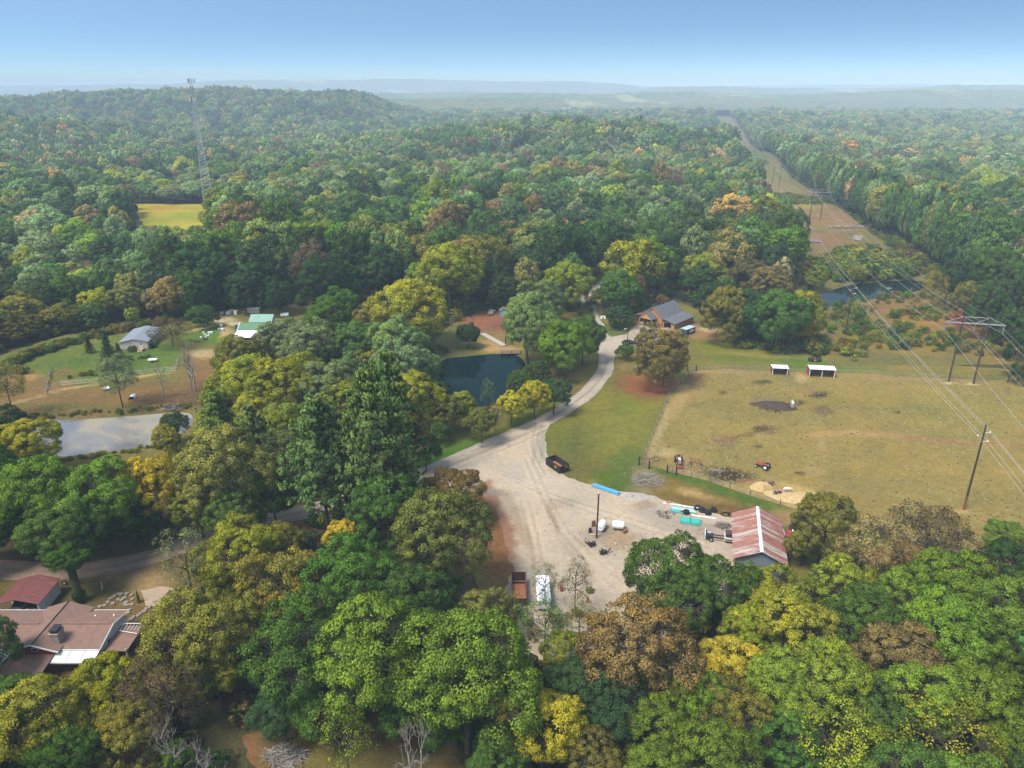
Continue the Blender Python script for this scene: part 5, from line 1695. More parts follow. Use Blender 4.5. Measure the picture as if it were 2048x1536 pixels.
# ---------------------------------------------------------------- green-roofed barns
h = thing('green_barn', 'barn with green roof and white lean-to roof beside the meadow', 'barn', (-82.1, 221.6, .06))
w = MB()
w.wall((-4.8, 0), (4.8, 0), 3.9, .15); w.wall((-4.8, 6), (4.8, 6), 3.9, .15); w.wall((-4.8, .1), (-4.8, 5.9), 3.9, .15); w.wall((4.8, .1), (4.8, 5.9), 3.9, .15, [(2.4, 3.2, 1.6, 2.6)])
tri_wall(w, (-4.8, 0, 3.9), (-4.8, 6, 3.9), (-4.8, 3, 5.3), .15); tri_wall(w, (4.8, 0, 3.9), (4.8, 6, 3.9), (4.8, 3, 5.3), .15)
w.build('wall', M_CREAM, h)
gable(h, -4.8, 4.8, 0, 6, 3.9, 5.3, 'x', M_GREENROOF, .25, .08)
MB().slab([(-5.3, -4.2, 2.75), (5.2, -4.2, 2.75), (5.05, -.1, 3.85), (-5.05, -.1, 3.85)], .08).build('lean_to_roof', M_WHITEMETAL, h)
for s in (-1, 1):
    MB().slab([(s * 5.07 - .1, -.3, 3.98), (s * 5.07 + .1, -.3, 3.98), (s * 5.07 + .1, 3, 5.48), (s * 5.07 - .1, 3, 5.48)], .1).build('bargeboard', M_WHITE, h)
for k in range(5):
    MB().box((-4.9 + k * 2.4, -4.0, 1.35), (.14, .14, 2.7)).build('post', M_GREYWOOD, h)
    if k < 4: MB().tube([(-4.9 + k * 2.4 + .1, -4.0, 1.5), (-4.2 + k * 2.4, -4.0, 2.65)], .05, 4).build('brace', M_GREYWOOD, h)
MB().wall((-4.9, -.3), (4.9, -.3), 2.6, .1).build('shade_wall', M_SHADE, h)  # dark sheet painting the shade under the lean-to, before the cream wall
t_ = thing('pen_fence', 'low rail pen in front of the white lean-to roof', 'fence', (-82, 215.4, .06))
for zz in (.5, 1.0): MB().tube([(-5.5, 0, zz), (5.5, 0, zz)], .06, 5).build('rail', M_GREYWOOD, t_)
for k in range(6): MB().tube([(-5.5 + 2.2 * k, 0, -.1), (-5.5 + 2.2 * k, 0, 1.2)], .08, 5).build('post', M_GREYWOOD, t_)
h = thing('back_barn', 'smaller barn with pale green roof behind the green-roofed barn', 'barn', (-83.2, 231.6, .06))
w = MB()
w.wall((-3.6, 0), (3.6, 0), 3.5, .15, [(1.2, 2.0, 2.4, 3.1), (3.8, 4.6, 2.4, 3.1)]); w.wall((-3.6, 6), (3.6, 6), 3.5, .15); w.wall((-3.6, .1), (-3.6, 5.9), 3.5, .15); w.wall((3.6, .1), (3.6, 5.9), 3.5, .15, [(.8, 2.6, .01, 2.8)])
tri_wall(w, (-3.6, 0, 3.5), (-3.6, 6, 3.5), (-3.6, 3, 5.2), .15); tri_wall(w, (3.6, 0, 3.5), (3.6, 6, 3.5), (3.6, 3, 5.2), .15)
w.build('wall', M_CREAM, h)
gable(h, -3.6, 3.6, 0, 6, 3.5, 5.2, 'x', M_TEALROOF, .25, .08)
MB().box((0, 3, .2), (7, 5.8, .3)).build('floor', M_SHADE, h)
lt = MB().slab([(4.0, .2, 2.7), (7.0, .2, 2.2), (7.0, 5.8, 2.2), (4.0, 5.8, 2.7)], .08).build('lean_to_roof', M_GREYWOOD, h)
for px_, py_ in ((6.9, .3), (6.9, 5.6)): MB().tube([(px_, py_, 0), (px_, py_, 2.2)], .09, 5).build('post', M_GREYWOOD, h)

# odds and ends round the barns
def drum(name, label, loc, r, hh, m, lie=False, rz=0.0, group=None, cat='drum'):
    t = thing(name, label, cat, loc, rz, group)
    Mx = RY90 if lie else Matrix.Identity(3)
    c = (-hh / 2, 0, r) if lie else (0, 0, 0)
    MB().lathe([(r * .9, 0), (r, .04), (r, hh * .33), (r * 1.03, hh * .35), (r, hh * .37), (r, hh * .66), (r * 1.03, hh * .68), (r, hh - .04), (r * .9, hh)], c, Mx, 14).build('shell', m, t, True)
    MB().lathe([(r * .8, 0), (r * .8, .03)], (c[0] + (hh if lie else 0), 0, c[2] + (0 if lie else hh)), Mx, 14).build('lid', m, t)
    return t


def crate(name, label, loc, d, m, rz=0.0, cat='box', group=None, lid=None):
    t = thing(name, label, cat, loc, rz, group)
    MB().box((0, 0, d[2] / 2), d, taper=.95).build('shell', m, t)
    MB().box((0, 0, d[2] + .03), (d[0] * 1.04, d[1] * 1.04, .07)).build('lid', lid or m, t)
    return t


drum('white_barrel', 'white barrel in the junk left of the green barn, uppermost', g(443, 655), .5, 1.0, M_WHITE)
drum('white_barrel', 'white barrel in the junk left of the green barn, lowest', g(446, 662), .45, .9, M_WHITE)
crate('white_tub', 'white tub on the grass left of the pale sand by the green barn', g(441, 661), (1.4, 1.0, .6), M_GALV, .4, 'tub')
crate('white_tub', 'pale overturned tub on the grass between home and green barn', g(421, 667), (1.5, .8, .45), M_WHITE, .2, 'tub')
crate('black_trough', 'black feed trough on the grass left of the green barn', g(411, 680), (1.3, .7, .4), M_BLACK, .1, 'trough')
crate('blue_tub', 'blue tub at the left wall of the green barn', g(473, 657), (.9, .9, 1.1), M_BLUETARP, .2, 'tub')
crate('rust_tray', 'rust-coloured tray lying on the grass below the junk', g(394, 683), (1.6, .9, .25), M_RUST, .3, 'tray')
crate('white_cooler', 'white box on the grass above the worn footpath', g(409, 650), (1.2, .6, .5), M_WHITEMETAL, .1, 'box')
for k, (u, v) in enumerate([(410, 670), (413, 674), (402, 676), (417, 672), (407, 666)]):
    crate('white_scrap', 'small white scrap on the grass left of the green barn, %s of five' % ['uppermost but one', 'middle', 'leftmost', 'rightmost', 'uppermost'][k], g(u, v), (.7, .5, .3), M_WHITE, k, 'scrap', 'white scraps on the grass')
drum('gas_tank', 'white and rust tank lying right of the pale green barn roof', g(570, 634), .75, 2.8, M_WHITEMETAL, True, .1, cat='tank')
crate('red_trailer', 'long pink and white trailer at the wood edge behind the barns', g(508, 625), (4.4, 2.0, 1.5), mat('faded_red', (.46, .26, .22), .7, (.62, .55, .5), .7), .1, 'trailer', None, M_WHITE)
for k, (u, v, d, m_) in enumerate([(445, 628, (1.2, 1, .8), M_GALV), (456, 629, (1.4, 1, .9), M_WHITE), (464, 627, (1.8, 1.4, 1.2), M_CREAM), (472, 629, (1.1, 1, 1.3), M_WHITE), (488, 628, (1.6, 1, .8), M_GREYWOOD)]):
    crate('junk_box', '%s of the pale junk boxes along the wood edge left of the barns' % ['leftmost', 'second from left', 'middle', 'second from right', 'rightmost'][k], g(u, v), d, m_, k * .5, 'box', 'junk along the wood edge')

# ---------------------------------------------------------------- lattice mast
bx_, by_ = P(418, 405).x, P(418, 405).y
h = thing('lattice_mast', 'tall grey steel lattice mast with antennas rising over the woods', 'mast', (bx_, by_, T(bx_, by_) - .3), R(20))
HT, B0, B1 = 84.0, 3.6, .75


def half(z): return B0 + (B1 - B0) * min(1, z / 62)


cn = [(-1, -1), (1, -1), (1, 1), (-1, 1)]
for sx, sy in cn:
    MB().tube([(sx * half(z), sy * half(z), z) for z in (0, 31, 62, HT)], .17, 5, .1).build('leg', M_GALV, h)
br = MB()
z = 0
while z < HT - 1:
    st_ = max(1.5, half(z) * .95)
    z2 = min(HT, z + st_)
    for i in range(4):
        a, b2 = cn[i], cn[(i + 1) % 4]
        br.tube([(a[0] * half(z), a[1] * half(z), z), (b2[0] * half(z2), b2[1] * half(z2), z2)], .065, 3, caps=False)
        br.tube([(b2[0] * half(z), b2[1] * half(z), z), (a[0] * half(z2), a[1] * half(z2), z2)], .065, 3, caps=False)
    z = z2
tag(br.build('bracing', M_GALV, h), kind='stuff')
for zz in (70.5, 82.0):
    MB().torus((0, 0, zz), 2.3, .08, None, 12, 4).tube([(-2.3, 0, zz), (2.3, 0, zz)], .07, 4).tube([(0, -2.3, zz), (0, 2.3, zz)], .07, 4).build('platform', M_GALV, h)
    for k in range(9):
        a = 6.283 * k / 9
        MB().box((2.45 * math.cos(a), 2.45 * math.sin(a), zz + .2), (.28, .5, 2.6), a).build('antenna', M_WHITE if k % 3 else M_GREYWOOD, h)
MB().tube([(0, 0, HT), (0, 0, HT + 3.5)], .05, 4).build('lightning_rod', M_GALV, h)

# ---------------------------------------------------------------- power lines
TH = -math.atan(.235)
plab = ['', 'nearest twin-pole pylon standing in the pasture at the right', 'twin-pole pylon beside the log piles in the bare corridor', 'third twin-pole pylon along the corridor, beyond the yellow grass', 'fourth twin-pole pylon in the hazy corridor', 'fifth twin-pole pylon, tiny in the far corridor', 'farthest twin-pole pylon in the haze']
ATT = []


def pylon(i):
    x_, y_ = PYL[i]
    z_ = T(x_, y_)
    Rz = Matrix.Rotation(TH, 3, 'Z')
    ATT.append([Vector((x_, y_, z_)) + Rz @ Vector(q) for q in ((-7, 0, 14.7), (0, 0, 14.7), (7, 0, 14.7), (-3.6, 0, 18.7), (3.6, 0, 18.7))])
    if i == 0: return
    t = thing('twin_pole_pylon', plab[i], 'pylon', (x_, y_, z_), TH, 'pylons of the main power line')
    for s in (-1, 1): MB().tube([(s * 3.1, 0, -.5), (s * 3.1, 0, 18.8)], .27, 8, .2).build('pole', M_BROWNPOLE, t)
    MB().box((0, -.25, 17.0), (14.4, .12, .22)).box((0, .25, 17.0), (14.4, .12, .22)).build('crossarm', M_ARM, t)
    MB().box((0, 0, 18.7), (7.4, .12, .16)).build('top_arm', M_ARM, t)
    for s in (-1, 1):
        MB().tube([(s * 7.1, 0, 17.1), (s * 3.2, 0, 18.7)], .07, 5).build('brace', M_ARM, t)
        MB().tube([(s * 3.2, 0, 18.7), (0, 0, 17.1)], .07, 5).build('brace', M_ARM, t)
    MB().tube([(-3.1, .2, 8), (3.1, .2, 13.2)], .1, 5).build('cross_brace', M_BROWNPOLE, t)
    MB().tube([(3.1, -.2, 8), (-3.1, -.2, 13.2)], .1, 5).build('cross_brace', M_GREYWOOD, t)
    for s in (-7, 0, 7):
        MB().lathe([(.05, 0), (.16, .1), (.16, 1.9), (.05, 2.1)], (s, 0, 14.75), None, 6).build('insulator', M_GREYWOOD, t)


for i in range(len(PYL)): pylon(i)


def sagged(pts_, sag):
    o = []
    for a, b in zip(pts_[:-1], pts_[1:]):
        n = 14
        L_ = (b - a).length
        for k in range(n):
            t = k / n
            q = a + (b - a) * t
            q.z -= 4 * sag * (L_ / 250) ** 2 * t * (1 - t)
            o.append(q)
    o.append(pts_[-1])
    return o


for k, lb in enumerate(['left conductor of the twin-pole power line', 'middle conductor of the twin-pole power line', 'right conductor of the twin-pole power line', 'thin left shield wire on top of the twin-pole pylons', 'thin right shield wire on top of the twin-pole pylons']):
    pp = sagged([a[k] for a in ATT], 5.0 if k < 3 else 3.5)
    tag(MB().tube(pp, [(.03 if k < 3 else .016) + .00003 * max(0, q.y) for q in pp], 4).build('power_line', M_WIRE), lb, 'wire', 'wires of the main power line')
POLES = [(58.5, -12.0, 17.5), (86.7, 121.1, 18.0), (109.8, 229.6, 17.0), (148.0, 375.0, 16.0), (180.0, 506.0, 16.0), (226, 700, 15)]
pl_lab = ['', 'tall single dark pole in the near pasture with a rusty base', 'tall single dark pole beside the algae pond', 'single dark pole beside the cut logs in the corridor', 'single pole at the left edge of the far corridor', 'single pole in the hazy far corridor']
PA = []
for i, (x_, y_, h_) in enumerate(POLES):
    z_ = T(x_, y_)
    Rz = Matrix.Rotation(TH, 3, 'Z')
    PA.append([Vector((x_, y_, z_)) + Rz @ Vector(q) for q in ((0, 0, h_ - .1), (.95, 0, h_ - 1.4), (-.95, 0, h_ - 2.2), (.95, 0, h_ - 3.2))])
    if i == 0: continue
    t = thing('utility_pole', pl_lab[i], 'pole', (x_, y_, z_), TH, 'poles of the smaller line')
    MB().tube([(0, 0, -.5), (0, 0, 3.2 if i == 1 else 1.5)], .24, 8).build('pole_base', M_RUST if i == 1 else M_DARKWOOD, t)
    MB().tube([(0, 0, 3.2 if i == 1 else 1.5), (0, 0, h_)], .23, 8, .15).build('pole_shaft', M_DARKWOOD, t)
    for s, zz in ((1, h_ - 1.4), (-1, h_ - 2.2), (1, h_ - 3.2)):
        MB().tube([(0, 0, zz - .2), (s * .95, 0, zz)], .05, 4).build('bracket', M_GALV, t)
        MB().lathe([(.04, -.15), (.1, -.1), (.1, .15), (.04, .2)], (s * .95, 0, zz), None, 6).build('insulator', M_WHITE, t)
for k, lb in enumerate(['top wire of the single-pole line', 'upper right wire of the single-pole line', 'left wire of the single-pole line', 'lower right wire of the single-pole line']):
    pp = sagged([a[k] for a in PA], 4.5)
    tag(MB().tube(pp, [.025 + .00003 * max(0, q.y) for q in pp], 4).build('power_line', M_WIRE), lb, 'wire', 'wires of the smaller line')

# log piles in the corridor
def logs(label, u, v, n, L_, rz, spread, lay=1, m=M_DEAD):
    t = thing('log_pile', label, 'logs', g(u, v), rz, 'felled logs in the corridor')
    rr = random.Random(int(u))
    for k in range(n):
        x0 = rr.uniform(-spread, spread); zz = .3 + .5 * rr.randint(0, lay)
        a = rr.gauss(0, .25); l2 = L_ * rr.uniform(.6, 1.1) / 2
        MB().tube([(x0 - math.sin(a) * l2, -math.cos(a) * l2, zz), (x0 + math.sin(a) * l2, math.cos(a) * l2, zz + rr.uniform(-.1, .2))], rr.uniform(.18, .34), 6).build('log', rr.choice([m, M_GREYWOOD, M_DEAD]), t)


logs('long pile of cut logs below the right pylon leg in the corridor', 1688, 456, 36, 4.5, R(5), 11, 2)
logs('stack of long pale logs at the foot of the corridor pole', 1620, 485, 9, 11, R(80), 3.5, 1)
logs('scattered logs at the right edge of the corridor by the trees', 1715, 477, 12, 5, R(60), 7, 0)
logs('few logs lying highest up the corridor at the tree edge', 1680, 441, 6, 5, R(70), 5, 0)

# ---------------------------------------------------------------- timber garage
G0 = (45.2, 241.2)
h = thing('timber_garage', 'orange timber garage with dark grey gabled roof at the end of the drive', 'garage', (*G0, .08), R(-43))
w = MB()
w.wall((0, 0), (7.4, 0), 3.4, .18, [(.7, 4.7, .01, 2.9)])
w.wall((0, 12.4), (7.4, 12.4), 3.4, .18)
w.wall((0, .1), (0, 12.3), 3.4, .18)
w.wall((7.4, .1), (7.4, 12.3), 3.4, .18)
tri_wall(w, (0, 0, 3.4), (7.4, 0, 3.4), (3.7, 0, 6.3), .18); tri_wall(w, (0, 12.4, 3.4), (7.4, 12.4, 3.4), (3.7, 12.4, 6.3), .18)
w.wall((7.5, .3), (12, .3), 2.3, .16, [(.5, 3.2, .01, 2.1)]); w.wall((12, .4), (12, 12.3), 2.3, .16, [(1.5, 2.6, 1.0, 1.9)]); w.wall((7.5, 12.3), (12, 12.3), 2.3, .16)
w.build('wall', M_TIMBER, h)
sl = gable(h, 0, 7.4, 0, 12.4, 3.4, 6.3, 'y', M_GREYROOF, .45, .14)
MB().slab([(7.5, -.2, 3.25), (12.5, -.2, 2.35), (12.5, 12.8, 2.35), (7.5, 12.8, 3.25)], .12).build('lean_to_roof', M_GREYROOF, h)
MB().slab([(-3.6, -.2, 2.5), (-.1, -.2, 3.2), (-.1, 9, 3.2), (-3.6, 9, 2.5)], .12).build('side_porch_roof', M_SHING, h)
for px_, py_ in ((-3.4, 0), (-3.4, 4.3), (-3.4, 8.6)): MB().box((px_, py_, 1.25), (.3, .3, 2.5)).build('post', M_TIMBER, h)
for o_ in gable(h, .1, 5.2, -2.9, .1, 3.1, 5.0, 'y', M_GREYROOF, .3, .12, 'porch_roof'): pass
pg = MB(); tri_wall(pg, (.1, -2.9, 3.1), (5.2, -2.9, 3.1), (2.65, -2.9, 5.0), .15); pg.box((2.65, -2.9, 3.0), (5.1, .25, .3)); pg.build('porch_gable', mat('honey_board', (.52, .27, .10), .7, (.45, .22, .08), 2), h)
for px_ in (.3, 5.0): MB().box((px_, -2.8, 1.45), (.38, .38, 2.9)).build('post', M_TIMBER, h)
for px_ in (.3, 5.0): MB().box((px_, -2.8, .4), (.6, .6, .8)).build('post_base', M_STONE, h)
MB().box((3.7, 6, .06), (7.2, 12, .08)).build('floor', M_CONC, h)
MB().wall((.3, 4), (7.1, 4), 3.0, .1).build('shade_partition', M_SHADE, h)  # dark sheet painting the shade behind the garage doorway
for s in (-1, 1):
    q = [(3.7, -.52, 6.48), (3.7, -.4, 6.48), (3.7 + s * 4.2, -.4, 3.2), (3.7 + s * 4.2, -.52, 3.2)]
    MB().slab(q if s > 0 else q[::-1], .22).build('bargeboard', M_TIMBER, h)
f = MB().box((12.1, 2.4, 1.45), (.06, 1.2, 1.0)).build('window', M_WHITE, h)
MB().box((12.14, 2.4, 1.45), (.03, 1.0, .8)).build('pane', M_GLASS, f)
for lb, u, v, d, m_ in [('white chest standing in the garage doorway, larger one', 1304, 650, (1.5, .9, 1.0), M_WHITE), ('white box leaning by the left post of the garage doorway', 1295, 650, (.8, .7, 1.1), M_WHITE)]:
    crate('white_chest', lb, g(u, v), d, m_, R(-43))
t_ = thing('blue_dumpster', 'dark blue dumpster with pale lid and white sign beside the garage', 'dumpster', (58.0, 230.2, .1), R(44))
MB().box((0, 0, 1.0), (5.0, 2.3, 1.8)).build('shell', M_NAVY, t_)
MB().box((0, 0, 1.96), (5.1, 2.4, .12)).build('lid', mat('pale_lid', (.42, .52, .55), .5, (.34, .43, .46), 1), t_)
for k in range(6): MB().box((-2.3 + k * .92, -1.2, 1.0), (.12, .1, 1.8)).build('rib', M_NAVY, t_)
MB().box((.3, -1.28, 1.1), (2.3, .04, .8)).build('sign', sign_mat('dumpster_sign', (.75, .73, .70), [(0, .08, .5, .3, .75, (.55, .10, .06)), (0, .56, .92, .45, .6, (.25, .2, .2))]), t_)
t_ = thing('basketball_hoop', 'basketball hoop with white backboard at the bend of the lane', 'hoop', g(1205, 652))
MB().box((0, 0, .35), (1.0, 1.0, .6), taper=.7).build('base', M_WHITE, t_)
MB().tube([(0, 0, .3), (0, -.2, 2.6)], .07, 6).build('pole', M_BLACK, t_)
MB().box((0, -.4, 3.1), (1.8, .08, 1.15)).build('backboard', sign_mat('backboard', (.78, .78, .78), [(0, .35, .65, .2, .6, (.03, .03, .03))]), t_)
MB().torus((0, -.75, 2.75), .25, .03, None, 12, 4).build('rim', M_ORANGE, t_)
mound('rock', g(1230, 660), 2.2, 1.3, .6, M_DARKWOOD, 'dark low rock pile on the small grass island by the garage drive', 'rocks', 3)
t_ = thing('lamp_post', 'dark lamp post rising behind the round shrub by the drive', 'lamp post', g(1254, 696))
MB().tube([(0, 0, -.2), (0, 0, 6.3)], .14, 8, .1).build('pole', M_DARKWOOD, t_)
MB().tube([(0, 0, 6.1), (-.9, -.2, 6.3)], .05, 4).build('arm', M_GALV, t_)
MB().box((-1.0, -.2, 6.25), (.5, .3, .15)).build('lamp_head', M_WHITE, t_)
plant(1252, 702, 38, 'G', .9, 'shrub', .97, None, None, 'round green shrub at the foot of the lamp post', 'shrub')
plant(1240, 632, 62, 'D', .7, 'shrub', .97, None, None, 'broad dark shrub between the basketball hoop and the garage', 'shrub')
car('black_car', 'black car half hidden behind the shrub on the garage drive', g(1258, 689), R(5), M_BLACK)

# ---------------------------------------------------------------- pond side
h = thing('blue_shed', 'small blue-grey garden shed with white trim above the dark pond', 'shed', g(1008, 634))
w = MB()
w.wall((-1.5, 0), (1.5, 0), 2.3, .1); w.wall((-1.5, 3), (1.5, 3), 2.3, .1); w.wall((-1.5, .1), (-1.5, 2.9), 2.3, .1); w.wall((1.5, .1), (1.5, 2.9), 2.3, .1)
tri_wall(w, (-1.5, 0, 2.3), (1.5, 0, 2.3), (0, 0, 3.2), .1); tri_wall(w, (-1.5, 3, 2.3), (1.5, 3, 2.3), (0, 3, 3.2), .1)
w.build('wall', M_SHEDBLUE, h)
gable(h, -1.5, 1.5, 0, 3, 2.3, 3.2, 'y', mat('dark_shingle', (.09, .06, .055), .9), .25, .08)
for s in (-1, 1):
    d_ = MB().box((s * .38, -.08, 1.1), (.7, .06, 1.9)).build('door', mat('pale_blue', (.32, .42, .48), .7), h)
    MB().box((s * .72, -.12, 1.1), (.07, .03, 1.9)).build('trim', M_WHITE, d_)
    q = [(0, -.3, 3.32), (0, -.22, 3.32), (s * 1.85, -.22, 2.2), (s * 1.85, -.3, 2.2)]
    MB().slab(q if s > 0 else q[::-1], .14).build('bargeboard', M_WHITE, h)
crate('white_bench', 'white bench-like box half hidden by trees right of the blue shed', g(1032, 631), (2.4, .8, .7), M_WHITE, 0, 'box')
logs('pile of pale split logs left of the blue shed', 982, 629, 12, 2.2, R(80), 2.6, 1)
t_ = thing('boardwalk', 'pale plank walkway leading down to the dark pond', 'walkway', tuple(P(965, 668)), 0)
A, B = P(965, 667), P(1010, 692)
d_ = (B - A); L_ = d_.length; dn = d_ / L_; an = math.atan2(dn.y, dn.x)
me = MB().box((0, 0, 0), (.36, 1.9, .07)).mesh('plank'); me.materials.append(mat('pale_plank', (.46, .40, .33), .9, (.34, .29, .24), 2))
for k in range(int(L_ / .4)):
    q = A + dn * (k * .4) - A
    mobj('plank', me, None, t_, (q.x, q.y, .22 + rnd.uniform(-.015, .015)), an)
t_ = thing('wooden_arbor', 'dark arched wooden arbor beside the pond dock', 'arbor', g(1018, 690), R(10))
for sx in (-1, 1):
    for sy in (-.6, .6): MB().box((sx * 1.1, sy, 1.1), (.14, .14, 2.3)).build('post', M_DARKWOOD, t_)
for sy in (-.6, .6): MB().tube([(1.1 * math.cos(a), sy, 2.2 + .8 * math.sin(a)) for a in [math.pi * k / 8 for k in range(9)]], .08, 5).build('arch', M_DARKWOOD, t_)
for zz in (.5, .9, 1.3): MB().box((0, .6, zz), (2.2, .06, .2)).build('slat', M_GREYWOOD, t_)
t_ = thing('pond_dock', 'brown timber dock at the edge of the dark pond', 'dock', tuple(P(1022, 704)), R(4))
me = MB().box((0, 0, 0), (.4, 3.2, .08)).mesh('plank'); me.materials.append(mat('brown_plank', (.19, .12, .09), .9, (.13, .08, .06), 2))
for k in range(14): mobj('plank', me, None, t_, (-2.9 + k * .44, 0, .02))
for px_ in (-2.8, 0, 2.8): MB().tube([(px_, -1.5, -1.5), (px_, -1.5, .8)], .1, 6).build('post', M_DARKWOOD, t_)

# ---------------------------------------------------------------- pasture
def run_in(label, loc, wd, dp, hh, rz):
    t = thing('run_in_shed', label, 'shed', loc, rz, 'run-in sheds in the pasture')
    MB().box((0, dp, hh * .45), (wd, .1, hh * .9)).build('back_wall', mat('shed_board', (.17, .12, .085), .9, (.12, .085, .06), 2), t)
    for s in (-1, 1): MB().box((s * wd / 2, dp / 2, hh * .47), (.1, dp, hh * .94)).build('side_wall', M_RED, t)
    MB().slab([(-wd / 2 - .25, -.5, hh + .1), (wd / 2 + .25, -.5, hh + .1), (wd / 2 + .25, dp * .75, hh + .28), (-wd / 2 - .25, dp * .75, hh + .28)], .08).build('roof', M_WHITEMETAL, t)
    MB().slab([(-wd / 2 - .25, dp * .75, hh + .27), (wd / 2 + .25, dp * .75, hh + .27), (wd / 2 + .25, dp + .2, hh * .9 + .1), (-wd / 2 - .25, dp + .2, hh * .9 + .1)], .08).build('rear_roof', M_WHITEMETAL, t)
    for xx in ([-wd / 2, 0, wd / 2] if wd > 5 else [-wd / 2, wd / 2]): MB().box((xx, -.02, hh / 2), (.16, .16, hh)).build('post', M_WHITE, t)
    MB().box((0, -.02, hh - .05), (wd, .18, .2)).build('fascia', M_WHITE, t)
    return t


run_in('smaller red run-in shed with white roof at the pasture fence', (75.5, 192.2, .08), 4.0, 2.6, 2.1, R(-6))
run_in('larger red run-in shed with white roof and open front in the pasture', (86.6, 190.4, .08), 6.6, 3.2, 2.4, R(-8))
mound('muck_heap', g(1548, 812), 6.2, 2.6, 1.0, M_MANURE, 'large dark muck heap in the middle of the pasture', 'heap', 5, R(-10))
mound('hay_pile', g(1523, 977), 2.3, 1.7, 1.5, M_HAY, 'torn round hay pile where the animals feed', 'hay', 7)
mound('hay_spread', g(1600, 996), 6.5, 3.2, .45, M_HAY, 'low spread of loose yellow hay right of the animals', 'hay', 8, R(-12))
for k, (u, v, lb) in enumerate([(1622, 722, 'black tub left of the small orange ball beyond the pasture fence'), (1636, 723, 'black tub right of the small orange ball beyond the pasture fence')]):
    drum('black_tub', lb, g(u, v), .9, .9, M_BLACK, False, 0, 'black tubs on the grass', 'tub')
tag(MB().lathe([(.1, 0), (.32, .12), (.38, .35), (.3, .6), (.1, .7)], (0, 0, 0), None, 12).build('orange_ball', M_ORANGE, None, True, loc=g(1630, 724)), 'small orange ball between two black tubs beyond the pasture', 'ball')
crate('plank_board', 'pale plank lying in the pasture by the near fence', g(1431, 942), (2.8, .5, .18), M_GREYWOOD, R(-20), 'plank')


def tractor(label, loc, rz, paint, loader):
    t = thing('tractor', label, 'tractor', loc, rz)
    MB().box((.75, 0, 1.05), (1.7, .62, .62), taper=.9).build('hood', paint, t)
    MB().box((1.62, 0, 1.0), (.08, .55, .5)).build('grille', M_GALV, t)
    MB().box((.2, 0, .68), (2.6, .36, .3)).build('chassis', M_BLACK, t)
    MB().box((-.75, 0, 1.2), (.5, .5, .12)).box((-1.0, 0, 1.42), (.08, .5, .4)).build('seat', M_BLACK, t)
    MB().torus((-.15, 0, 1.55), .2, .025, Matrix.Rotation(R(25), 3, 'Y'), 12, 4).tube([(.05, 0, 1.2), (-.13, 0, 1.52)], .03, 4).build('steering_wheel', M_BLACK, t)
    for s in (-1, 1):
        wheel(t, (-.75, s * .72, .68), .68, .36, M_WHITE)
        wheel(t, (1.35, s * .6, .36), .36, .2, M_WHITE)
        MB().box((-.75, s * .62, 1.4), (1.0, .4, .06)).build('fender', paint, t)
    MB().tube([(1.1, .2, 1.3), (1.1, .2, 1.9)], .04, 5).build('exhaust', M_BLACK, t)
    if loader:
        for s in (-1, 1): MB().tube([(-.1, s * .45, 1.3), (1.5, s * .45, 1.25), (2.2, s * .45, .4)], .07, 4).build('loader_arm', paint, t)
        MB().box((2.5, 0, .35), (.6, 1.5, .5)).build('bucket', M_RUST, t)
        MB().box((.75, 0, 1.45), (1.2, .5, .12)).build('hood_top', M_WHITE, t)
    return t


tractor('red tractor with white hood and front loader facing the near pasture fence', g(1357, 927), R(-95), M_TRACRED, True)
tractor('orange tractor with white wheel rims alone in the pasture', g(1525, 937), R(140), M_ORANGE, False)
t_ = thing('hay_feeder', 'rusty curved tube feeder frame standing beside the red tractor', 'feeder', g(1390, 932), R(-10))
for zz in (.2, .7, 1.2): MB().tube([(1.2 * math.cos(a), 1.3 * math.sin(a), zz) for a in [math.pi * (-.12 + 1.24 * k / 12) for k in range(13)]], .06, 5).build('hoop', M_RUST, t_)
for k in range(7):
    a = math.pi * (-.1 + 1.2 * k / 6)
    MB().tube([(1.2 * math.cos(a), 1.3 * math.sin(a), 0), (1.2 * math.cos(a), 1.3 * math.sin(a), 1.25)], .05, 5).build('upright', M_RUST, t_)
for s in (-1, 1): wheel(t_, (s * 1.15, -.5, .3), .3, .16, M_WHITE)


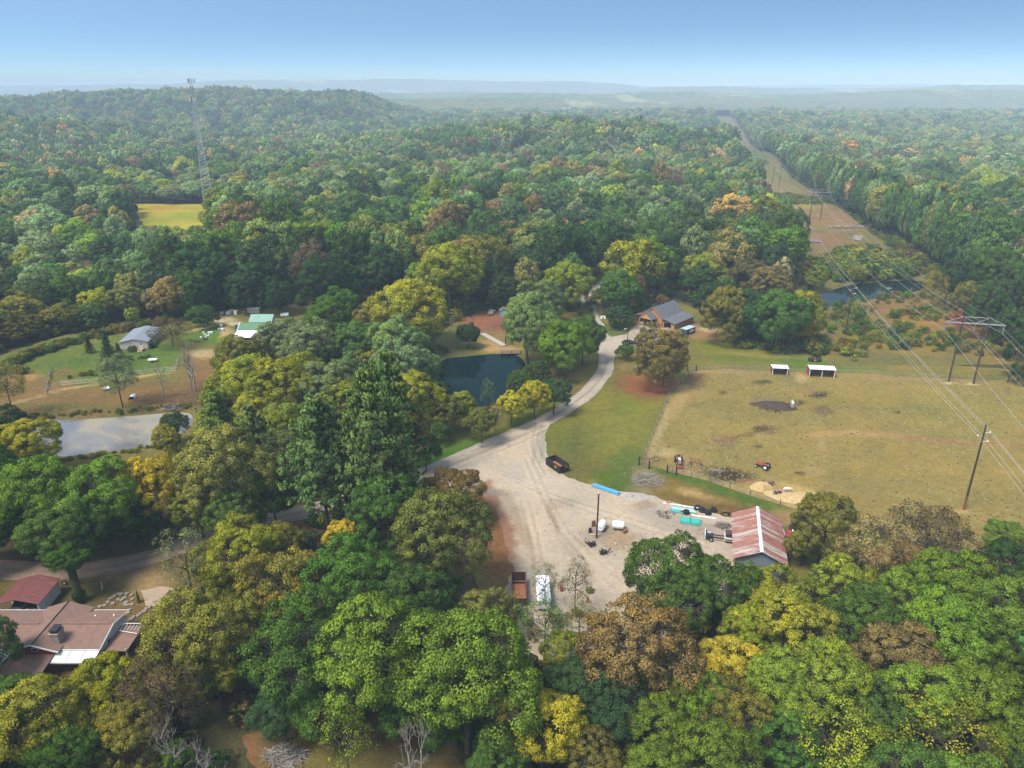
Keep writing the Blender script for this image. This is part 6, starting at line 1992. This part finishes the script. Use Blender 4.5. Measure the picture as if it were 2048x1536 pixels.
def animal(label, cat, loc, rz, col, col2, L_=1.7, H_=1.25, graze=True, name='cow'):
    """one grazing animal: a single skinned body"""
    k = L_ / 1.7
    hz_ = H_
    pts_ = {'hip': (-.62, 0, hz_ * .78), 'belly': (0, 0, hz_ * .70), 'chest': (.55, 0, hz_ * .74), 'neck': (.9, 0, hz_ * (.72 if graze else .98)), 'poll': (1.15, 0, hz_ * (.42 if graze else 1.15)), 'muz': (1.28, 0, hz_ * (.14 if graze else 1.02)), 'tail': (-.82, 0, hz_ * .72), 'tail2': (-.88, 0, hz_ * .3)}
    rad = {'hip': .27, 'belly': .32, 'chest': .28, 'neck': .17, 'poll': .12, 'muz': .075, 'tail': .04, 'tail2': .03}
    E_ = [('hip', 'belly'), ('belly', 'chest'), ('chest', 'neck'), ('neck', 'poll'), ('poll', 'muz'), ('hip', 'tail'), ('tail', 'tail2')]
    for s in (-1, 1):
        for nm, x0, par in (('f', .5, 'chest'), ('r', -.58, 'hip')):
            a, b_, c_ = nm + 'k%d' % s, nm + 'h%d' % s, nm + 'c%d' % s
            back = -.1 if nm == 'r' else .02
            pts_[a] = (x0, s * .17, hz_ * .48); pts_[b_] = (x0 + back, s * .17, hz_ * .25); pts_[c_] = (x0 + back * .6, s * .17, .03)
            rad[a], rad[b_], rad[c_] = .11, .065, .06
            E_ += [(par, a), (a, b_), (b_, c_)]
        pts_['e%d' % s] = (1.1, s * .16, hz_ * (.5 if graze else 1.22)); rad['e%d' % s] = .03
        E_.append(('poll', 'e%d' % s))
    names = list(pts_)
    me = bpy.data.meshes.new(name)
    me.from_pydata([Vector(pts_[q]) * k for q in names], [(names.index(a), names.index(b)) for a, b in E_], [])
    o = link(bpy.data.objects.new(name, me))
    sk = o.modifiers.new('skin', 'SKIN')
    sk.use_smooth_shade = True
    for i, q in enumerate(names):
        me.skin_vertices[0].data[i].radius = (rad[q] * k, rad[q] * k)
        me.skin_vertices[0].data[i].use_root = q == 'hip'
    o.modifiers.new('sub', 'SUBSURF').render_levels = 1
    me.materials.append(mat('hide_' + label[:12].replace(' ', '_'), col, .85, col2, 1.6, .45, .55))
    o.location = loc
    o.rotation_euler = (0, 0, rz)
    return tag(o, label, cat, 'animals feeding at the hay')


animal('tan cow standing with its head in the hay pile', 'cow', g(1527, 978), R(75), (.46, .24, .10), (.36, .18, .08))
animal('brown cow grazing behind the hay pile', 'cow', g(1538, 972), R(20), (.22, .12, .085), (.16, .09, .06))
animal('dark brown and white cow feeding beside the loose hay', 'cow', g(1555, 990), R(195), (.13, .065, .04), (.6, .55, .5))
animal('white cow standing at the left end of the loose hay', 'cow', g(1573, 985), R(0), (.66, .60, .52), (.58, .52, .45))
animal('grey-white horse grazing at the end of the dark muck heap', 'horse', g(1584, 816), R(80), (.62, .58, .54), (.25, .2, .18), 2.3, 1.6, True, 'horse')['group'] = 'animals in the pasture'

# ---------------------------------------------------------------- rusty barn and lot
BA = R(-104.5)
h = thing('rusty_barn', 'open-sided barn with red and white rusty metal roof at the gravel lot', 'barn', (40.4, 114.8, .1), BA + R(90))
# local: x across (left eave 0 to right eave 8), y towards the back; the roof runs from y=0 down to y=-13.8
w = MB()
w.wall((.3, -13.5), (7.7, -13.5), 3.0, .15); w.wall((7.7, -.3), (7.7, -13.4), 3.0, .15); w.wall((.3, -.3), (7.7, -.3), 3.0, .15)
tri_wall(w, (.3, -13.5, 3.0), (7.7, -13.5, 3.0), (4, -13.5, 4.8), .15); tri_wall(w, (.3, -.3, 3.0), (7.7, -.3, 3.0), (4, -.3, 4.8), .15)
w.build('wall', mat('blue_grey_boards', (.15, .19, .24), .8, (.22, .24, .26), 1.2, stretch=(3, 1, 1)), h)
for k in range(5): MB().box((.3, -.4 - k * 3.25, 1.5), (.2, .2, 3.0)).build('post', M_GREYWOOD, h)
NS = 16
sw = 14.4 / NS
for s in (-1, 1):
    xe = -.35 if s < 0 else 8.35
    ze = 3.0 - .35 * 1.8 / 3.7
    for k in range(NS):
        y1 = .3 - k * sw
        b = MB()
        lift = .012 * (k % 2)
        q = [Vector((xe, y1 - sw + .01, ze + lift)), Vector((xe, y1 - .01, ze + lift)), Vector((4, y1 - .01, 4.85 + lift)), Vector((4, y1 - sw + .01, 4.85 + lift))]
        nr = (q[1] - q[0]).cross(q[2] - q[1])
        if nr.z < 0: q = q[::-1]
        b.slab([a + Vector((0, 0, .06)) for a in q], .04)
        for fr_ in (.0, .5):
            yy_ = y1 - fr_ * sw - .05
            b.tube([(xe, yy_, ze + .08 + lift), (4 - s * -.02, yy_, 4.93 + lift)], .04, 3)
        b.build('roof_sheet', M_RUSTROOF, h)
MB().slab([(3.72, -14.15, 4.88), (4, -14.15, 5.02), (4, .35, 5.02), (3.72, .35, 4.88)], .03).slab([(4, -14.15, 5.02), (4.28, -14.15, 4.88), (4.28, .35, 4.88), (4, .35, 5.02)], .03).build('ridge_cap', M_WHITEMETAL, h)

t_ = thing('flatbed_truck', 'maroon and white flatbed pickup truck nosed under the rusty barn roof', 'truck', (37.6, 110.6, .14), R(-14))
MB().box((1.1, 0, .95), (1.7, 1.8, .7)).build('cab_body', M_WHITE, t_)
MB().box((1.0, 0, 1.55), (1.35, 1.65, .6), taper=.88).build('cab_windows', M_GLASS, t_)
MB().box((.95, 0, 1.88), (1.2, 1.5, .08)).build('cab_roof', M_MAROON, t_)
MB().box((2.6, 0, .98), (1.4, 1.75, .5)).build('hood', M_MAROON, t_)
MB().box((1.1, -.91, .85), (1.6, .03, .22)).build('stripe', M_MAROON, t_)
for s in (-1, 1): MB().box((-1.4, s * .42, .72), (3.3, .14, .2)).build('chassis_rail', M_BLACK, t_)
for k in range(4): MB().box((-.4 - k * .75, 0, .74), (.12, .9, .14)).build('crossmember', M_RUST, t_)
MB().box((-2.6, 0, .95), (.9, 1.7, .5)).build('rear_box', M_BLACK, t_)
MB().box((-3.1, 0, 1.05), (.1, 1.9, .8)).build('tailgate', M_WHITE, t_)
MB().box((-2.4, .2, 1.25), (.7, .6, .15)).build('tool_tray', M_GALV, t_)
for xx in (-2.0, 2.5):
    for s in (-1, 1): wheel(t_, (xx, s * .85, .42), .42, .26)
t_ = thing('roll_off_container', 'black roll-off container with orange rusty floor on the gravel by the lawn', 'container', (9.6, 137.6, .14), R(-57))
cw, cl2, chh = 2.4, 4.9, 1.5
MB().box((0, 0, .25), (cl2, cw, .12)).build('floor', mat('orange_rust', (.42, .16, .07), .9, (.26, .10, .05), 1.5), t_)
for s in (-1, 1):
    MB().box((0, s * cw / 2, .2 + chh / 2), (cl2, .1, chh)).build('side', M_BLACK, t_)
    MB().box((s * cl2 / 2, 0, .2 + chh / 2), (.1, cw - .1, chh)).build('end', M_BLACK, t_)
    MB().box((0, s * cw / 2, .2 + chh), (cl2 + .2, .2, .14)).build('rim', M_BLACK, t_)
    for k in range(6): MB().box((-2.1 + k * .84, s * (cw / 2 + .08), .2 + chh / 2), (.12, .08, chh)).build('rib', M_BLACK, t_)
    MB().box((s * 1.8, 0, .1), (.3, 1.6, .2)).build('skid', M_RUST, t_)
MB().box((1.2, -cw / 2 - .14, 1.2), (.55, .03, .5)).build('sticker', mat('orange_sticker', (.62, .24, .10), .6), t_)
MB().box((cl2 / 2 + .08, .5, 1.3), (.03, .5, .35)).build('sticker', MATS['orange_sticker'], t_)

t_ = thing('dump_trailer', 'rust-brown open dump trailer with leaves in it behind the foreground trees', 'trailer', (1.1, 95.6, .14), R(90))
MB().box((0, 0, .75), (6.2, 2.2, .12)).build('bed', MATS['orange_rust'], t_)
for s in (-1, 1): MB().box((0, s * 1.12, 1.3), (6.3, .1, 1.1)).build('side', mat('dark_rust', (.085, .045, .035), .8, (.14, .065, .04), 1.5), t_)
MB().box((3.1, 0, 1.4), (.1, 2.3, 1.3)).build('headboard', MATS['dark_rust'], t_)
MB().box((-3.1, 0, 1.2), (.1, 2.3, .9)).build('tailgate', M_BLACK, t_)
for k in range(2): MB().box((2.6 - k * .8, 0, .95), (.18, 2.1, .25)).build('crossbar', M_BLACK, t_)
for xx in (-.8, .3):
    for s in (-1, 1): wheel(t_, (xx, s * 1.0, .4), .4, .26)
MB().box((3.5, 0, .8), (.7, 1.6, .3)).build('nose', mat('pink_paint', (.45, .2, .2), .6), t_)
t_ = thing('white_trailer', 'white flat-topped box trailer behind thin trees at the lot edge', 'trailer', (4.9, 94.6, .14), R(90))
MB().box((0, 0, 1.25), (6.4, 2.05, 1.4)).build('box', M_WHITE, t_)
MB().box((0, 0, 1.99), (6.5, 2.15, .08)).build('roof', M_WHITEMETAL, t_)
MB().box((-.6, 0, 2.1), (.5, .5, .18)).build('roof_vent', M_GREYWOOD, t_)
for xx in (-.7, .3):
    for s in (-1, 1): wheel(t_, (xx, s * .95, .36), .36, .24)
MB().tube([(3.2, -.6, .5), (4.3, 0, .5), (3.2, .6, .5)], .06, 5).build('tow_hitch', M_BLACK, t_)

t_ = thing('yard_pole', 'bare dark pole standing in the middle of the gravel lot', 'pole', g(1193, 1077))
MB().tube([(0, 0, -.4), (0, 0, 9.3)], .17, 8, .13).build('pole', M_DARKWOOD, t_)
MB().lathe([(.15, 9.3), (.17, 9.34), (.05, 9.42)], (0, 0, 0), None, 8).build('pole_cap', M_GALV, t_)


def tank(label, loc, rz):
    t = thing('white_tank', label, 'tank', loc, rz, 'white tanks by the yard pole')
    MB().lathe([(.02, -1.15), (.45, -1.1), (.72, -.9), (.76, -.6), (.76, .6), (.72, .95), (.62, 1.05)], (0, 0, .95), RX90, 18).build('shell', M_WHITE, t, True)
    MB().lathe([(.02, 0), (.6, 0), (.6, .05), (.02, .05)], (0, -1.03, .95), RX90, 16).build('end_cap', M_WHITEMETAL, t)
    for yv in (-.6, .6): MB().box((0, yv, .18), (1.3, .15, .35)).build('cradle', M_RUST, t)
    return t


tank('white tank with its round end towards the camera beside the yard pole', g(1203, 1060), R(-25))
tank('white tank lying sideways on a black frame right of the yard pole', g(1236, 1059), R(78))
for k, (u, v, rz_, lb) in enumerate([(1184, 1092, .3, 'black machine part heap at the foot of the yard pole'), (1207, 1108, 1.0, 'black spidery machine part lowest in front of the yard pole')]):
    t = thing('machine_scrap', lb, 'scrap', g(u, v), rz_, 'black machine scrap in the lot')
    rr = random.Random(40 + k)
    for j in range(9):
        a = Vector((rr.uniform(-.9, .9), rr.uniform(-.6, .6), rr.uniform(.05, .3))); b2 = a + Vector((rr.uniform(-.7, .7), rr.uniform(-.5, .5), rr.uniform(.1, .9)))
        MB().tube([a, b2], rr.uniform(.05, .14), 5).build('bar', M_BLACK, t)
    for j in range(3): MB().torus((rr.uniform(-.6, .6), rr.uniform(-.4, .4), .35), .28, .08, Matrix.Rotation(rr.uniform(0, 1.5), 3, 'X'), 12, 5).build('ring', M_BLACK, t)
    MB().box((0, 0, .35), (.7, .5, .45), .4).build('housing', M_BLACK, t)
for k, (u, v, d, m_, rz_, lb) in enumerate([(1187, 1054, (.7, .3, 1.2), M_RUST, .3, 'rusty plate leaning left of the first white tank'), (1180, 1066, (.5, .4, .9), M_BLACK, .2, 'small black block at the far left of the yard pole junk'), (1250, 1066, (.8, .5, .5), M_RUST, .7, 'brown rusty block right of the sideways white tank'), (1189, 1072, (1.6, .25, .2), M_LIGHTWOOD, .1, 'short pale board lying at the yard pole')]):
    crate('scrap_block', lb, g(u, v), d, m_, rz_, 'scrap')


def pipes(label, a, b, n, r, m, rows=1, strap=False, name='pipe_bundle'):
    A, B = P(*a), P(*b)
    d_ = B - A
    t = thing(name, label, 'pipes', (A.x, A.y, .14), math.atan2(d_.y, d_.x))
    for j in range(rows):
        for k in range(n - j):
            off = rnd.uniform(-.25, .25)
            MB().tube([(off, -(k + .5 * j) * 2.05 * r, r + j * 1.8 * r), (d_.length + off, -(k + .5 * j) * 2.05 * r, r + j * 1.8 * r)], r, 8).build('pipe', m, t)
    if strap: MB().box((d_.length * .5, -(n - 1) * r, r * rows * 1.9 + .03), (.08, n * 2.1 * r, .05)).build('strap', M_BLACK, t)
    return t


pipes('bright blue pipes stacked along the lawn edge of the gravel lot', (1188, 970), (1240, 988), 5, .12, M_BLUEPIPE, 2)
pipes('strapped bundle of turquoise pipes on the gravel left of the rusty barn', (1362, 1038), (1400, 1043), 7, .14, M_TEAL, 2, True)
pipes('loose pale teal boards in the junk pile above the turquoise bundle', (1343, 1017), (1390, 1024), 3, .16, M_PALE_TEAL, 1)
pipes('teal boards at the lower edge of the junk pile', (1341, 1021), (1372, 1026), 3, .15, M_TEAL, 1)
pipes('thin white pipes lying between junk pile and turquoise bundle', (1382, 1031), (1430, 1038), 3, .07, M_WHITE, 1)
pipes('long thin pale pipe along the upper edge of the junk pile', (1325, 1007), (1400, 1018), 2, .07, M_WHITEMETAL, 1)
for k, (u, v, fl, lb) in enumerate([(1394, 1021, False, 'black tyre standing upright in the junk pile'), (1404, 1024, True, 'black tyre lying left of the larger pair of tyres'), (1416, 1029, True, 'black tyre lying nearest the turquoise pipe bundle'), (1427, 1023, True, 'black tyre lying rightmost in the junk row'), (1372, 1028, True, 'black tyre in the middle of the teal boards')]):
    t = thing('tyre_casing', lb, 'tyre', g(u, v, .04), k, 'tyres in the junk row')
    MB().torus((0, 0, .2 if fl else .5), .48, .2, None if fl else RX90, 18, 8).build('tread', M_RUBBER, t, True)
    if fl: MB().torus((.08, .05, .58), .42, .18, None, 18, 8).build('upper_tread', M_RUBBER, t, True)
t_ = thing('black_hose', 'coiled black hose at the back corner of the rusty barn', 'hose', g(1452, 1031, .05), 0)
MB().tube([(math.cos(a * .55) * (1.2 - a * .05), math.sin(a * .55) * (.9 - a * .04), .1) for a in range(14)], .09, 6).build('coil', M_RUBBER, t_, True)
crate('red_can', 'red can in the junk pile of teal boards', g(1363, 1027), (.5, .4, .5), M_RED, .3, 'can')
crate('red_can', 'faded red crate at the left end of the junk pile', g(1337, 1008), (.9, .5, .4), mat('pale_red', (.5, .2, .17), .7), .1, 'crate')
t_ = thing('feed_shelter', 'small shelter with red roof between white end boards right of the rusty barn', 'shelter', g(1575, 1078), R(-8))
MB().slab([(-.75, -.8, .95), (.75, -.8, .95), (.75, .7, 1.35), (-.75, .7, 1.35)], .08).build('roof', M_RED, t_)
for s in (-1, 1): MB().box((s * .85, 0, .75), (.16, 1.8, 1.5)).build('end_board', M_WHITE, t_)
MB().box((0, .5, .5), (1.5, .08, 1.0)).build('back_board', M_BLACK, t_)
t_ = thing('white_chair', 'white plastic chair right of the rusty barn', 'chair', g(1572, 1097), R(30))
MB().box((0, 0, .45), (.5, .5, .06)).build('seat', M_WHITE, t_)
MB().box((0, .25, .75), (.5, .06, .6)).build('backrest', M_WHITE, t_)
for sx in (-1, 1):
    for sy in (-1, 1): MB().box((sx * .21, sy * .21, .22), (.05, .05, .45)).build('leg', M_WHITE, t_)
for k, (u, v, lb) in enumerate([(1565, 1114, 'left tyre of three against the right wall of the rusty barn'), (1571, 1116, 'middle tyre of three against the right wall of the rusty barn'), (1577, 1118, 'right tyre of three against the right wall of the rusty barn')]):
    t = thing('tyre_casing', lb, 'tyre', g(u, v), R(25), 'tyres at the barn wall')
    wheel(t, (0, 0, .4), .42, .2, M_WHITE, 'y', 'tread')
for k, (u, v, d, lb) in enumerate([(1123, 1183, (.5, .4, .8), 'small orange box between the thin trees at the lot edge'), (1175, 1206, (.4, .3, .9), 'orange canister under the rust-coloured tree at the lot edge')]):
    crate('orange_box', lb, g(u, v), d, M_ORANGE, k, 'box')

# brush pile of grey sticks
def sticks(name, label, loc, n, rx, ry, hh, L_, m, cat, seed, r=.035):
    rr = random.Random(seed)
    b = MB()
    for k in range(n):
        a = rr.random() * 6.283; q = math.sqrt(rr.random())
        x0, y0 = rx * q * math.cos(a), ry * q * math.sin(a)
        zz = hh * (1 - q) * rr.random()
        an = rr.random() * 6.283; l2 = L_ * rr.uniform(.3, 1) / 2
        b.tube([(x0 - math.cos(an) * l2, y0 - math.sin(an) * l2, max(.03, zz + rr.uniform(-.2, .2))), (x0 + math.cos(an) * l2, y0 + math.sin(an) * l2, max(.03, zz + rr.uniform(-.2, .5)))], r * rr.uniform(.5, 1.5), 3)
    o = b.build(name, m, loc=loc)
    return tag(o, label, cat)


sticks('brush_pile', 'heap of grey cut brush between the lawn and the pasture gate', g(1296, 962), 260, 3.2, 3.0, 1.0, 1.8, M_DEAD, 'brush', 3)
sticks('brush_pile', 'heap of dead grey twigs at the bottom edge of the picture', g(570, 1515), 300, 2.4, 1.6, 1.0, 2.2, M_DEAD, 'brush', 4)
sticks('brush_pile', 'grey tangle of scrap branches beside the flatbed truck', g(1446, 1054), 120, 1.6, 1.2, .7, 1.6, M_GREYWOOD, 'brush', 9)
sticks('brush_pile', 'brown twig litter at the junk pile by the turquoise pipes', g(1330, 1030), 90, 1.8, 1.5, .2, .9, M_DARKWOOD, 'brush', 10, .03)
sticks('brush_pile', 'dark brush heap on the bank by the grey pond', g(345, 815), 160, 2.6, 1.6, .9, 2.4, M_GREYWOOD, 'brush', 5, .05)

# bare and dead trees
def bare(label, u, v, u2, v2, k, m=None, sx=.33, name='dead_tree', cr=None):
    A = P(u, v)
    z0 = T(A.x, A.y)
    hh = 3.0
    for z_ in np.arange(2, 30, .25):
        if PX(A.x, A.y, z_ + z0)[1] <= v2:
            hh = float(z_); break
    t = thing(name, label, 'tree', (A.x, A.y, z0 - .1), rnd.random() * 6)
    mobj('trunk', BARE[k], None, t, None, None, (hh * sx, hh * sx, hh))
    TREES.append(dict(o=t, x=A.x, y=A.y, u=u, v=v, W=hh * .5, h=hh, c='', kind='bare', label=label, cat='tree', group=None))
    return t


bare('bare grey forked dead tree at the bottom edge, right of the glade', 830, 1600, 800, 1435, 0, sx=.42)
bare('dead pale tree above the green creeper in the bottom left glade', 352, 1560, 330, 1425, 1, sx=.40)
bare('pale dead branches right of the green creeper at the bottom', 415, 1570, 410, 1470, 2, sx=.6)
bare('tall bare tree on the brown bank, left of two', 383, 780, 366, 690, 1, sx=.28)
bare('tall bare tree on the brown bank, right of two', 391, 784, 382, 672, 2, sx=.28)
bare('slim bare sapling beside the bank brush heap', 325, 795, 318, 720, 0, sx=.3)
bare('pale dead tree among the evergreens right of the garage', 1555, 650, 1570, 590, 0, sx=.34)
plant(345, 1515, 66, 'B', 1.3, 'shrub', .95, None, 'creeper_shrub', 'bright green creeper-covered stump at the bottom left glade', 'shrub')
plant(275, 1192, 9, 'G', 3.4, 'spruce', .97, None, 'column_cypress', 'slim green column cypress beside the patio', 'shrub')
# the ivy-covered trunk in the yard
A = P(163, 1205)
t_ = thing('ivy_tree', 'leaning ivy-covered trunk with a green crown in the yard by the carport', 'tree', (A.x, A.y, 0), 0)
MB().tube([(0, 0, -.3), (-.3, .2, 3), (-.7, .5, 6), (-1.0, 1, 9)], [.75, .6, .5, .35], 9).build('trunk', M_IVY, t_, True)
cr = mobj('crown', BROAD[1][0], None, t_, (-1.2, 1.0, 8.0), None, (3.4, 3.4, 2.6)); cr.color = (.06, .13, .02, .1)
cr = mobj('ivy', BROAD[3][0], None, t_, (-.2, .1, 1.2), None, (.95, .9, 1.5)); cr.color = (.05, .10, .02, .1)

# far white domes and a farm by the horizon
for lb, u, v, yv, d in [('tiny white domed farm building in a pale clearing near the horizon', 1135, 219, 2460, 9)]:
    x_ = (u - 1024) / 1577 * yv
    t = thing('domed_building', lb, 'building', (x_, yv, T(x_, yv) + 6))
    for k in (-1, 1): MB().lathe([(d, 0), (d, 8), (d * .8, 13), (d * .4, 16), (.5, 17)], (k * 11, 0, 0), None, 14).build('dome', M_WHITE, t, True)
    MB().box((0, -6, 5), (60, 14, 10)).build('wall', M_LIGHTWOOD, t)

# loose bits: leaves and stones on the gravel, dung on the pasture
def bits(name, label, poly_f, n, s0, s1, m, seed, off):
    r = np.random.default_rng(seed)
    xy = poly_f(r, n)
    nn = len(xy)
    s = r.uniform(s0, s1, nn)
    base = np.array([[1, 0, 0], [.3, .95, 0], [-.8, .6, 0], [-.8, -.6, 0], [.3, -.95, 0], [0, 0, .55]])
    ro = r.random(nn) * 6.283
    c_, s_ = np.cos(ro), np.sin(ro)
    b = base[None] * s[:, None, None] * np.stack([r.uniform(.6, 1.4, nn), r.uniform(.5, 1, nn), r.uniform(.5, 1.2, nn)], 1)[:, None, :]
    X = b[..., 0] * c_[:, None] - b[..., 1] * s_[:, None] + xy[:, :1]
    Y = b[..., 0] * s_[:, None] + b[..., 1] * c_[:, None] + xy[:, 1:]
    Z = b[..., 2] + (terr(xy[:, 0], xy[:, 1]) + off)[:, None]
    V = np.stack([X, Y, Z], 2).reshape(-1, 3)
    f = np.array([[0, 1, 5], [1, 2, 5], [2, 3, 5], [3, 4, 5], [4, 0, 5]])
    Q = (np.arange(nn)[:, None, None] * 6 + f[None]).reshape(-1, 3)
    me = fast_mesh(name, V, Q, mats=[m])
    return tag(mobj(name, me), label, None, None, 'stuff')


def in_poly(poly, extra=None):
    a = np.array(poly)

    def f(r, n):
        q = r.random((n * 3, 2)) * (a.max(0) - a.min(0)) + a.min(0)
        q = q[inpoly(q[:, 0], q[:, 1], poly)]
        if extra is not None: q = q[r.random(len(q)) < extra(q)]
        return q[:n]
    return f


def near_px(spots):
    def f(q):
        u, v = PX(q[:, 0], q[:, 1], 0 * q[:, 0])
        d = np.zeros(len(q)) + .04
        for a, b, ru, rv, k in spots: d = np.maximum(d, k * np.exp(-((u - a) / ru) ** 2 - ((v - b) / rv) ** 2))
        return d
    return f


bits('gravel_debris', 'dark leaves and bark scattered over the gravel lot', in_poly(lot, near_px([(1220, 1078, 45, 26, 1), (1290, 985, 40, 20, .8), (1400, 1060, 50, 16, .5), (1370, 1025, 50, 10, .6), (1010, 985, 30, 10, .4), (1110, 1040, 12, 60, .35)])), 2600, .06, .22, mat('bark_bits', (.09, .065, .045), .9, (.17, .12, .08), 3), 5, .12)
bits('pale_rubble', 'pale broken stones at the edge of the gravel lot', in_poly(lot, near_px([(1285, 985, 34, 14, 1), (1240, 1090, 50, 16, .3), (1420, 1050, 40, 12, .3)])), 500, .08, .25, M_CONC, 6, .12)
bits('dung', 'small dark droppings scattered over the pasture', in_poly(past, lambda q: .3 + .9 * sstep(.45, .65, fbm(q[:, 0] / 14, q[:, 1] / 14, 3))), 1500, .10, .34, M_MANURE, 7, .05)
bits('fallen_leaves', 'fallen rust leaves under the big sycamore', in_poly(lawn, near_px([(1300, 772, 60, 24, 1), (1275, 750, 40, 16, .5), (985, 648, 60, 18, .9), (960, 860, 100, 16, .25), (1140, 790, 50, 16, .4)])), 2600, .06, .16, mat('leaf_red', (.28, .10, .05), .9, (.36, .17, .07), 3), 8, .04)

bits('pasture_tufts', 'tufts of dry grass over the pasture', in_poly(past, lambda q: .2 + .9 * sstep(.35, .65, fbm(q[:, 0] / 9, q[:, 1] / 9, 3))), 9000, .10, .30, mat('dry_tuft', (.27, .21, .075), .95, (.19, .18, .055), 1.2), 11, .05)
bits('green_tufts', 'tufts of green grass over lawn and pasture', in_poly(lawn, lambda q: .2 + .9 * sstep(.4, .65, fbm(q[:, 0] / 7 + 9, q[:, 1] / 7, 3)) * ~inpoly(q[:, 0], q[:, 1], lot)), 7000, .08, .24, mat('green_tuft', (.14, .155, .04), .95, (.2, .16, .055), 1.2), 12, .02)
bits('meadow_tufts', 'tufts of rough grass over the meadow', in_poly(home), 6000, .10, .28, MATS['green_tuft'], 13, .02)

bits('verge_weeds', 'ragged weeds along the edges of the gravel', in_poly(lawn, lambda q: np.exp(-(np.minimum(edist(q[:, 0], q[:, 1], lot), edist(q[:, 0], q[:, 1], ROAD_PL)) / .55) ** 2)), 2600, .08, .26, mat('verge_weed', (.085, .115, .03), .95, (.15, .13, .05), 1.2), 14, .10)
# ---------------------------------------------------------------- which tree is which
MARKS = [('the rusty barn', 1510, 1070), ('the brown-roofed house', 110, 1265), ('the dark pond', 955, 755), ('the gravel lot', 1130, 1060), ('the timber garage', 1325, 625), ('the grey pond', 220, 865), ('the cream home', 275, 675), ('the green-roofed barn', 505, 660),
         ('the carport', 60, 1180), ('the nearest pylon', 1930, 700), ('the algae pond', 1740, 580), ('the yellow crop field', 350, 430), ('the lattice mast', 405, 300), ('the run-in sheds', 1600, 742), ('the lane bend', 1200, 720), ('the dump trailer', 1036, 1180), ('the corridor log piles', 1680, 460), ('the blue shed', 1010, 625), ('the muck heap', 1545, 810), ('the hay pile', 1560, 985)]
KN = {'broad': 'broadleaf tree', 'mid': 'woodland tree', 'sparse': 'thin-leaved tree', 'pine': 'tall pine', 'spruce': 'cone-shaped spruce', 'shrub': 'shrub'}
GR = {'broad': 'autumn broadleaf trees near the lane', 'mid': 'woodland trees behind the clearings', 'sparse': 'thin-leaved trees', 'pine': 'pines beside the lane', 'spruce': 'spruces on the meadow', 'shrub': 'shrubs'}
by = {}
for t in TREES:
    if t['kind'] == 'bare': continue
    if t['label']:
        tag(t['o'], t['label'], t['cat'], t['group'] or GR[t['kind']])
        continue
    u, v = t['u'], t['v']
    nm, mu, mv = min(MARKS, key=lambda m: math.hypot((m[1] - u), (m[2] - v) * 1.3))
    du, dv = u - mu, (v - mv) * 1.3
    if v > 1400: where = 'at the bottom edge, below ' + nm
    elif abs(du) > abs(dv): where = ('right of ' if du > 0 else 'left of ') + nm
    else: where = ('in front of ' if dv > 0 else 'behind ') + nm
    sz = ''
    if t['kind'] in ('broad', 'sparse'): sz = 'large ' if t['W'] > 14 else 'small ' if t['W'] < 7 else ''
    by.setdefault((f"{sz}{t['c']} {KN[t['kind']]} {where}"), []).append(t)
ORD = ['first', 'second', 'third', 'fourth', 'fifth', 'sixth', 'seventh', 'eighth', 'ninth', 'tenth', 'eleventh', 'twelfth', 'thirteenth', 'fourteenth']
for lb, ts in by.items():
    ts.sort(key=lambda t: t['u'])
    for i, t in enumerate(ts):
        l2 = lb if len(ts) == 1 else lb + (', leftmost' if i == 0 else ', rightmost' if i == len(ts) - 1 else ', %s from left' % ORD[min(i, 13)])
        tag(t['o'], l2, t['cat'], GR[t['kind']])
# ---------------------------------------------------------------- haze
hz, nt, N, L, b = node_mat('haze_air')
N.remove(b)
pv = N.new('ShaderNodeVolumePrincipled')
pv.inputs['Color'].default_value = (.66, .82, 1.0, 1)
pv.inputs['Density'].default_value = .00019
pv.inputs['Anisotropy'].default_value = -.2
L.new(pv.outputs[0], N['Material Output'].inputs['Volume'])
mb = MB()
mb.box((0, 6100, 40), (20400, 13200, 190))
tag(mb.build('haze', hz), 'thin blue haze over the far woods', None, None, 'stuff')
